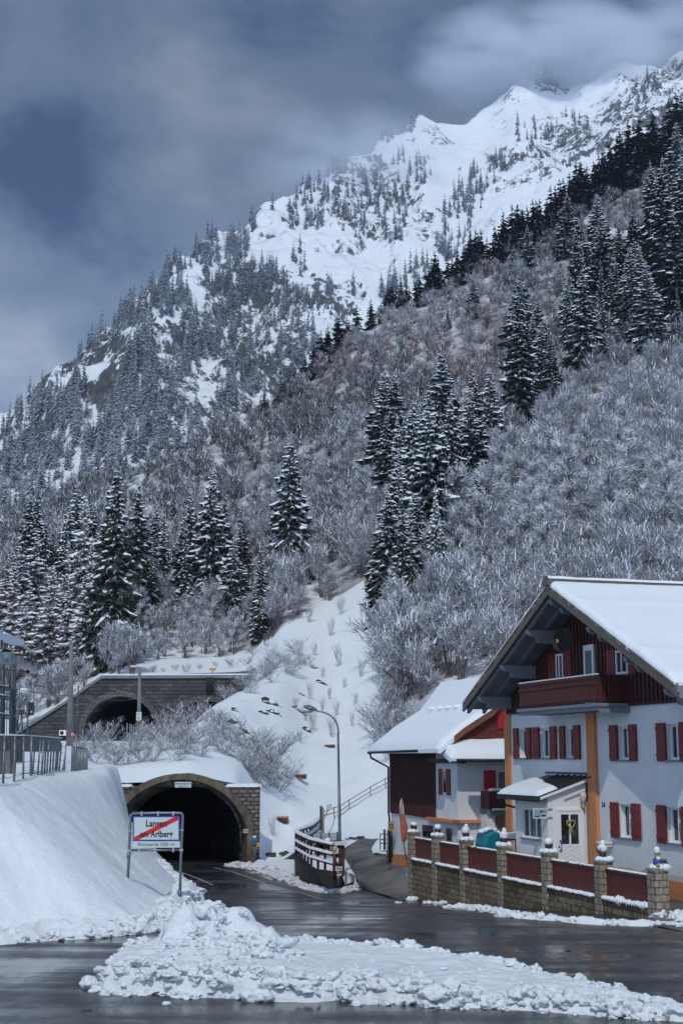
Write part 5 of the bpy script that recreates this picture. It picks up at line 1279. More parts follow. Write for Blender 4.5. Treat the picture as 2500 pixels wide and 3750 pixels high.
# km plate
kb = P(1238, 3245, 59.9); kt = P(1238, 3205, 59.9)
t = thing('distance_marker', kb, 'small white plate reading 19,6 on a thin pole in front of the street lamp', 'sign')
mb = MB(); mb.tube([kb - k_ * .1, kt + k_ * .1], .025, 8); build(mb, 'pole', M['steel'], t)
kc = P(1240, 3181, 59.85); mb = MB(); mb.cbox(kc, .29, .03, .18); pl = build(mb, 'plate', M['sign_white'], t)
mb = MB(); text_mesh(mb, '19,6', kc + Vector((0, -.018, -.05)), (1, 0, 0), (0, 0, 1), .11, w=.23, bold=True); build(mb, 'lettering', M['letter'], pl, recalc=False)
# wooden post, metal pole with floodlight
b0 = P(1175, 2995, 84); t0 = P(1175, 2950, 84)
mb = MB(); mb.cbox(P(1175, 3040, 84), .15, .15, P(1175, 2952, 84).z - P(1175, 3040, 84).z, base=True); o = solo(mb, 'wooden_post', M['concrete_dark'], b0, 'thick grey wooden post with a snow cap where the brown fence ends', 'post')
mb = MB(); mb.lump(P(1175, 2950, 84), .11, .11, .07, 2); build(mb, 'snow_cap', M['snow_roof'], o)
b0 = P(1184, 3100, 76); t0 = P(1182, 2957, 76)
t = thing('floodlight_pole', b0, 'metal pole with a white boxy floodlight on a bent arm behind the brown fence', 'lamp')
mb = MB(); mb.tube([b0, t0], .055, 12); build(mb, 'pole', M['concrete'], t)
q = P(1206, 2957, 76); mb = MB(); mb.tube([P(1188, 2998, 76), P(1194, 2978, 76), q - k_ * .12], .02, 8); build(mb, 'arm', M['black'], t)
mb = MB(); mb.cbox(q, .25, .2, .27, .2); mb.lump(q + k_ * .14, .14, .12, .06, 2); build(mb, 'head', M['sign_white'], t)
# flat trailer
ta, tb3 = P(1143, 3064, 72), P(1239, 3058, 72)
t = thing('flat_trailer', P(1190, 3100, 72), 'grey flatbed trailer with aluminium side boards and faint red lettering behind the fence', 'trailer')
X = (tb3 - ta).normalized(); Lt = (tb3 - ta).length
for y0, hh in ((0, .24), (.26, .13)):
    mb = MB(); mb.box(ta + k_ * (y0 - .26), X * Lt, Vector((0, .05, 0)), k_ * hh); build(mb, 'side_board', M['alu'], t)
mb = MB(); mb.box(ta + k_ * -.32 + Vector((0, .06, 0)), X * Lt, Vector((0, 2.0, 0)), k_ * .08); mb.box(ta + k_ * -.62 + Vector((.3, .1, 0)), X * (Lt - .5), Vector((0, 1.8, 0)), k_ * .3); build(mb, 'chassis', M['steel_dark'], t)
for k in range(4): mb = MB(); mb.cbox(ta + X * (Lt * (.02 + .31 * k)) + Vector((0, -.03, -.05)), .07, .05, .42); build(mb, 'stake', M['steel_dark'], t)
for k in (.25, .75):
    wc = ta + X * Lt * k + Vector((0, .1, -.62)); mb = MB(); mb.tube([wc, wc + Vector((0, .22, 0))], .28, 18); build(mb, 'wheel', M['black'], t)
mb = MB(); text_mesh(mb, 'BRUGGER', ta + X * (Lt * .52) + Vector((0, -.012, -.13)), X, (0, 0, 1), .12, w=.62); build(mb, 'lettering', mat('faded_red_lettering', (.45, .12, .12), .6), t, recalc=False)
mb = MB(); mb.lump(P(1199, 3080, 70), .16, .16, .18, 5, 2, amp=.4); build(mb, 'snow_lump', M['snow_roof'], t)
# path railing climbing behind
pr_pts = [((1182, 3000), (1182, 2972), 84), ((1225, 2992), (1222, 2958), 88), ((1247, 2985), (1246, 2950), 90), ((1280, 2960), (1277, 2930), 94), ((1356, 2913), (1356, 2882), 104), ((1413, 2884), (1409, 2852), 112), ((1455, 2862), (1452, 2832), 118)]
t = thing('path_railing', P(1280, 2960, 94), 'weathered two rail wooden railing climbing the snow slope to the farmhouse', 'fence')
tb_l, tt_l = [], []
for b_, t_, D in pr_pts:
    hh_ = hit(*b_, bvh_h); D = hh_.y - .3 if hh_ and D > 85 else D
    pb, pt = P(*b_, D), P(*t_, D); tb_l.append(pb); tt_l.append(pt)
    mb = MB(); mb.tube([pb - k_ * .3, pt + k_ * .05], .035, 8); build(mb, 'post', M['rail_wood'], t)
for f_ in (.98, .45):
    mb = MB(); mb.tube([a.lerp(b, f_) for a, b in zip(tb_l, tt_l)], .032, 8); build(mb, 'rail', M['rail_wood'], t)
# timber sills in the gully
for k, (a, b, D, lab) in enumerate([(c3(590, 562), c3(708, 560), 121, 'topmost short timber sill sticking out of the snow slope'), (c3(255, 905), c3(385, 903), 107, 'middle short timber sill sticking out of the snow slope'), (c3(40, 1392), c3(172, 1395), 94, 'lowest short timber sill sticking out of the snow slope')]):
    A_, B_ = hit(*a, bvh_h) or P(*a, D), None
    A_ = P(*a, A_.y - .5); B_ = P(*b, A_.y)
    mb = MB(); h_ = .0 
    mb.prism([A_, B_, B_ - k_ * .30 - Vector((.05, 0, 0)), A_ - k_ * .26 + Vector((.5, 0, 0))], (0, 1.0, 0))
    o = solo(mb, 'timber_sill', M['brown_wood'], A_, lab, 'timber', 'timber sills in the snowy gully')
    mb = MB(); mb.prism([A_ + k_ * .005, B_ + k_ * .005, B_ + k_ * .08, A_ + k_ * .05], (0, .9, 0)); build(mb, 'top_plank', M['tan'], o)

# banner flag by the farmhouse
fb = P(*c4(360, 1960), 62); ft = P(*c4(318, 1365), 62)
t = thing('feather_banner', fb, 'tall orange feather banner with a cream top leaning against the farmhouse wall', 'banner')
mb = MB(); mb.tube([fb, P(*c4(330, 1790), 62), P(*c4(325, 1700), 62)], .025, 6); build(mb, 'pole', M['black'], t)
edgeL = [(300, 1450), (292, 1520), (298, 1600), (302, 1700), (310, 1770), (330, 1798)]; edgeR = [(330, 1470), (338, 1520), (362, 1600), (380, 1690), (386, 1740), (330, 1800)]
def strip(L_, R_, D, amp=.12):
    return [[P(*c4(l[0] + (r[0] - l[0]) * s, l[1] + (r[1] - l[1]) * s), D + amp * math.sin(s * 5 + l[1] * .02)) for s in (0, .25, .5, .75, 1)] for l, r in zip(L_, R_)]
mb = MB(); mb.grid(strip(edgeL[1:], edgeR[1:], 62)); build(mb, 'cloth', M['banner'], t, recalc=False)
mb = MB(); mb.grid(strip([(312, 1365), (298, 1395), (293, 1440), (292, 1520)], [(316, 1365), (326, 1395), (332, 1440), (338, 1520)], 62)); build(mb, 'cloth_top', M['cream_cloth'], t, recalc=False)
# green rack and post beside the drain pipe
rk = P(*c4(165, 1890), 66.5)
t = thing('bottle_rack', rk, 'dark green metal frame stand beside the farmhouse drain pipe', 'rack')
def c4P(x, y, D=66.5): return P(*c4(x, y), D)
for (xa, ya, xb, yb, r) in [(108, 1710, 108, 1860, .025), (150, 1665, 150, 1860, .06), (182, 1665, 182, 1850, .04), (212, 1680, 214, 1930, .07)]:
    mb = MB(); mb.tube([c4P(xa, ya), c4P(xb, yb)], r, 6); build(mb, 'upright', M['green_dark'], t)
for y in (1712, 1765, 1800):
    mb = MB(); mb.tube([c4P(106, y), c4P(150, y - 4), c4P(200, y + 8)], .025, 6); build(mb, 'crossbar', M['green_dark'], t)
mb = MB(); mb.tube([c4P(178, 1720, 65), c4P(178, 1945, 65)], .045, 8); solo(mb, 'rusty_stake', M['rail_wood'], c4P(178, 1945, 65), 'thin rusty brown stake in front of the dark green frame', 'post')
q = c4P(212, 1635, 65.8); mb = MB(); mb.cbox(q, .28, .03, .42); o = solo(mb, 'prohibition_sign', mat('ochre_sign', (.30, .22, .10), .6), q, 'small ochre sign with a dark ring on the farmhouse drain pipe', 'sign')
mb = MB(); 
for k in range(16):
    a0_, a1_ = k * math.pi / 8, (k + 1) * math.pi / 8
    mb.quad(*[q + Vector((math.cos(t_) * r_, -.018, math.sin(t_) * r_)) for t_, r_ in ((a0_, .07), (a0_, .11), (a1_, .11), (a1_, .07))])
build(mb, 'ring_symbol', M['letter'], o, recalc=False)

# ------------------------------------------------------------------ town sign
SD = 42.0
def sp(x, y, d=SD): return P(*cz2(x, y), d)
sg = thing('town_sign', sp(367, 1245), 'town end sign reading Langen am Arlberg with red diagonal bar, Klösterle 500 m below', 'sign')
mb = MB(); r_ = .042
mb.tube([sp(157, 975) - k_ * .25, sp(163, 860), sp(176, 540), sp(179, 520), sp(190, 511), sp(390, 510), sp(588, 510), sp(600, 518), sp(604, 540), sp(590, 860), sp(577, 1245) - k_ * .2], r_, 10)
mb.tube([sp(165, 815), sp(592, 811)], r_ * .9, 10); build(mb, 'tube_frame', M['steel'], sg)
mb = MB()
for x in (268, 402, 527):
    for y0, y1 in ((500, 538), (788, 822)):
        if x == 268 and y0 > 700: x0 = 248
        elif x == 402 and y0 > 700: x0 = 380
        else: x0 = x
        mb.cbox(sp(x0, (y0 + y1) / 2, SD - .03), .05, .06, .17)
for x in (190, 590): mb.cbox(sp(x, 648 if x > 300 else 655, SD - .02), .16, .05, .035)
mb.cbox(sp(168, 818, SD - .0), .11, .11, .06); mb.cbox(sp(592, 812, SD), .11, .11, .06)
build(mb, 'clamps', M['alu'], sg)
mb = MB(); mb.tube([sp(164, 835), sp(159, 880)], .062, 10); mb.tube([sp(579, 1140), sp(577, 1185)], .062, 10); build(mb, 'sleeves', M['steel'], sg)
def plate(mb, x0, y0, x1, y1, d, th):
    a, b, c, e = sp(x0, y0, d), sp(x1, y0 - 1, d), sp(x1, y1 - 1, d), sp(x0, y1, d)
    mb.prism([a, b, c, e], (0, th, 0))
mb = MB(); plate(mb, 195, 532, 580, 740, SD - .06, .03); pnl = build(mb, 'blue_border', M['sign_blue'], sg)
mb = MB(); plate(mb, 205, 545, 569, 728, SD - .066, .005); build(mb, 'white_field', M['sign_white'], pnl)
mb = MB(); plate(mb, 194, 742, 581, 794, SD - .06, .03); lpn = build(mb, 'distance_plate', M['sign_white'], sg)
mb = MB(); mb.prism([sp(206, 706, SD - .071), sp(206, 728, SD - .071), sp(244, 728, SD - .071), sp(568, 566, SD - .071), sp(568, 543, SD - .071), sp(530, 544, SD - .071)], (0, .004, 0)); build(mb, 'red_bar', M['sign_red'], pnl)
hpx = 45 * .4464 * SD / 5000 / 1.0
X_ = (sp(580, 640) - sp(195, 641)).normalized()
for wd_, ty_, pw_ in (('Langen', 619, 163), ('am Arlberg', 706, 256)):
    mb = MB(); text_mesh(mb, wd_, sp(388, ty_, SD - .074), X_, (0, 0, 1), 49 * .4464 * SD / 4950, w=pw_ * .4464 * SD / 4950, bold=True, off=.002)
    build(mb, 'lettering', M['letter'], pnl, recalc=False)
mb = MB(); text_mesh(mb, 'Klösterle 500 m', sp(387, 779, SD - .062), X_, (0, 0, 1), 26 * .4464 * SD / 4950, w=285 * .4464 * SD / 4950, off=.002); build(mb, 'lettering', M['letter'], lpn, recalc=False)

# ------------------------------------------------------------------ railway side
def gnd(x, y, D=None):
    r = ray(x, y).normalized(); o = Vector((0, 0, CAMZ)); best = None
    for b in (bvh_b, bvh_h):
        h = b.ray_cast(o, r)
        if h[0] is not None and (best is None or h[3] < best[3]): best = h
    return best[0] if best else P(x, y, D or 60)
posts = [((-60, 1290), (-55, 880), .07), ((28, 1275), (42, 882), .075), ((120, 1258), (126, 888), .07), ((195, 1236), (197, 893), .065), ((257, 1212), (262, 885), .085), ((270, 1200), (291, 912), .05), ((308, 1203), (335, 925), .055), ((343, 1207), (360, 922), .065), ((366, 1197), (380, 922), .06), ((386, 1192), (403, 922), .055), ((411, 1182), (426, 925), .055), ((433, 1176), (448, 932), .055), ((454, 1171), (470, 935), .055), ((466, 1170), (486, 930), .06), ((484, 1168), (508, 943), .05), ((526, 1173), (544, 952), .05), ((511, 1165), (538, 1037), .05)]
cf2 = thing('cable_fence', gnd(*c1(257, 1212)), 'long grey fence of leaning steel posts and slack cables on the snow bank', 'fence')
pb_, pt_ = [], []
for k, (b, t_, r) in enumerate(posts):
    g_ = gnd(*c1(*b)); 
    if g_.y > 75 or g_.y < 30: g_ = P(*c1(*b), float(np.interp(b[0], [0, 250, 540], [40, 46, 58])))
    tt = P(*c1(*t_), g_.y); rr = r * .62 * g_.y / 46
    pb_.append(g_); pt_.append(tt)
    mb = MB(); mb.tube([g_ - k_ * .3, tt], [rr, rr * .8], 6); p_ = build(mb, 'post', M['steel'], cf2)
for f_ in (.14, .42, .70, .93):
    mb = MB()
    for i in range(15):
        a, b = pb_[i].lerp(pt_[i], f_), pb_[i + 1].lerp(pt_[i + 1], f_)
        mb.tube([a, a.lerp(b, .25) - k_ * .05, a.lerp(b, .5) - k_ * .07, a.lerp(b, .75) - k_ * .05, b], .009, 4)
    build(mb, 'cable', M['steel_dark'], cf2)
cf3 = thing('barrier_posts', P(*c1(650, 1190), 66), 'short dense blue grey post fence at the right end of the snow bank', 'fence')
for k, (bx_, by_, tx, ty_, r) in enumerate([(592, 1120, 594, 952, .05), (602, 1135, 604, 965, .05), (614, 1190, 628, 870, .06), (628, 1165, 630, 975, .06), (643, 1172, 645, 985, .06), (656, 1178, 658, 988, .06), (670, 1180, 671, 990, .06), (684, 1185, 685, 988, .06), (698, 1190, 699, 985, .06), (713, 1194, 709, 980, .09)]):
    D = 62 + k * .5; mb = MB(); mb.tube([P(*c1(bx_, by_), D) - k_ * .3, P(*c1(tx, ty_), D)], r * .8, 6); build(mb, 'post', M['steel'], cf3)
mb = MB(); mb.prism([P(*c1(590, 1100), 66.5), P(*c1(715, 1180), 66.9), P(*c1(715, 985), 66.9), P(*c1(590, 965), 66.5)], (0, .04, 0)); build(mb, 'mesh_panel', M['steel_dark'], cf3)

def masts(name, base, top, D, r0, r1, m, label, cat='mast', square=False):
    b, t_ = P(*c1(*base), D), P(*c1(*top), D)
    o = thing(name, b, label, cat); mb = MB(); mb.tube([b - k_ * .4, t_], [r0, r1], 4 if square else 12); build(mb, 'pole', m, o); return o, b, t_
def wire(mb, a, b, sag=.2, r=.02):
    mb.tube([a.lerp(b, t) - k_ * sag * 4 * t * (1 - t) for t in np.linspace(0, 1, 9)], r, 4)
def lamp_head(o, p, L_=1.3):
    mb = MB(); mb.cbox(p, L_, .3, .14); build(mb, 'lamp_head', M['steel'], o)
    mb = MB(); mb.cbox(p + k_ * .115, L_ * 1.02, .32, .09); build(mb, 'snow_cap', M['snow_roof'], o)
o, b, t_ = masts('overhead_line_mast', (576, 925), (586, 105), 110, .30, .13, M['concrete'], 'tall tapering concrete railway mast with arm lamp left of the tunnel')
lamp_head(o, P(*c1(522, 142), 110), .78)
mb = MB(); mb.tube([P(*c1(560, 130), 110), P(*c1(582, 122), 110)], .03, 6); mb.tube([P(*c1(485, 290), 110), P(*c1(520, 284), 110), P(*c1(560, 290), 110), P(*c1(572, 270), 110)], .03, 6); mb.tube([P(*c1(335, 400), 110), P(*c1(450, 398), 110), P(*c1(510, 392), 110), P(*c1(530, 410), 110)], .025, 6)
build(mb, 'cantilever', M['rail_wood'], o)
o2, b, t_ = masts('overhead_line_mast', (1140, 880), (1147, 325), 135, .21, .14, M['concrete'], 'grey railway mast with number plate standing before the right side of the big arch')
lamp_head(o2, P(*c1(1103, 322), 135), .78)
mb = MB(); mb.tube([P(*c1(1135, 455), 135), P(*c1(1100, 460), 135), P(*c1(1072, 468), 135)], .035, 6); mb.tube([P(*c1(1108, 548), 135), P(*c1(1060, 540), 135), P(*c1(900, 490), 135)], .03, 6); mb.tube([P(*c1(1105, 545), 135), P(*c1(810, 560), 135)], .025, 6); mb.tube([P(*c1(1135, 320), 135), P(*c1(1150, 328), 135)], .06, 6)
build(mb, 'cantilever', M['rail_wood'], o2)
q = P(*c1(1141, 722), 134.4); mb = MB(); mb.cbox(q, .50, .04, .78); pl = build(mb, 'number_plate', M['sign_white'], o2)
mb = MB(); text_mesh(mb, '111', q + Vector((0, -.025, .07)), (1, 0, 0), (0, 0, 1), .25, w=.34, bold=True); text_mesh(mb, '0', q + Vector((0, -.025, -.32)), (1, 0, 0), (0, 0, 1), .25, bold=True); build(mb, 'lettering', M['letter'], pl, recalc=False)
mb = MB(); mb.cbox(q + Vector((-.05, 0, -.45)), .4, .06, .09); build(mb, 'orange_tag', M['orange'], o2)
o, b, t_ = masts('signal_pole', (633, 900), (645, 482), 118, .075, .055, M['steel_dark'], 'thin dark pole with small lamps just right of the tall concrete mast')
mb = MB(); mb.cbox(P(*c1(645, 480), 118), .25, .2, .08)
for y in (545, 630, 690): mb.cbox(P(*c1(635, y), 118), .28, .1, .07)
build(mb, 'fittings', M['rail_wood'], o)
o, b, t_ = masts('signal_pole', (602, 900), (602, 570), 112, .12, .10, M['steel_dark'], 'dark iron pole close behind the tall concrete mast')
# signals at the left
o, b, t_ = masts('track_signal', (228, 880), (231, 600), 100, .07, .06, M['steel_dark'], 'black rectangular railway signal box on a pole before the snowy trees', 'signal')
q = P(*c1(258, 662), 100); mb = MB(); mb.cbox(q, .42, .2, .92); build(mb, 'signal_box', M['black'], o)
mb = MB(); mb.cbox(q + Vector((.06, -.11, -.22)), .08, .02, .12); build(mb, 'lens_plate', M['sign_white'], o)
o, b, t_ = masts('lantern_post', (184, 880), (183, 705), 78, .06, .05, M['steel_dark'], 'short post with a dark square lantern box next to the steel frame', 'lamp')
q = P(*c1(178, 690), 78); mb = MB(); mb.cbox(q, .29, .25, .28); build(mb, 'lantern', M['green_dark'], o)
mb = MB(); mb.cbox(q + k_ * .165, .31, .27, .04); build(mb, 'cap', M['tan'], o)
q = P(*c1(195, 520), 70); mb = MB(); mb.cbox(q, .48, .35, .14); o = solo(mb, 'area_light', M['alu'], q, 'pale snow topped box lamp reaching out right of the steel frame', 'lamp')
mb = MB(); mb.lump(q + Vector((.03, 0, .09)), .24, .18, .08, 4); build(mb, 'snow_cap', M['snow_roof'], o); mb = MB(); mb.tube([q, q + Vector((-.6, .1, 0)), q + Vector((-.8, .1, -.4))], .03, 6); build(mb, 'arm', M['steel_dark'], o)
q = P(*c1(335, 362), 120); o = thing('speed_board', q, 'tiny white 150 board hanging in front of the trees left of the masts', 'sign')
mb = MB(); mb.cbox(q, .36, .03, .30); build(mb, 'plate', M['sign_white'], o); mb = MB(); text_mesh(mb, '150', q + Vector((0, -.02, -.08)), (1, 0, 0), (0, 0, 1), .17, w=.28, bold=True); build(mb, 'lettering', M['letter'], o, recalc=False)
mb = MB(); wire(mb, P(*c1(298, 300), 118), P(*c1(486, 290), 112), 0, .03); mb.tube([q + k_ * .3, P(*c1(335, 298), 117)], .02, 4); build(mb, 'hanger', M['wire'], o)
for (x, y, D, lab) in ((598, 876, 104, 'round red and white signal disc in front of the tall concrete mast'), (855, 872, 140, 'round red signal disc inside the railway tunnel mouth')):
    q = P(*c1(x, y), D); o = thing('signal_disc', q, lab, 'signal')
    mb = MB(); mb.tube([q, q + Vector((0, .05, 0))], .18 * D / 104, 20); build(mb, 'red_ring', M['red'], o)
    mb = MB(); mb.tube([q - Vector((0, .03, 0)), q - Vector((0, .001, 0))], .115 * D / 104, 20); build(mb, 'white_field', M['sign_white'] if x < 700 else M['orange'], o)
    mb = MB(); mb.cbox(q - Vector((0, .045, 0)), .06 * D / 104, .02, .13 * D / 104); build(mb, 'black_mark', M['letter'], o)
    mb = MB(); mb.tube([q + Vector((0, .08, .2)), q + Vector((0, .08, -1.0))], .03, 6); build(mb, 'pole', M['steel'], o)
o = thing('track_barrier', P(*c1(1075, 900), 146), 'row of blue grey uprights beside the track inside the big arch', 'barrier')
for x, y0 in ((881, 780), (1045, 778), (1068, 785), (1082, 790), (1098, 795), (1116, 805)):
    mb = MB(); mb.tube([P(*c1(x, 925), 146), P(*c1(x, y0), 146)], .07, 6); build(mb, 'upright', M['steel'], o)
o, b, t_ = masts('shunting_signal', (1195, 880), (1193, 745), 140, .09, .08, M['steel_dark'], 'squat dark signal head on a post before the right edge of the big arch', 'signal')
mb = MB(); mb.cbox(P(*c1(1192, 745), 139.8), .42, .3, .5); build(mb, 'signal_head', M['black'], o)
mb = MB(); mb.tube([P(*c1(1217, 820), 140), P(*c1(1217, 745), 140), P(*c1(1208, 740), 140)], .05, 6); build(mb, 'bracket', M['steel'], o)
o = thing('overhead_wires', P(*c1(860, 480), 130), 'thin overhead contact wires running from the masts into the railway arches', 'wires')
for (xa, ya, Da, xb, yb, Db) in [(590, 455, 110, 890, 480, 156), (590, 580, 110, 830, 672, 158), (650, 680, 112, 830, 675, 158), (320, 470, 60, 560, 500, 110), (0, 330, 45, 560, 400, 110), (1150, 570, 135, 900, 600, 160), (230, 520, 70, 1000, 590, 157), (660, 455, 112, 1110, 460, 135), (1520, 625, 150, 1570, 645, 157), (1470, 678, 150, 1568, 676, 157)]:
    mb = MB(); wire(mb, P(*c1(xa, ya), Da), P(*c1(xb, yb), Db), .1, .022); build(mb, 'wire', M['wire'], o)
# ladder frame on the railway wall
o = thing('wall_ladder', P(*c8(962, 430), 157.6), 'dark iron ladder frame on the railway portal wall above the second arch', 'ladder')
mb = MB()
for x in (950, 958, 968, 977): mb.tube([P(*c8(x, 352), 157.5), P(*c8(x, 425), 157.5)], .10, 4)
for y in (365, 385, 405): mb.tube([P(*c8(950, y), 157.5), P(*c8(977, y), 157.5)], .08, 4)
build(mb, 'frame', M['black'], o)
q = P(*c8(977, 325), 161); mb = MB(); mb.tube([q - k_ * .7, q + k_ * .1], .05, 6); o = thing('yellow_marker', q, 'tiny orange yellow marker plate standing above the railway portal wall', 'sign'); build(mb, 'pole', M['black'], o)
mb = MB(); mb.cbox(q + k_ * .25, .8, .04, .3); build(mb, 'plate', M['yellow'], o)

# steel switch frame on concrete deck, at the left edge
o = thing('switchgear_frame', P(*c1(60, 1000), 52), 'tall steel lattice frame with brown insulators on a concrete deck at the left edge', 'electrical frame')
def g_(x, y, D): return P(x * .255, 2300 + y * .255, D)
mb = MB(); a, b = P(*c1(-150, 885), 52), P(*c1(205, 890), 54); mb.prism([a, b, P(*c1(205, 1005), 54), P(*c1(-150, 1008), 52)], (0, 7, 0)); build(mb, 'deck', M['concrete'], o)
mb = MB()
for k in range(12): mb.cbox(a.lerp(b, (k + .5) / 12) + Vector((0, -.03, -.55)), .12, .06, .9)
build(mb, 'deck_ribs', M['steel_dark'], o)
mb = MB(); mb.prism([P(*c1(-150, 882), 51.9), P(*c1(208, 884), 53.9), P(*c1(208, 874), 53.9), P(*c1(-150, 872), 51.9)], (0, 7.2, 0)); build(mb, 'deck_snow', M['snow_roof'], o)
for x, D, wd in ((60, 52.6, .35), (98, 57, .3), (-40, 52, .5)):
    t_ = P(*c1(x, 1005), D); zb = (bank_z(t_.x, t_.y) if t_.y < 82 else 4) - .2; mb = MB(); mb.cbox((t_.x, t_.y, zb), wd, .5, t_.z - zb, base=True); build(mb, 'deck_leg', M['concrete'], o)
for x0, x1, D, rr in ((20, 20, 53, .05), (42, 35, 54, .16), (75, 70, 55, .04), (190, 165, 53.5, .14), (222, 195, 54.5, .10), (236, 222, 56, .05), (150, 140, 58, .05), (185, 205, 59, .04), (-30, -30, 53, .12), (300, 262, 61, .025), (110, 100, 57, .03)):
    mb = MB(); mb.tube([g_(x1, 1520, D), g_(x0, 440 if rr > .04 else 540, D)], rr * .55, 4 if rr > .08 else 6); build(mb, 'upright', M['steel_dark'], o)
for y, D in ((850, 53.2), (880, 56), (985, 53), (1020, 56), (1250, 53), (1290, 56)):
    mb = MB(); mb.tube([g_(-60, y - 30, D - 1), g_(250, y + 30, D + 2)], .05, 4); cb_ = build(mb, 'crossbeam', M['steel_dark'], o)
    mb = MB(); mb.tube([g_(-60, y - 42, D - 1), g_(250, y + 21, D + 2)], .035, 5); build(mb, 'beam_snow', M['snow_roof'], cb_)
mb = MB(); mb.tube([g_(90, 580, 54), g_(180, 900, 54)], .07, 4); build(mb, 'brace', M['steel_dark'], o)
for (x1, y, D, hh) in ((350, 462, 52, .13), (420, 490, 55, .12), (460, 520, 58, .12), (518, 552, 62, .10), (300, 400, 50, .22), (160, 345, 49, .22)):
    mb = MB(); a, b = g_(-120, y, D), g_(x1, y, D); mb.prism([a, b, b - k_ * hh, a - k_ * hh], (0, .5, 0)); build(mb, 'outrigger', M['steel'], o)
ins = [(160, 240, 50), (232, 285, 52), (287, 315, 54), (347, 355, 56), (408, 395, 58.5), (453, 425, 60.5), (508, 455, 63), (30, 230, 48), (75, 260, 49), (105, 230, 50)]
for x, y, D in ins:
    c = g_(x, y + 50, D); mb = MB(); pr = [(.02, 0)]
    for k in range(7): pr += [(.025, .04 + k * .12), (.058, .07 + k * .12), (.025, .10 + k * .12)]
    s_ = D / 60 * .36; mb.lathe(c, [(r, z * s_) for r, z in pr + [(.03, .95)]], 10); i_ = build(mb, 'insulator', M['insul'], o)
tops_ = [g_(x, y, D) for x, y, D in ((60, 95, 49), (130, 115, 50), (205, 165, 52), (265, 215, 54), (330, 255, 56), (395, 305, 58.5), (455, 345, 60.5), (518, 388, 63))]
mb = MB(); mb.tube(tops_, .035, 6); bb_ = build(mb, 'busbar', M['insul'], o)
mb = MB(); mb.tube([p + k_ * .05 for p in tops_], .045, 6); build(mb, 'bar_snow', M['snow_roof'], bb_)
mb = MB()
for k in range(3): mb.tube([g_(-60, 110 + k * 60, 48), g_(60 + 60 * k, 170 + 70 * k, 50 + k)], .045, 5)
build(mb, 'busbar_snow', M['snow_roof'], bb_)
mb = MB(); mb.prism([g_(-40, 75, 47.5), g_(120, 80, 49), g_(128, 120, 49.2), g_(128, 160, 49.2), g_(-40, 170, 47.5)], (0, 2.5, 0)); build(mb, 'roof_snow', M['snow_roof'], o)
# ------------------------------------------------------------------ ploughed snow
def clumps(mb, pts, wid, dens, s0, s1, zf, seed=1, flat=.75, lift=.35):
    rg = random.Random(seed)
    for a, b in zip(pts, pts[1:]):
        n = int((b - a).length * dens)
        for _ in range(n):
            t = rg.random(); o = (rg.random() + rg.random() - 1) * wid; d = (b - a).normalized(); p = a.lerp(b, t) + Vector((-d.y, d.x, 0)) * o
            s = s0 + (s1 - s0) * rg.random() ** 2.2; s *= (1 - .45 * abs(o) / wid)
            mb.lump(Vector((p.x, p.y, zf(p.x, p.y) + s * lift)), s * rg.uniform(.8, 1.3), s * rg.uniform(.8, 1.2), s * flat * rg.uniform(.7, 1.2), rg.random() * 90, 3 if s > .1 else 2, amp=.95, fr=1.25, smooth=rg.random() < .6)
def ridge_base(mb, pts, wid, h, zf):
    res = []
    for a, b in zip(pts, pts[1:]):
        n = max(1, int((b - a).length / .18)); res += [a.lerp(b, k / n) for k in range(n)]
    res.append(pts[-1]); rows = []; N_ = len(res)
    for i, p in enumerate(res):
        d = (res[min(i + 1, N_ - 1)] - res[max(0, i - 1)]).normalized(); s = Vector((-d.y, d.x, 0)); row = []
        e = min(1, i / 4, (N_ - 1 - i) / 4)
        for j in range(13):
            o = (j / 12 - .5) * 2; q = p + s * o * wid * (.8 + .5 * nz(p.x, p.y, 3, .5)) 
            row.append(Vector((q.x, q.y, zf(q.x, q.y) - .03 + h * e * (1 - o * o) * (.75 + .7 * nz(q.x, q.y, 0, 2.1) + .25 * nz(q.x, q.y, 7, 6)))))
        rows.append(row)
    mb.grid(rows)
def street_z(x, y): return zroad(y)
def bankz2(x, y): return max(zroad(y), bank_z(x, y) if y < 79.8 else -9)
# a) along the foot of the left bank
def rid(name, pix_, wid, h, dens, s0, s1, m, label, zf=street_z, seed=1, base=True):
    pts = [GR(*p) for p in pix_]; mb = MB()
    if base: ridge_base(mb, pts, wid, h, zf)
    clumps(mb, pts, wid, dens, s0, s1, zf, seed)
    return solo(mb, name, m, pts[len(pts) // 2], label, 'snow', recalc=False)
rid('snow_ridge', [(-150, 3466), (0, 3452), (160, 3438), (350, 3430), (520, 3414), (625, 3396)], .48, .34, 34, .06, .24, M['snow_clump'], 'lumpy ploughed snow edge along the foot of the big left snow bank', bankz2, 3)
rid('snow_ridge', [(625, 3388), (690, 3335), (700, 3310), (640, 3262), (605, 3220), (596, 3192)], .55, .40, 22, .08, .30, M['snow_clump'], 'ragged snow edge running from the town sign to the tunnel mouth', bankz2, 4)
mbb = MB(); clumps(mbb, [GR(560, 3400), GR(700, 3372), GR(760, 3352)], .7, 60, .10, .32, lambda x, y: zroad(y) + .08, 15)
solo(mbb, 'snow_ridge', M['snow_clump'], GR(690, 3372), 'tumbled snow blocks at the corner behind the tall lump of the heap', 'snow', recalc=False)
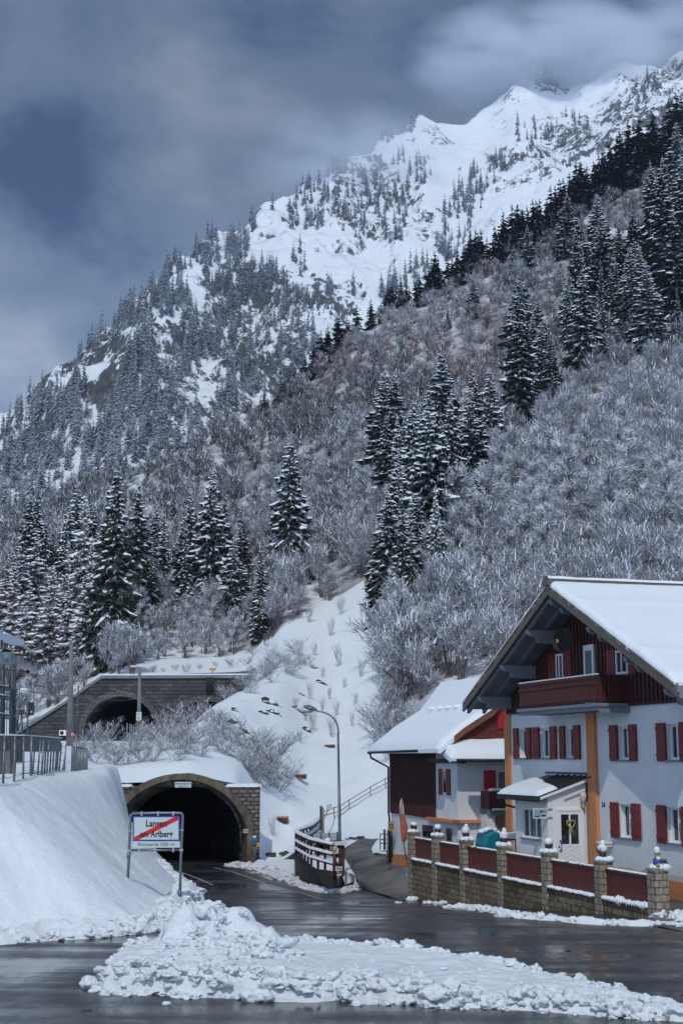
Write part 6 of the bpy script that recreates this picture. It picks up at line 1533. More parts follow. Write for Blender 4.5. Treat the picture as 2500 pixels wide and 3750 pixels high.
# b) right side of the tunnel mouth and round the retaining wall
rid('snow_ridge', [(838, 3168), (905, 3176), (960, 3186), (1020, 3205), (1062, 3224)], .75, .34, 26, .07, .22, M['snow_dirty'], 'dirty grey snow edge between the tunnel pier and the retaining wall', street_z, 5)
rid('snow_ridge', [(1062, 3226), (1110, 3248), (1165, 3264), (1222, 3272), (1262, 3266), (1318, 3245)], .38, .26, 30, .06, .18, M['snow_dirty'], 'low crusty snow edge hugging the foot of the dark retaining wall', street_z, 6)
mb = MB()
e1 = [GR(915, 3182), GR(1000, 3200), GR(1060, 3218), GR(1082, 3206)]; e2 = [Vector((-4.75, 80.2, -1.35)), P(1000, 3164, 81.2), P(1050, 3158, 82), P(1076, 3150, 84)]
rows = [[a.lerp(b, t / 8) + k_ * (.16 + .08 * nz(i * 1.3, t)) for i, (a, b) in enumerate(zip(e1, e2))] for t in range(9)]
mb.grid(rows); tag(build(mb, 'snow_patch', M['snow'], recalc=False), kind='structure')
# c) in front of the boundary wall
rid('snow_ridge', [c7(480, 982), c7(640, 985), c7(840, 1005), c7(1000, 1037), c7(1200, 1065), c7(1400, 1090), c5(160, 1472), c5(420, 1495), c5(700, 1517), c5(950, 1535), c5(1200, 1545), c5(1420, 1545), c5(1700, 1585)], .33, .20, 42, .04, .15, M['snow_clump'], 'long lumpy line of snow lying along the foot of the boundary wall', street_z, 7)
mb = MB(); pts = [G(*c5(1370, 1500), .02), G(*c5(1460, 1470), .05), G(*c5(1530, 1480), .05), G(*c5(1640, 1530), .03)]
ridge_base(mb, pts, .55, .28, lambda x, y: .02); clumps(mb, pts, .5, 26, .07, .2, lambda x, y: .04, 9)
solo(mb, 'snow_ridge', M['snow_clump'], pts[1], 'small snow pile just right of the last wall pillar at the yard entrance', 'snow', recalc=False)
for k, (x, y, s, lab) in enumerate([(135, 918, .24, 'white snow lump at the left corner of the boundary wall'), (302, 942, .15, 'small snow lump on the wet road, second from the left wall corner'), (420, 952, .19, 'greyish snow lump mirrored in the wet road before the second pillar'), (22, 936, .09, 'tiny snow crumb on the road furthest left of the wall')]):
    p = GR(*c7(x, y)); mb = MB(); rg = random.Random(k)
    for j in range(6): mb.lump(p + Vector((rg.uniform(-s, s), rg.uniform(-s * .5, s * .5), s * .3)), s * .6, s * .5, s * .5, k * 7 + j, 2, amp=.5)
    solo(mb, 'snow_lump', M['snow_clump'], p, lab, 'snow', 'loose snow lumps before the wall', recalc=False)
# d) the heap in the middle of the junction
out = [(372, 3636), (368, 3600), (400, 3565), (440, 3530), (500, 3512), (600, 3505), (700, 3500), (820, 3490), (950, 3500), (1150, 3505), (1400, 3512), (1600, 3535), (1800, 3560), (2000, 3598), (2200, 3640), (2350, 3668), (2700, 3712), (2700, 3750), (2480, 3742), (2350, 3728), (2200, 3722), (2000, 3706), (1800, 3695), (1600, 3688), (1500, 3672), (1350, 3680), (1250, 3662), (1150, 3672), (1000, 3668), (850, 3655), (700, 3654), (560, 3640), (450, 3645)]
og = [G(x, y, 0) for x, y in out]
xs_ = [p.x for p in og]; ys_ = [p.y for p in og]
def inside(x, y, pl):
    c = False; j = len(pl) - 1
    for i in range(len(pl)):
        if (pl[i].y > y) != (pl[j].y > y) and x < (pl[j].x - pl[i].x) * (y - pl[i].y) / (pl[j].y - pl[i].y) + pl[i].x: c = not c
        j = i
    return c
seg = [(og[i], og[(i + 1) % len(og)]) for i in range(len(og))]
def edged(x, y):
    best = 9
    for a, b in seg:
        dx, dy = b.x - a.x, b.y - a.y; t = max(0, min(1, ((x - a.x) * dx + (y - a.y) * dy) / (dx * dx + dy * dy)))
        best = min(best, math.hypot(x - a.x - dx * t, y - a.y - dy * t))
    return best
def blob(x, y, px, py, r, h): 
    c = G(px, py, 0); d = math.hypot(x - c.x, y - c.y) / r; return h * max(0, 1 - d * d) ** .7 if d < 1 else 0
def heap_z(x, y):
    if not inside(x, y, og): return -.08
    d = edged(x, y); px = CX + x / y * F
    H0 = float(np.interp(px, [300, 500, 900, 1400, 1900, 2300, 2600], [.40, .48, .46, .36, .28, .20, .13]))
    v = noise.voronoi(Vector((x * 2.1, y * 2.1, 0)))[0][0]; v2 = noise.voronoi(Vector((x * 5.2, y * 5.2, 4)))[0][0]
    front = 1 - sm(.35, 1.3, d)
    h = H0 * min(1, d / .22) ** .55 + (.16 * (0.5 - v) + .07 * (.5 - v2)) * (.25 + .75 * front) * min(1, d / .1)
    h += .10 * nz(x, y, 2, .7) + .03 * nz(x, y, 2, 3) * (1 - front * .5)
    h += blob(x, y, 690, 3545, .75, .54) + blob(x, y, 800, 3530, .8, .44) + blob(x, y, 900, 3535, .7, .45) + blob(x, y, 960, 3575, .5, .22) + blob(x, y, 760, 3575, .9, .16)
    return max(-.05, h + (.16 * (.5 - v)) * (1 if (blob(x, y, 800, 3535, 1.5, 1) > 0) else 0))
x0, x1, y0, y1 = min(xs_) - .1, 11.5, min(ys_) - .1, max(ys_) + .1
nx, ny = int((x1 - x0) / .065), int((y1 - y0) / .065)
hvv = [Vector((x0 + (x1 - x0) * i / nx, y0 + (y1 - y0) * j / ny, 0)) for j in range(ny + 1) for i in range(nx + 1)]
for v in hvv: v.z = heap_z(v.x, v.y)
hff = [(j * (nx + 1) + i, j * (nx + 1) + i + 1, (j + 1) * (nx + 1) + i + 1, (j + 1) * (nx + 1) + i) for j in range(ny) for i in range(nx)]
hff = [f for f in hff if max(hvv[k].z for k in f) > -.03]
c0 = G(1200, 3600, 0)
heap = thing('snow_heap', (c0.x, c0.y, 0), 'large ploughed heap of lumpy snow lying in the middle of the wet junction', 'snow')
M['heap'] = snow_mat('heap_snow', bump=.6, bs=(2.6, 13), dirt=.55, dirtcol=(.40, .33, .26), ds=1.1, dirt_lo=.60)
mesh_obj('snow_mass', hvv, hff, [0] * len(hff), [True] * len(hff), M['heap'], heap)
mb = MB(); rg = random.Random(5)
front = [G(x, y, 0) for x, y in [(372, 3625), (450, 3640), (560, 3636), (700, 3650), (850, 3650), (1000, 3662), (1150, 3666), (1250, 3658), (1350, 3674), (1500, 3668), (1600, 3684), (1800, 3690), (2000, 3700), (2200, 3716), (2480, 3738)]]
hz = lambda x, y: max(0, heap_z(x, y))
clumps(mb, front, .35, 26, .06, .20, hz, 21, lift=.15)
mbd = MB(); clumps(mbd, front, .12, 16, .04, .10, lambda x, y: .0, 77, lift=.3); build(mbd, 'slush_edge', M['snow_dirty'], heap, recalc=False)
back = [G(x, y, 0) for x, y in [(400, 3575), (440, 3535), (600, 3512), (820, 3500), (1150, 3515), (1400, 3522), (1600, 3545), (1800, 3570), (2000, 3606), (2300, 3664)]]
clumps(mb, back, .3, 14, .05, .16, hz, 22, lift=.15)
clumps(mb, [G(640, 3560, 0), G(760, 3560, 0), G(900, 3560, 0), G(1000, 3585, 0)], 1.1, 75, .06, .24, hz, 23, lift=.12)
clumps(mb, [G(500, 3580, 0), G(1000, 3610, 0), G(1500, 3610, 0), G(2200, 3660, 0)], 1.1, 6, .03, .09, hz, 24, lift=.15)
build(mb, 'snow_lumps', M['heap'], heap, recalc=False)
p = G(668, 3560, 0); mb = MB(); mb.lump(Vector((p.x, p.y + .1, .66)), .50, .36, .62, 23, 3, amp=.75, fr=.8); mb.lump(Vector((p.x + 1.9, p.y - .15, .52)), .42, .3, .34, 7, 3, amp=.9, fr=1.0)
build(mb, 'snow_block', M['heap'], heap, recalc=False)
for k, (x, y, s, lab) in enumerate([(c8(455, 1780) + (.21, 'round snow lumps fallen off the left tip of the big heap')), (c8(480, 1735) + (.17, 'single snow ball touching the left end of the big heap')), (c8(1185, 1838) + (.20, 'snow lump broken off the front edge of the big heap')), (c8(770, 1858) + (.06, 'tiny flat snow crumb on the wet asphalt in the foreground'))]):
    p = G(x, y, 0); mb = MB(); rg = random.Random(k + 40)
    for j in range(1 if k == 1 else 7): mb.lump(p + Vector((rg.uniform(-s, s) * (k != 1), rg.uniform(-s, s) * .5, s * .45)), s * .75, s * .6, s * .6, k * 11 + j, 3, amp=.5)
    solo(mb, 'snow_lump', M['snow_clump'], p, lab, 'snow', 'loose snow lumps round the heap', recalc=False)
# ------------------------------------------------------------------ trees
class Q:            # fast triangle/quad soup, two materials
    def __init__(s): s.v = []; s.f = []; s.m = []
    def quad(s, a, b, c, d, m): n = len(s.v); s.v += [a, b, c, d]; s.f.append((n, n + 1, n + 2, n + 3)); s.m.append(m)
    def tri(s, a, b, c, m): n = len(s.v); s.v += [a, b, c]; s.f.append((n, n + 1, n + 2)); s.m.append(m)
    def mesh(s, name, mats):
        me = bpy.data.meshes.new(name); me.from_pydata(s.v, [], s.f)
        for x in mats: me.materials.append(x)
        me.polygons.foreach_set('material_index', s.m); me.update(); return me
def spruce_crown(h, R_, seed, levels=34, nb=10, snow=.8, droop=.35, bare=.08, seg=3, ragged=.25, sw=1.0, two=True):
    """whorls of drooping boughs; each bough a few hanging sprays with a lens of snow lying on its back"""
    rg = random.Random(seed); q = Q(); up = Vector((0, 0, 1))
    for L_ in range(levels):
        t = (L_ + rg.random() * .6) / levels
        z0 = h * (bare + (1 - bare) * t); rad = R_ * ((1 - t) ** .82) * (1 - .25 * max(0, .18 - t) / .18) + .12
        rad *= rg.uniform(1 - .5 * ragged, 1 + .35 * ragged); n = max(4, int(nb * (1 - .45 * t)))
        for k in range(n):
            if rg.random() < ragged * .4: continue
            th = 2 * math.pi * (k + rg.random() * .9) / n + L_ * 1.3; r = rad * (1 - ragged + 2 * ragged * rg.random() * .8) * (1 + .22 * math.sin(2 * th + seed) + .12 * math.sin(5 * th + L_ * .4)); r = min(r, R_ * 1.05, rad * 1.4)
            d = Vector((math.cos(th), math.sin(th), 0)); s = Vector((-d.y, d.x, 0))
            dr = droop * (1.25 - t) * rg.uniform(.7, 1.3) + .2; pts = []; zj = h / levels * rg.uniform(-.9, .9)
            for i in range(seg + 1):
                x = i / seg; pts.append(d * (r * x) + up * (z0 + zj - r * dr * x ** 1.3 + r * .12 * x ** 4) + s * (r * .08 * rg.uniform(-1, 1) * x))
            wb = r * .34 + .12
            for i in range(seg):
                a, b = pts[i], pts[i + 1]; wa = wb * (1 - .15 * i / seg); wc = wb * (1 - (i + 1) / seg) ** .6 + .05
                for sg in (1, -1):
                    o1 = s * sg * wa * rg.uniform(.7, 1.2) - up * wa * rg.uniform(.35, .8); o2 = s * sg * wc * rg.uniform(.5, 1.1) - up * wc * rg.uniform(.3, .8)
                    q.quad(a, b, b + o2 + d * .1 * r, a + o1 + d * .12 * r, 0)
                if two and i > 0: q.tri(a, b, (a + b) / 2 - up * wb * rg.uniform(.5, 1.1), 0)
                if rg.random() < snow * (.55 + .45 * (i + 1) / seg):
                    w1 = wa * .55 * sw * rg.uniform(.5, 1.3); w2 = max(.07, wc * .7) * sw * rg.uniform(.5, 1.3); e = up * (.06 + .015 * r)
                    for sg in (1, -1): q.quad(a + e * 1.5, b + e * 1.5 + d * .05, b + s * sg * w2 - up * w2 * .8 + e * .8, a + s * sg * w1 - up * w1 * .8 + e * .8, 1)
                    if i == seg - 1: q.quad(b + e * 1.5, b + s * w2 - up * w2 * .7 + e, b + d * (.10 + .05 * r) - up * (.12 + .10 * r), b - s * w2 - up * w2 * .7 + e, 1)
    # leader
    q.tri(Vector((-.12, 0, h * .95)), Vector((.12, 0, h * .95)), Vector((0, 0, h * 1.03)), 1); q.tri(Vector((0, -.12, h * .95)), Vector((0, .12, h * .95)), Vector((0, 0, h * 1.03)), 0)
    return q
def trunk_mesh(h, r, name='trunk', bend=.0):
    mb = MB(); mb.tube([(bend * h * math.sin(t * 3) * .1, 0, h * t - (.8 if t == 0 else 0)) for t in (0, .25, .5, .75, .97)], [r, r * .8, r * .55, r * .3, .02], 7)
    return mb
def proto_tree(name, label, cat, q, mats, h, r, bark, snow_name=None):
    t = thing(name, (0, 0, 0), label, cat); me = q.mesh('crown', mats); c = bpy.data.objects.new('crown', me); C.objects.link(c); c.parent = t
    mb = trunk_mesh(h, r); build(mb, 'trunk', bark, t); return t
used_first = set()
def place(proto, loc, s, label, group, rz=None, name=None):
    """the prototype itself takes the first place; later ones are copies of it and its parts"""
    rz = random.random() * 6.28 if rz is None else rz; sx_ = s if hasattr(s, '__len__') else (s, s, s)
    if proto.name not in used_first:
        used_first.add(proto.name); o = proto; o.location = loc; o.rotation_euler = (0, 0, rz); o.scale = sx_; o['label'] = label
    else: o = copy_thing(proto, loc, rz, sx_, label)
    o['group'] = group; return o
SM = [M['needle'], M['snow_leaf']]
NEAR = []
for k, (R_, sn, dr, rag, sw) in enumerate([(4.9, .85, .46, .42, 1.1), (4.4, .72, .52, .5, .9), (5.2, .95, .40, .38, 1.25), (4.0, .6, .46, .46, .75), (2.7, .65, .40, .5, .8), (4.7, .8, .55, .45, 1.0)]):
    NEAR.append(proto_tree('spruce', 'x', 'tree', spruce_crown(25, R_ * 1.05, 30 + k, 46, 15, sn, dr, .03, 3, rag, sw), SM, 25, .34, M['bark']))
LM = [M['larch'], M['snow_leaf']]
LAR = [proto_tree('larch', 'x', 'tree', spruce_crown(22, 4.3, 60 + k, 30, 10, .95, .22, .1, 3, .4, 1.2, False), LM, 22, .3, M['trunk_pale']) for k in range(2)]
DARKM = [mat('dark_spruce_needles', (.020, .030, .022), .9, var=.4, vs=.6), M['snow_leaf']]  # darker needle green for the ridge spruces
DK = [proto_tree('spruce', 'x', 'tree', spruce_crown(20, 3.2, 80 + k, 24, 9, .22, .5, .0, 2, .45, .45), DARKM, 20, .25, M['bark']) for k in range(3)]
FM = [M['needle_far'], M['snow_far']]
FAR = [proto_tree('spruce', 'x', 'tree', spruce_crown(22, 3.1, 90 + k, 17, 8, .9, .6, .0, 1, .4, 1.3, False), FM, 22, .25, M['bark']) for k in range(4)]

def tree_at(x, ytop, ybase, proto, ph, label, group, which=None, wide=1.0, sink=.0):
    g = hit(x, ybase, which)
    if g is None: return None
    d = math.hypot(g.x, g.y); top = P(x, ytop, g.y); s = max(.05, (top.z - g.z) / ph)
    return place(proto, g - Vector((0, 0, .3)), (s * wide, s * wide, s), label, group)
SG = 'snow laden spruces on the near hillside'
# big ones one can tell apart (photograph at 1568 x 2352)
big = [
 (665, 998, 1340, 0, .95, 'tallest spruce in the middle with two crowns of heavy snow boughs above bare brush'),
 (672, 1150, 1338, 3, .85, 'shorter spruce growing in front of the tall middle spruce'),
 (598, 1238, 1468, 4, 1.0, 'thin narrow spruce standing alone left of the snowy clearing'),
 (482, 1072, 1405, 2, .95, 'broad symmetrical snowy spruce, right one of the pair above the railway portal'),
 (432, 1118, 1400, 0, .8, 'broad snowy spruce, left one of the pair above the railway portal'),
 (400, 1122, 1210, 3, 1.0, 'short dark spruce tip between the pair and the left spruces'),
 (258, 1062, 1530, 3, .85, 'dark green tall spruce rising behind the concrete mast'),
 (312, 1108, 1440, 1, 1.1, 'wide spruce with level snow lines right of the dark green tall spruce'),
 (225, 1190, 1540, 1, .8, 'dark spruce partly hidden by its taller neighbour behind the portal wing wall'),
 (372, 1165, 1400, 1, .75, 'greyish frosted spruce between the dark group and the pair'),
 (345, 1250, 1440, 3, .8, 'low dark spruce filling the gap left of the pair'),
 (98, 1182, 1400, 1, .8, 'slim dark topped spruce among the pale larches'),
 (950, 915, 1265, 0, .85, 'left outer snowy spruce of the large central right cluster'),
 (990, 893, 1330, 2, 1.0, 'foremost huge spruce of the central right cluster with dense white boughs'),
 (915, 950, 1300, 0, .8, 'leaning left edge spruce of the central right cluster'),
 (1040, 898, 1280, 1, .85, 'darker spruce at the right side of the central right cluster'),
 (925, 1130, 1445, 3, .75, 'low spruce at the foot of the cluster beside the clearing'),
 (1003, 1110, 1400, 2, .6, 'smaller spruce under the foremost huge spruce'),
 (1088, 842, 1075, 1, .9, 'spruce behind the cluster, left of a matching pair halfway up'),
 (1127, 838, 1060, 0, .9, 'spruce behind the cluster, right of a matching pair halfway up'),
 (1195, 668, 990, 3, 1.0, 'very tall dark spruce towering above the middle of the hillside'),
 (1245, 735, 905, 0, 1.1, 'snowy spruce leaning on the right side of the very tall dark spruce'),
 (1345, 612, 870, 5, 1.15, 'isolated broad spruce high on the slope with dark gaps between boughs'),
 (1305, 640, 800, 0, .9, 'spruce just left of the isolated broad spruce'),
 (1452, 565, 770, 0, 1.1, 'bushy white spruce left of the right edge group'),
 (1490, 600, 800, 2, 1.2, 'bushy white spruce next to the right edge group'),
 (1405, 615, 760, 1, 1.0, 'narrow spruce between the isolated broad spruce and the bushy pair'),
 (1530, 385, 700, 3, 1.1, 'tall dark spruce near the right edge of the picture'),
 (1556, 480, 745, 1, 1.3, 'tall dark spruce cut by the right edge of the picture'),
 (1087, 636, 730, 0, 1.15, 'small free standing spruce on the reddish slope under the ridge'),
 (1028, 704, 758, 1, 1.0, 'tiny spruce below the small free standing one on the reddish slope'),
 (1145, 645, 682, 1, 1.0, 'tiny spruce right of the small free standing one'),
 (860, 843, 890, 1, .9, 'tiny spruce alone in the brush left of the central cluster'),
 (1212, 515, 622, 0, 1.1, 'frosted spruce at the lower edge of the dark ridge forest'),
 (1305, 440, 590, 0, 1.2, 'frosted broad spruce in front of the dark ridge forest'),
 (1180, 560, 650, 1, 1.1, 'lower frosted spruce left in front of the dark ridge forest'),
]
for x, yt, yb, k, wd, lab in big:
    X, Y = d_(x, yb); tree_at(X, yt * 1.5944, Y, NEAR[k], 25, lab, SG, bvh_h, wd * .95)
rgx = random.Random(12)
for (xa, xb, ya, yb_, cnt, hh, lab, grp) in [(200, 560, 1340, 1450, 26, (120, 250), 'mid sized spruce filling the wood between the two left spruce groups', 'spruces in the left wood'),
        (0, 330, 1330, 1440, 22, (120, 260), 'snowy spruce standing behind the pale larches at the left', 'spruces behind the larches'),
        (880, 1130, 1080, 1290, 16, (150, 300), 'snow laden spruce inside the dense central right cluster', 'spruces inside the central right cluster'),
        (890, 965, 1340, 1440, 6, (230, 330), 'snowy spruce at the foot of the central right cluster next to the clearing', 'spruces at the foot of the cluster'),
        (1150, 1290, 820, 960, 7, (120, 220), 'spruce crowding round the very tall dark spruce', 'spruces round the tall dark one'),
        (1290, 1568, 640, 800, 22, (110, 210), 'snow dusted spruce in the upper right stand below the dark forest', 'upper right spruce stand'),
        (1500, 1590, 480, 700, 9, (180, 280), 'tall green black spruce in the group against the right picture edge', 'spruces at the right edge')]:
    for i in range(cnt):
        x, y = rgx.uniform(xa, xb), rgx.uniform(ya, yb_); X, Y = d_(x, y); tree_at(X, Y - rgx.uniform(*hh) * 1.5944, Y, NEAR[rgx.randrange(6)], 25, lab, grp, bvh_h, rgx.uniform(.85, 1.25))
for x, yt, yb, k, wd in [(25, 1290, 1570, 0, 1.0), (60, 1330, 1585, 1, 1.1), (110, 1300, 1575, 0, 1.0), (150, 1330, 1560, 1, .9), (190, 1300, 1550, 0, .9), (222, 1330, 1530, 1, .8), (40, 1235, 1470, 0, 1.1), (75, 1210, 1455, 1, 1.0), (12, 1270, 1465, 1, 1.1), (120, 1300, 1480, 0, .9), (185, 1130, 1450, 1, .75), (205, 1230, 1490, 0, .7), (150, 1240, 1480, 1, .8)]:
    X, Y = d_(x, yb); tree_at(X, yt * 1.5944, Y, LAR[k], 22, 'pale brown snow dusted larch in the group at the left edge above the steel frame', 'larches at the left edge', bvh_h, wd)
# ridge forest: rows of dark spruces along and behind the skyline of the near hillside
rg = random.Random(77)
ridge = [(600, 955), (700, 868), (760, 800), (850, 742), (930, 700), (1000, 668), (1100, 615), (1180, 590), (1250, 560), (1330, 490), (1420, 440), (1500, 400), (1600, 370)]
topl = [(600, 925), (700, 850), (765, 750), (830, 700), (900, 660), (950, 635), (1000, 588), (1060, 550), (1130, 475), (1200, 438), (1300, 372), (1400, 300), (1500, 240), (1600, 180)]
rx, ry_ = zip(*ridge); tx_, tyy = zip(*topl)
n = 0
for i in range(320):
    x = (rg.uniform(590, 1590), rg.uniform(590, 1010), rg.uniform(1020, 1590), rg.uniform(1050, 1590))[i % 4]
    yb = float(np.interp(x, rx, ry_)); yt = float(np.interp(x, tx_, tyy)); band = max(0, (yb - yt) - 55)
    y = yb + rg.uniform(-12, 14) - band * rg.random() * .55
    ht = rg.uniform(50, 78) * (1 + .35 * sm(1000, 1500, x)) * (.75 if x < 720 else 1) * (.85 if x < 960 else 1)
    g = hit(x * 1.5944, y * 1.5944, bvh_h)
    yy = y
    while g is None and yy < yb + 60: yy += 4; g = hit(x * 1.5944, yy * 1.5944, bvh_h)
    if g is None: continue
    n += 1
    if n > 175: break
    top = P(x * 1.5944, (min(y, yy) - ht) * 1.5944, g.y); s = (top.z - g.z) / 20
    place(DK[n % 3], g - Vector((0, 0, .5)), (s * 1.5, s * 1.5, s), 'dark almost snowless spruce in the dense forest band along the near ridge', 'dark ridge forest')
# far mountain forest
poly = {
 'A': ([(0, 990), (60, 915), (110, 880), (190, 850), (205, 960), (215, 1010), (270, 905), (330, 830), (400, 860), (430, 940), (360, 1060), (230, 1110), (150, 1150), (0, 1260)], 447),
 'B': ([(255, 730), (330, 650), (380, 600), (405, 545), (480, 500), (600, 448), (640, 470), (575, 540), (550, 650), (470, 640), (440, 700), (330, 760)], 204),
 'C': ([(280, 800), (400, 750), (450, 690), (560, 590), (650, 600), (640, 690), (560, 700), (500, 800), (420, 880), (300, 900)], 164),
 'D': ([(170, 790), (290, 700), (300, 760), (180, 830)], 31),
 'E': ([(660, 470), (740, 400), (760, 440), (740, 530), (665, 535)], 42),
 'F': ([(765, 450), (830, 420), (895, 360), (940, 345), (945, 400), (930, 570), (890, 590), (880, 540), (830, 550), (770, 530)], 85),
 'G': ([(1010, 470), (1080, 400), (1150, 355), (1172, 372), (1130, 440), (1075, 530), (1015, 490)], 64),
 'H': ([(480, 800), (640, 690), (750, 660), (830, 680), (760, 800), (600, 920), (450, 1040), (360, 1090), (470, 900)], 137),
 'I': ([(955, 375), (990, 370), (990, 425), (955, 430)], 11),
 'J': ([(830, 318), (880, 290), (960, 262), (950, 300), (890, 330)], 23),
 'K': ([(1170, 165), (1240, 158), (1300, 185), (1290, 205), (1230, 190)], 20),
 'L': ([(1170, 290), (1290, 260), (1370, 300), (1330, 350), (1220, 340), (1175, 330)], 34),
 'M': ([(1440, 230), (1470, 175), (1510, 165), (1510, 220), (1450, 250)], 12),
 'N': ([(990, 560), (1020, 500), (1040, 560), (1010, 600)], 14),
 'O': ([(870, 660), (1000, 590), (1080, 520), (1090, 560), (960, 660), (880, 700)], 47),
 'P': ([(600, 640), (720, 560), (720, 620), (660, 660)], 20),
 'Q': ([(640, 430), (700, 400), (790, 350), (800, 380), (700, 440)], 31)}
far_pts = []
FIELDS = [[(100, 860), (150, 832), (150, 885), (110, 905)], [(190, 870), (290, 760), (300, 790), (250, 900), (205, 905)], [(345, 775), (400, 755), (395, 860), (350, 850)], [(465, 890), (530, 850), (510, 960), (470, 1010)], [(560, 590), (700, 525), (830, 555), (770, 640), (650, 650)], [(415, 625), (460, 600), (470, 690), (430, 690)], [(590, 470), (660, 440), (650, 540), (600, 560)], [(120, 1130), (185, 1040), (190, 1080), (140, 1160)], [(440, 700), (560, 660), (550, 690), (460, 730)], [(700, 780), (790, 680), (830, 690), (740, 800)], [(0, 1000), (40, 985), (45, 1030), (0, 1040)]]
for kx, (pl, cnt) in poly.items():
    pv = [Vector((a, b, 0)) for a, b in pl]; xa = min(p.x for p in pv); xb = max(p.x for p in pv); ya = min(p.y for p in pv); yb = max(p.y for p in pv); c = 0; tries = 0
    while c < cnt and tries < cnt * 14:
        tries += 1; x = rg.uniform(xa, xb); y = rg.uniform(ya, yb)
        if not inside(x, y, pv) or (rg.random() < .93 and any(inside2(x + 6 * nz(x, y, 0, .05), y, f_) for f_ in FIELDS)): continue
        g = hit(x * 1.5944, y * 1.5944)
        if g is None or g.y < 560: continue
        c += 1; far_pts.append((g, rg.uniform(.6, 1.35)))
far_pts.sort(key=lambda q: q[0].y / q[1])
INDF = 30
for g, s in far_pts[:INDF]:
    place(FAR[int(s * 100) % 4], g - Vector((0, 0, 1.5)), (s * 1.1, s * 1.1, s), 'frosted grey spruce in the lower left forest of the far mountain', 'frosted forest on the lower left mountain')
# merge helper for masses
def merged(name, protos, inst, mats, label, cat):
    """one object out of many placed copies; protos: list of (V, faces4, mat) arrays"""
    Vs, Fs, Ms = [], [], []; o = 0
    for k, loc, s, rz, ex in inst:
        V_, F_, m_ = protos[k]; c, sn = math.cos(rz), math.sin(rz)
        a = V_ * np.array([s * ex, s * ex, s]); b = np.empty_like(a)
        b[:, 0] = a[:, 0] * c - a[:, 1] * sn + loc[0]; b[:, 1] = a[:, 0] * sn + a[:, 1] * c + loc[1]; b[:, 2] = a[:, 2] + loc[2]
        Vs.append(b); Fs.append(F_ + o); Ms.append(m_); o += len(b)
    V_ = np.concatenate(Vs).astype(np.float32); F_ = np.concatenate(Fs).astype(np.int32); m_ = np.concatenate(Ms).astype(np.int32)
    me = bpy.data.meshes.new(name); me.vertices.add(len(V_)); me.vertices.foreach_set('co', V_.ravel())
    me.loops.add(F_.size); me.loops.foreach_set('vertex_index', F_.ravel()); me.polygons.add(len(F_))
    me.polygons.foreach_set('loop_start', np.arange(0, F_.size, 4, dtype=np.int32)); me.polygons.foreach_set('loop_total', np.full(len(F_), 4, dtype=np.int32))
    for x in mats: me.materials.append(x)
    me.polygons.foreach_set('material_index', m_); me.update(calc_edges=True); me.validate()
    ob = bpy.data.objects.new(name, me); C.objects.link(ob); return tag(ob, label, cat, kind='stuff')
def arr(q):
    V_ = np.array([tuple(v) for v in q.v]); F_ = np.array([f if len(f) == 4 else (f[0], f[1], f[2], f[2]) for f in q.f]); 
    keep = np.array([len(f) == 4 for f in q.f]); return V_, F_[keep], np.array(q.m)[keep]
fa_ = [arr(spruce_crown(22, 3.2, 190 + k, 16, 8, .9, .6, .0, 1, .4, 1.3, False)) for k in range(4)]
if len(far_pts) > INDF:
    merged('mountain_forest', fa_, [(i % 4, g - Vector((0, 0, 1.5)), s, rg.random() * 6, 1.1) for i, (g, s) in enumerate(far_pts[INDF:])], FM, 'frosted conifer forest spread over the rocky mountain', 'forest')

# ------------------------------------------------------------------ bare woods and brush
def twigs(seed, h=7.0, spread=.55, stems=4, levels=3, kids=4, w0=.09, snow=.7, q=None, lean=None, up_=.6):
    rg = random.Random(seed); q = q or Q(); up = Vector((0, 0, 1))
    def rib(a, b, w, sn):
        d = (b - a); s = d.cross(Vector((rg.uniform(-1, 1), rg.uniform(-1, 1), rg.uniform(-1, 1)))).normalized() * w * .5
        q.quad(a - s, a + s, b + s * .55, b - s * .55, 0)
        if sn:
            hor = Vector((-d.y, d.x, 0)); hor = hor.normalized() * w * rg.uniform(.8, 1.5) if hor.length > 1e-3 else s
            e = up * w * .5; q.quad(a - hor * .7 + e, a + hor * .7 + e, b + hor * .5 + e, b - hor * .5 + e, 1)
    def grow(p, d, L_, w, lev):
        a = p; dd = d
        for i in range(2):
            dd = (dd + Vector((rg.uniform(-.22, .22), rg.uniform(-.22, .22), rg.uniform(-.1, .2)))).normalized(); b = a + dd * L_ * .5
            flat = 1 - abs(dd.z); rib(a, b, w * (1 - .25 * i), rg.random() < snow * (.35 + .8 * flat)); 
            if lev > 0:
                for _ in range(kids if i else max(1, kids - 2)):
                    th = rg.random() * 6.28; o = Vector((math.cos(th), math.sin(th), rg.uniform(-.1, .5))); nd = (dd * up_ + o * rg.uniform(.5, .9)).normalized()
                    grow(a.lerp(b, rg.uniform(.25, 1)), nd, L_ * rg.uniform(.42, .62), w * .66, lev - 1)
            a = b
    for k in range(stems):
        th = rg.random() * 6.28; d = Vector((math.cos(th) * spread, math.sin(th) * spread, 1)).normalized()
        if lean: d = (d + Vector(lean)).normalized()
        grow(Vector((rg.uniform(-.3, .3), rg.uniform(-.3, .3), -.2)), d, h * rg.uniform(.55, .8), w0, levels)
    return q
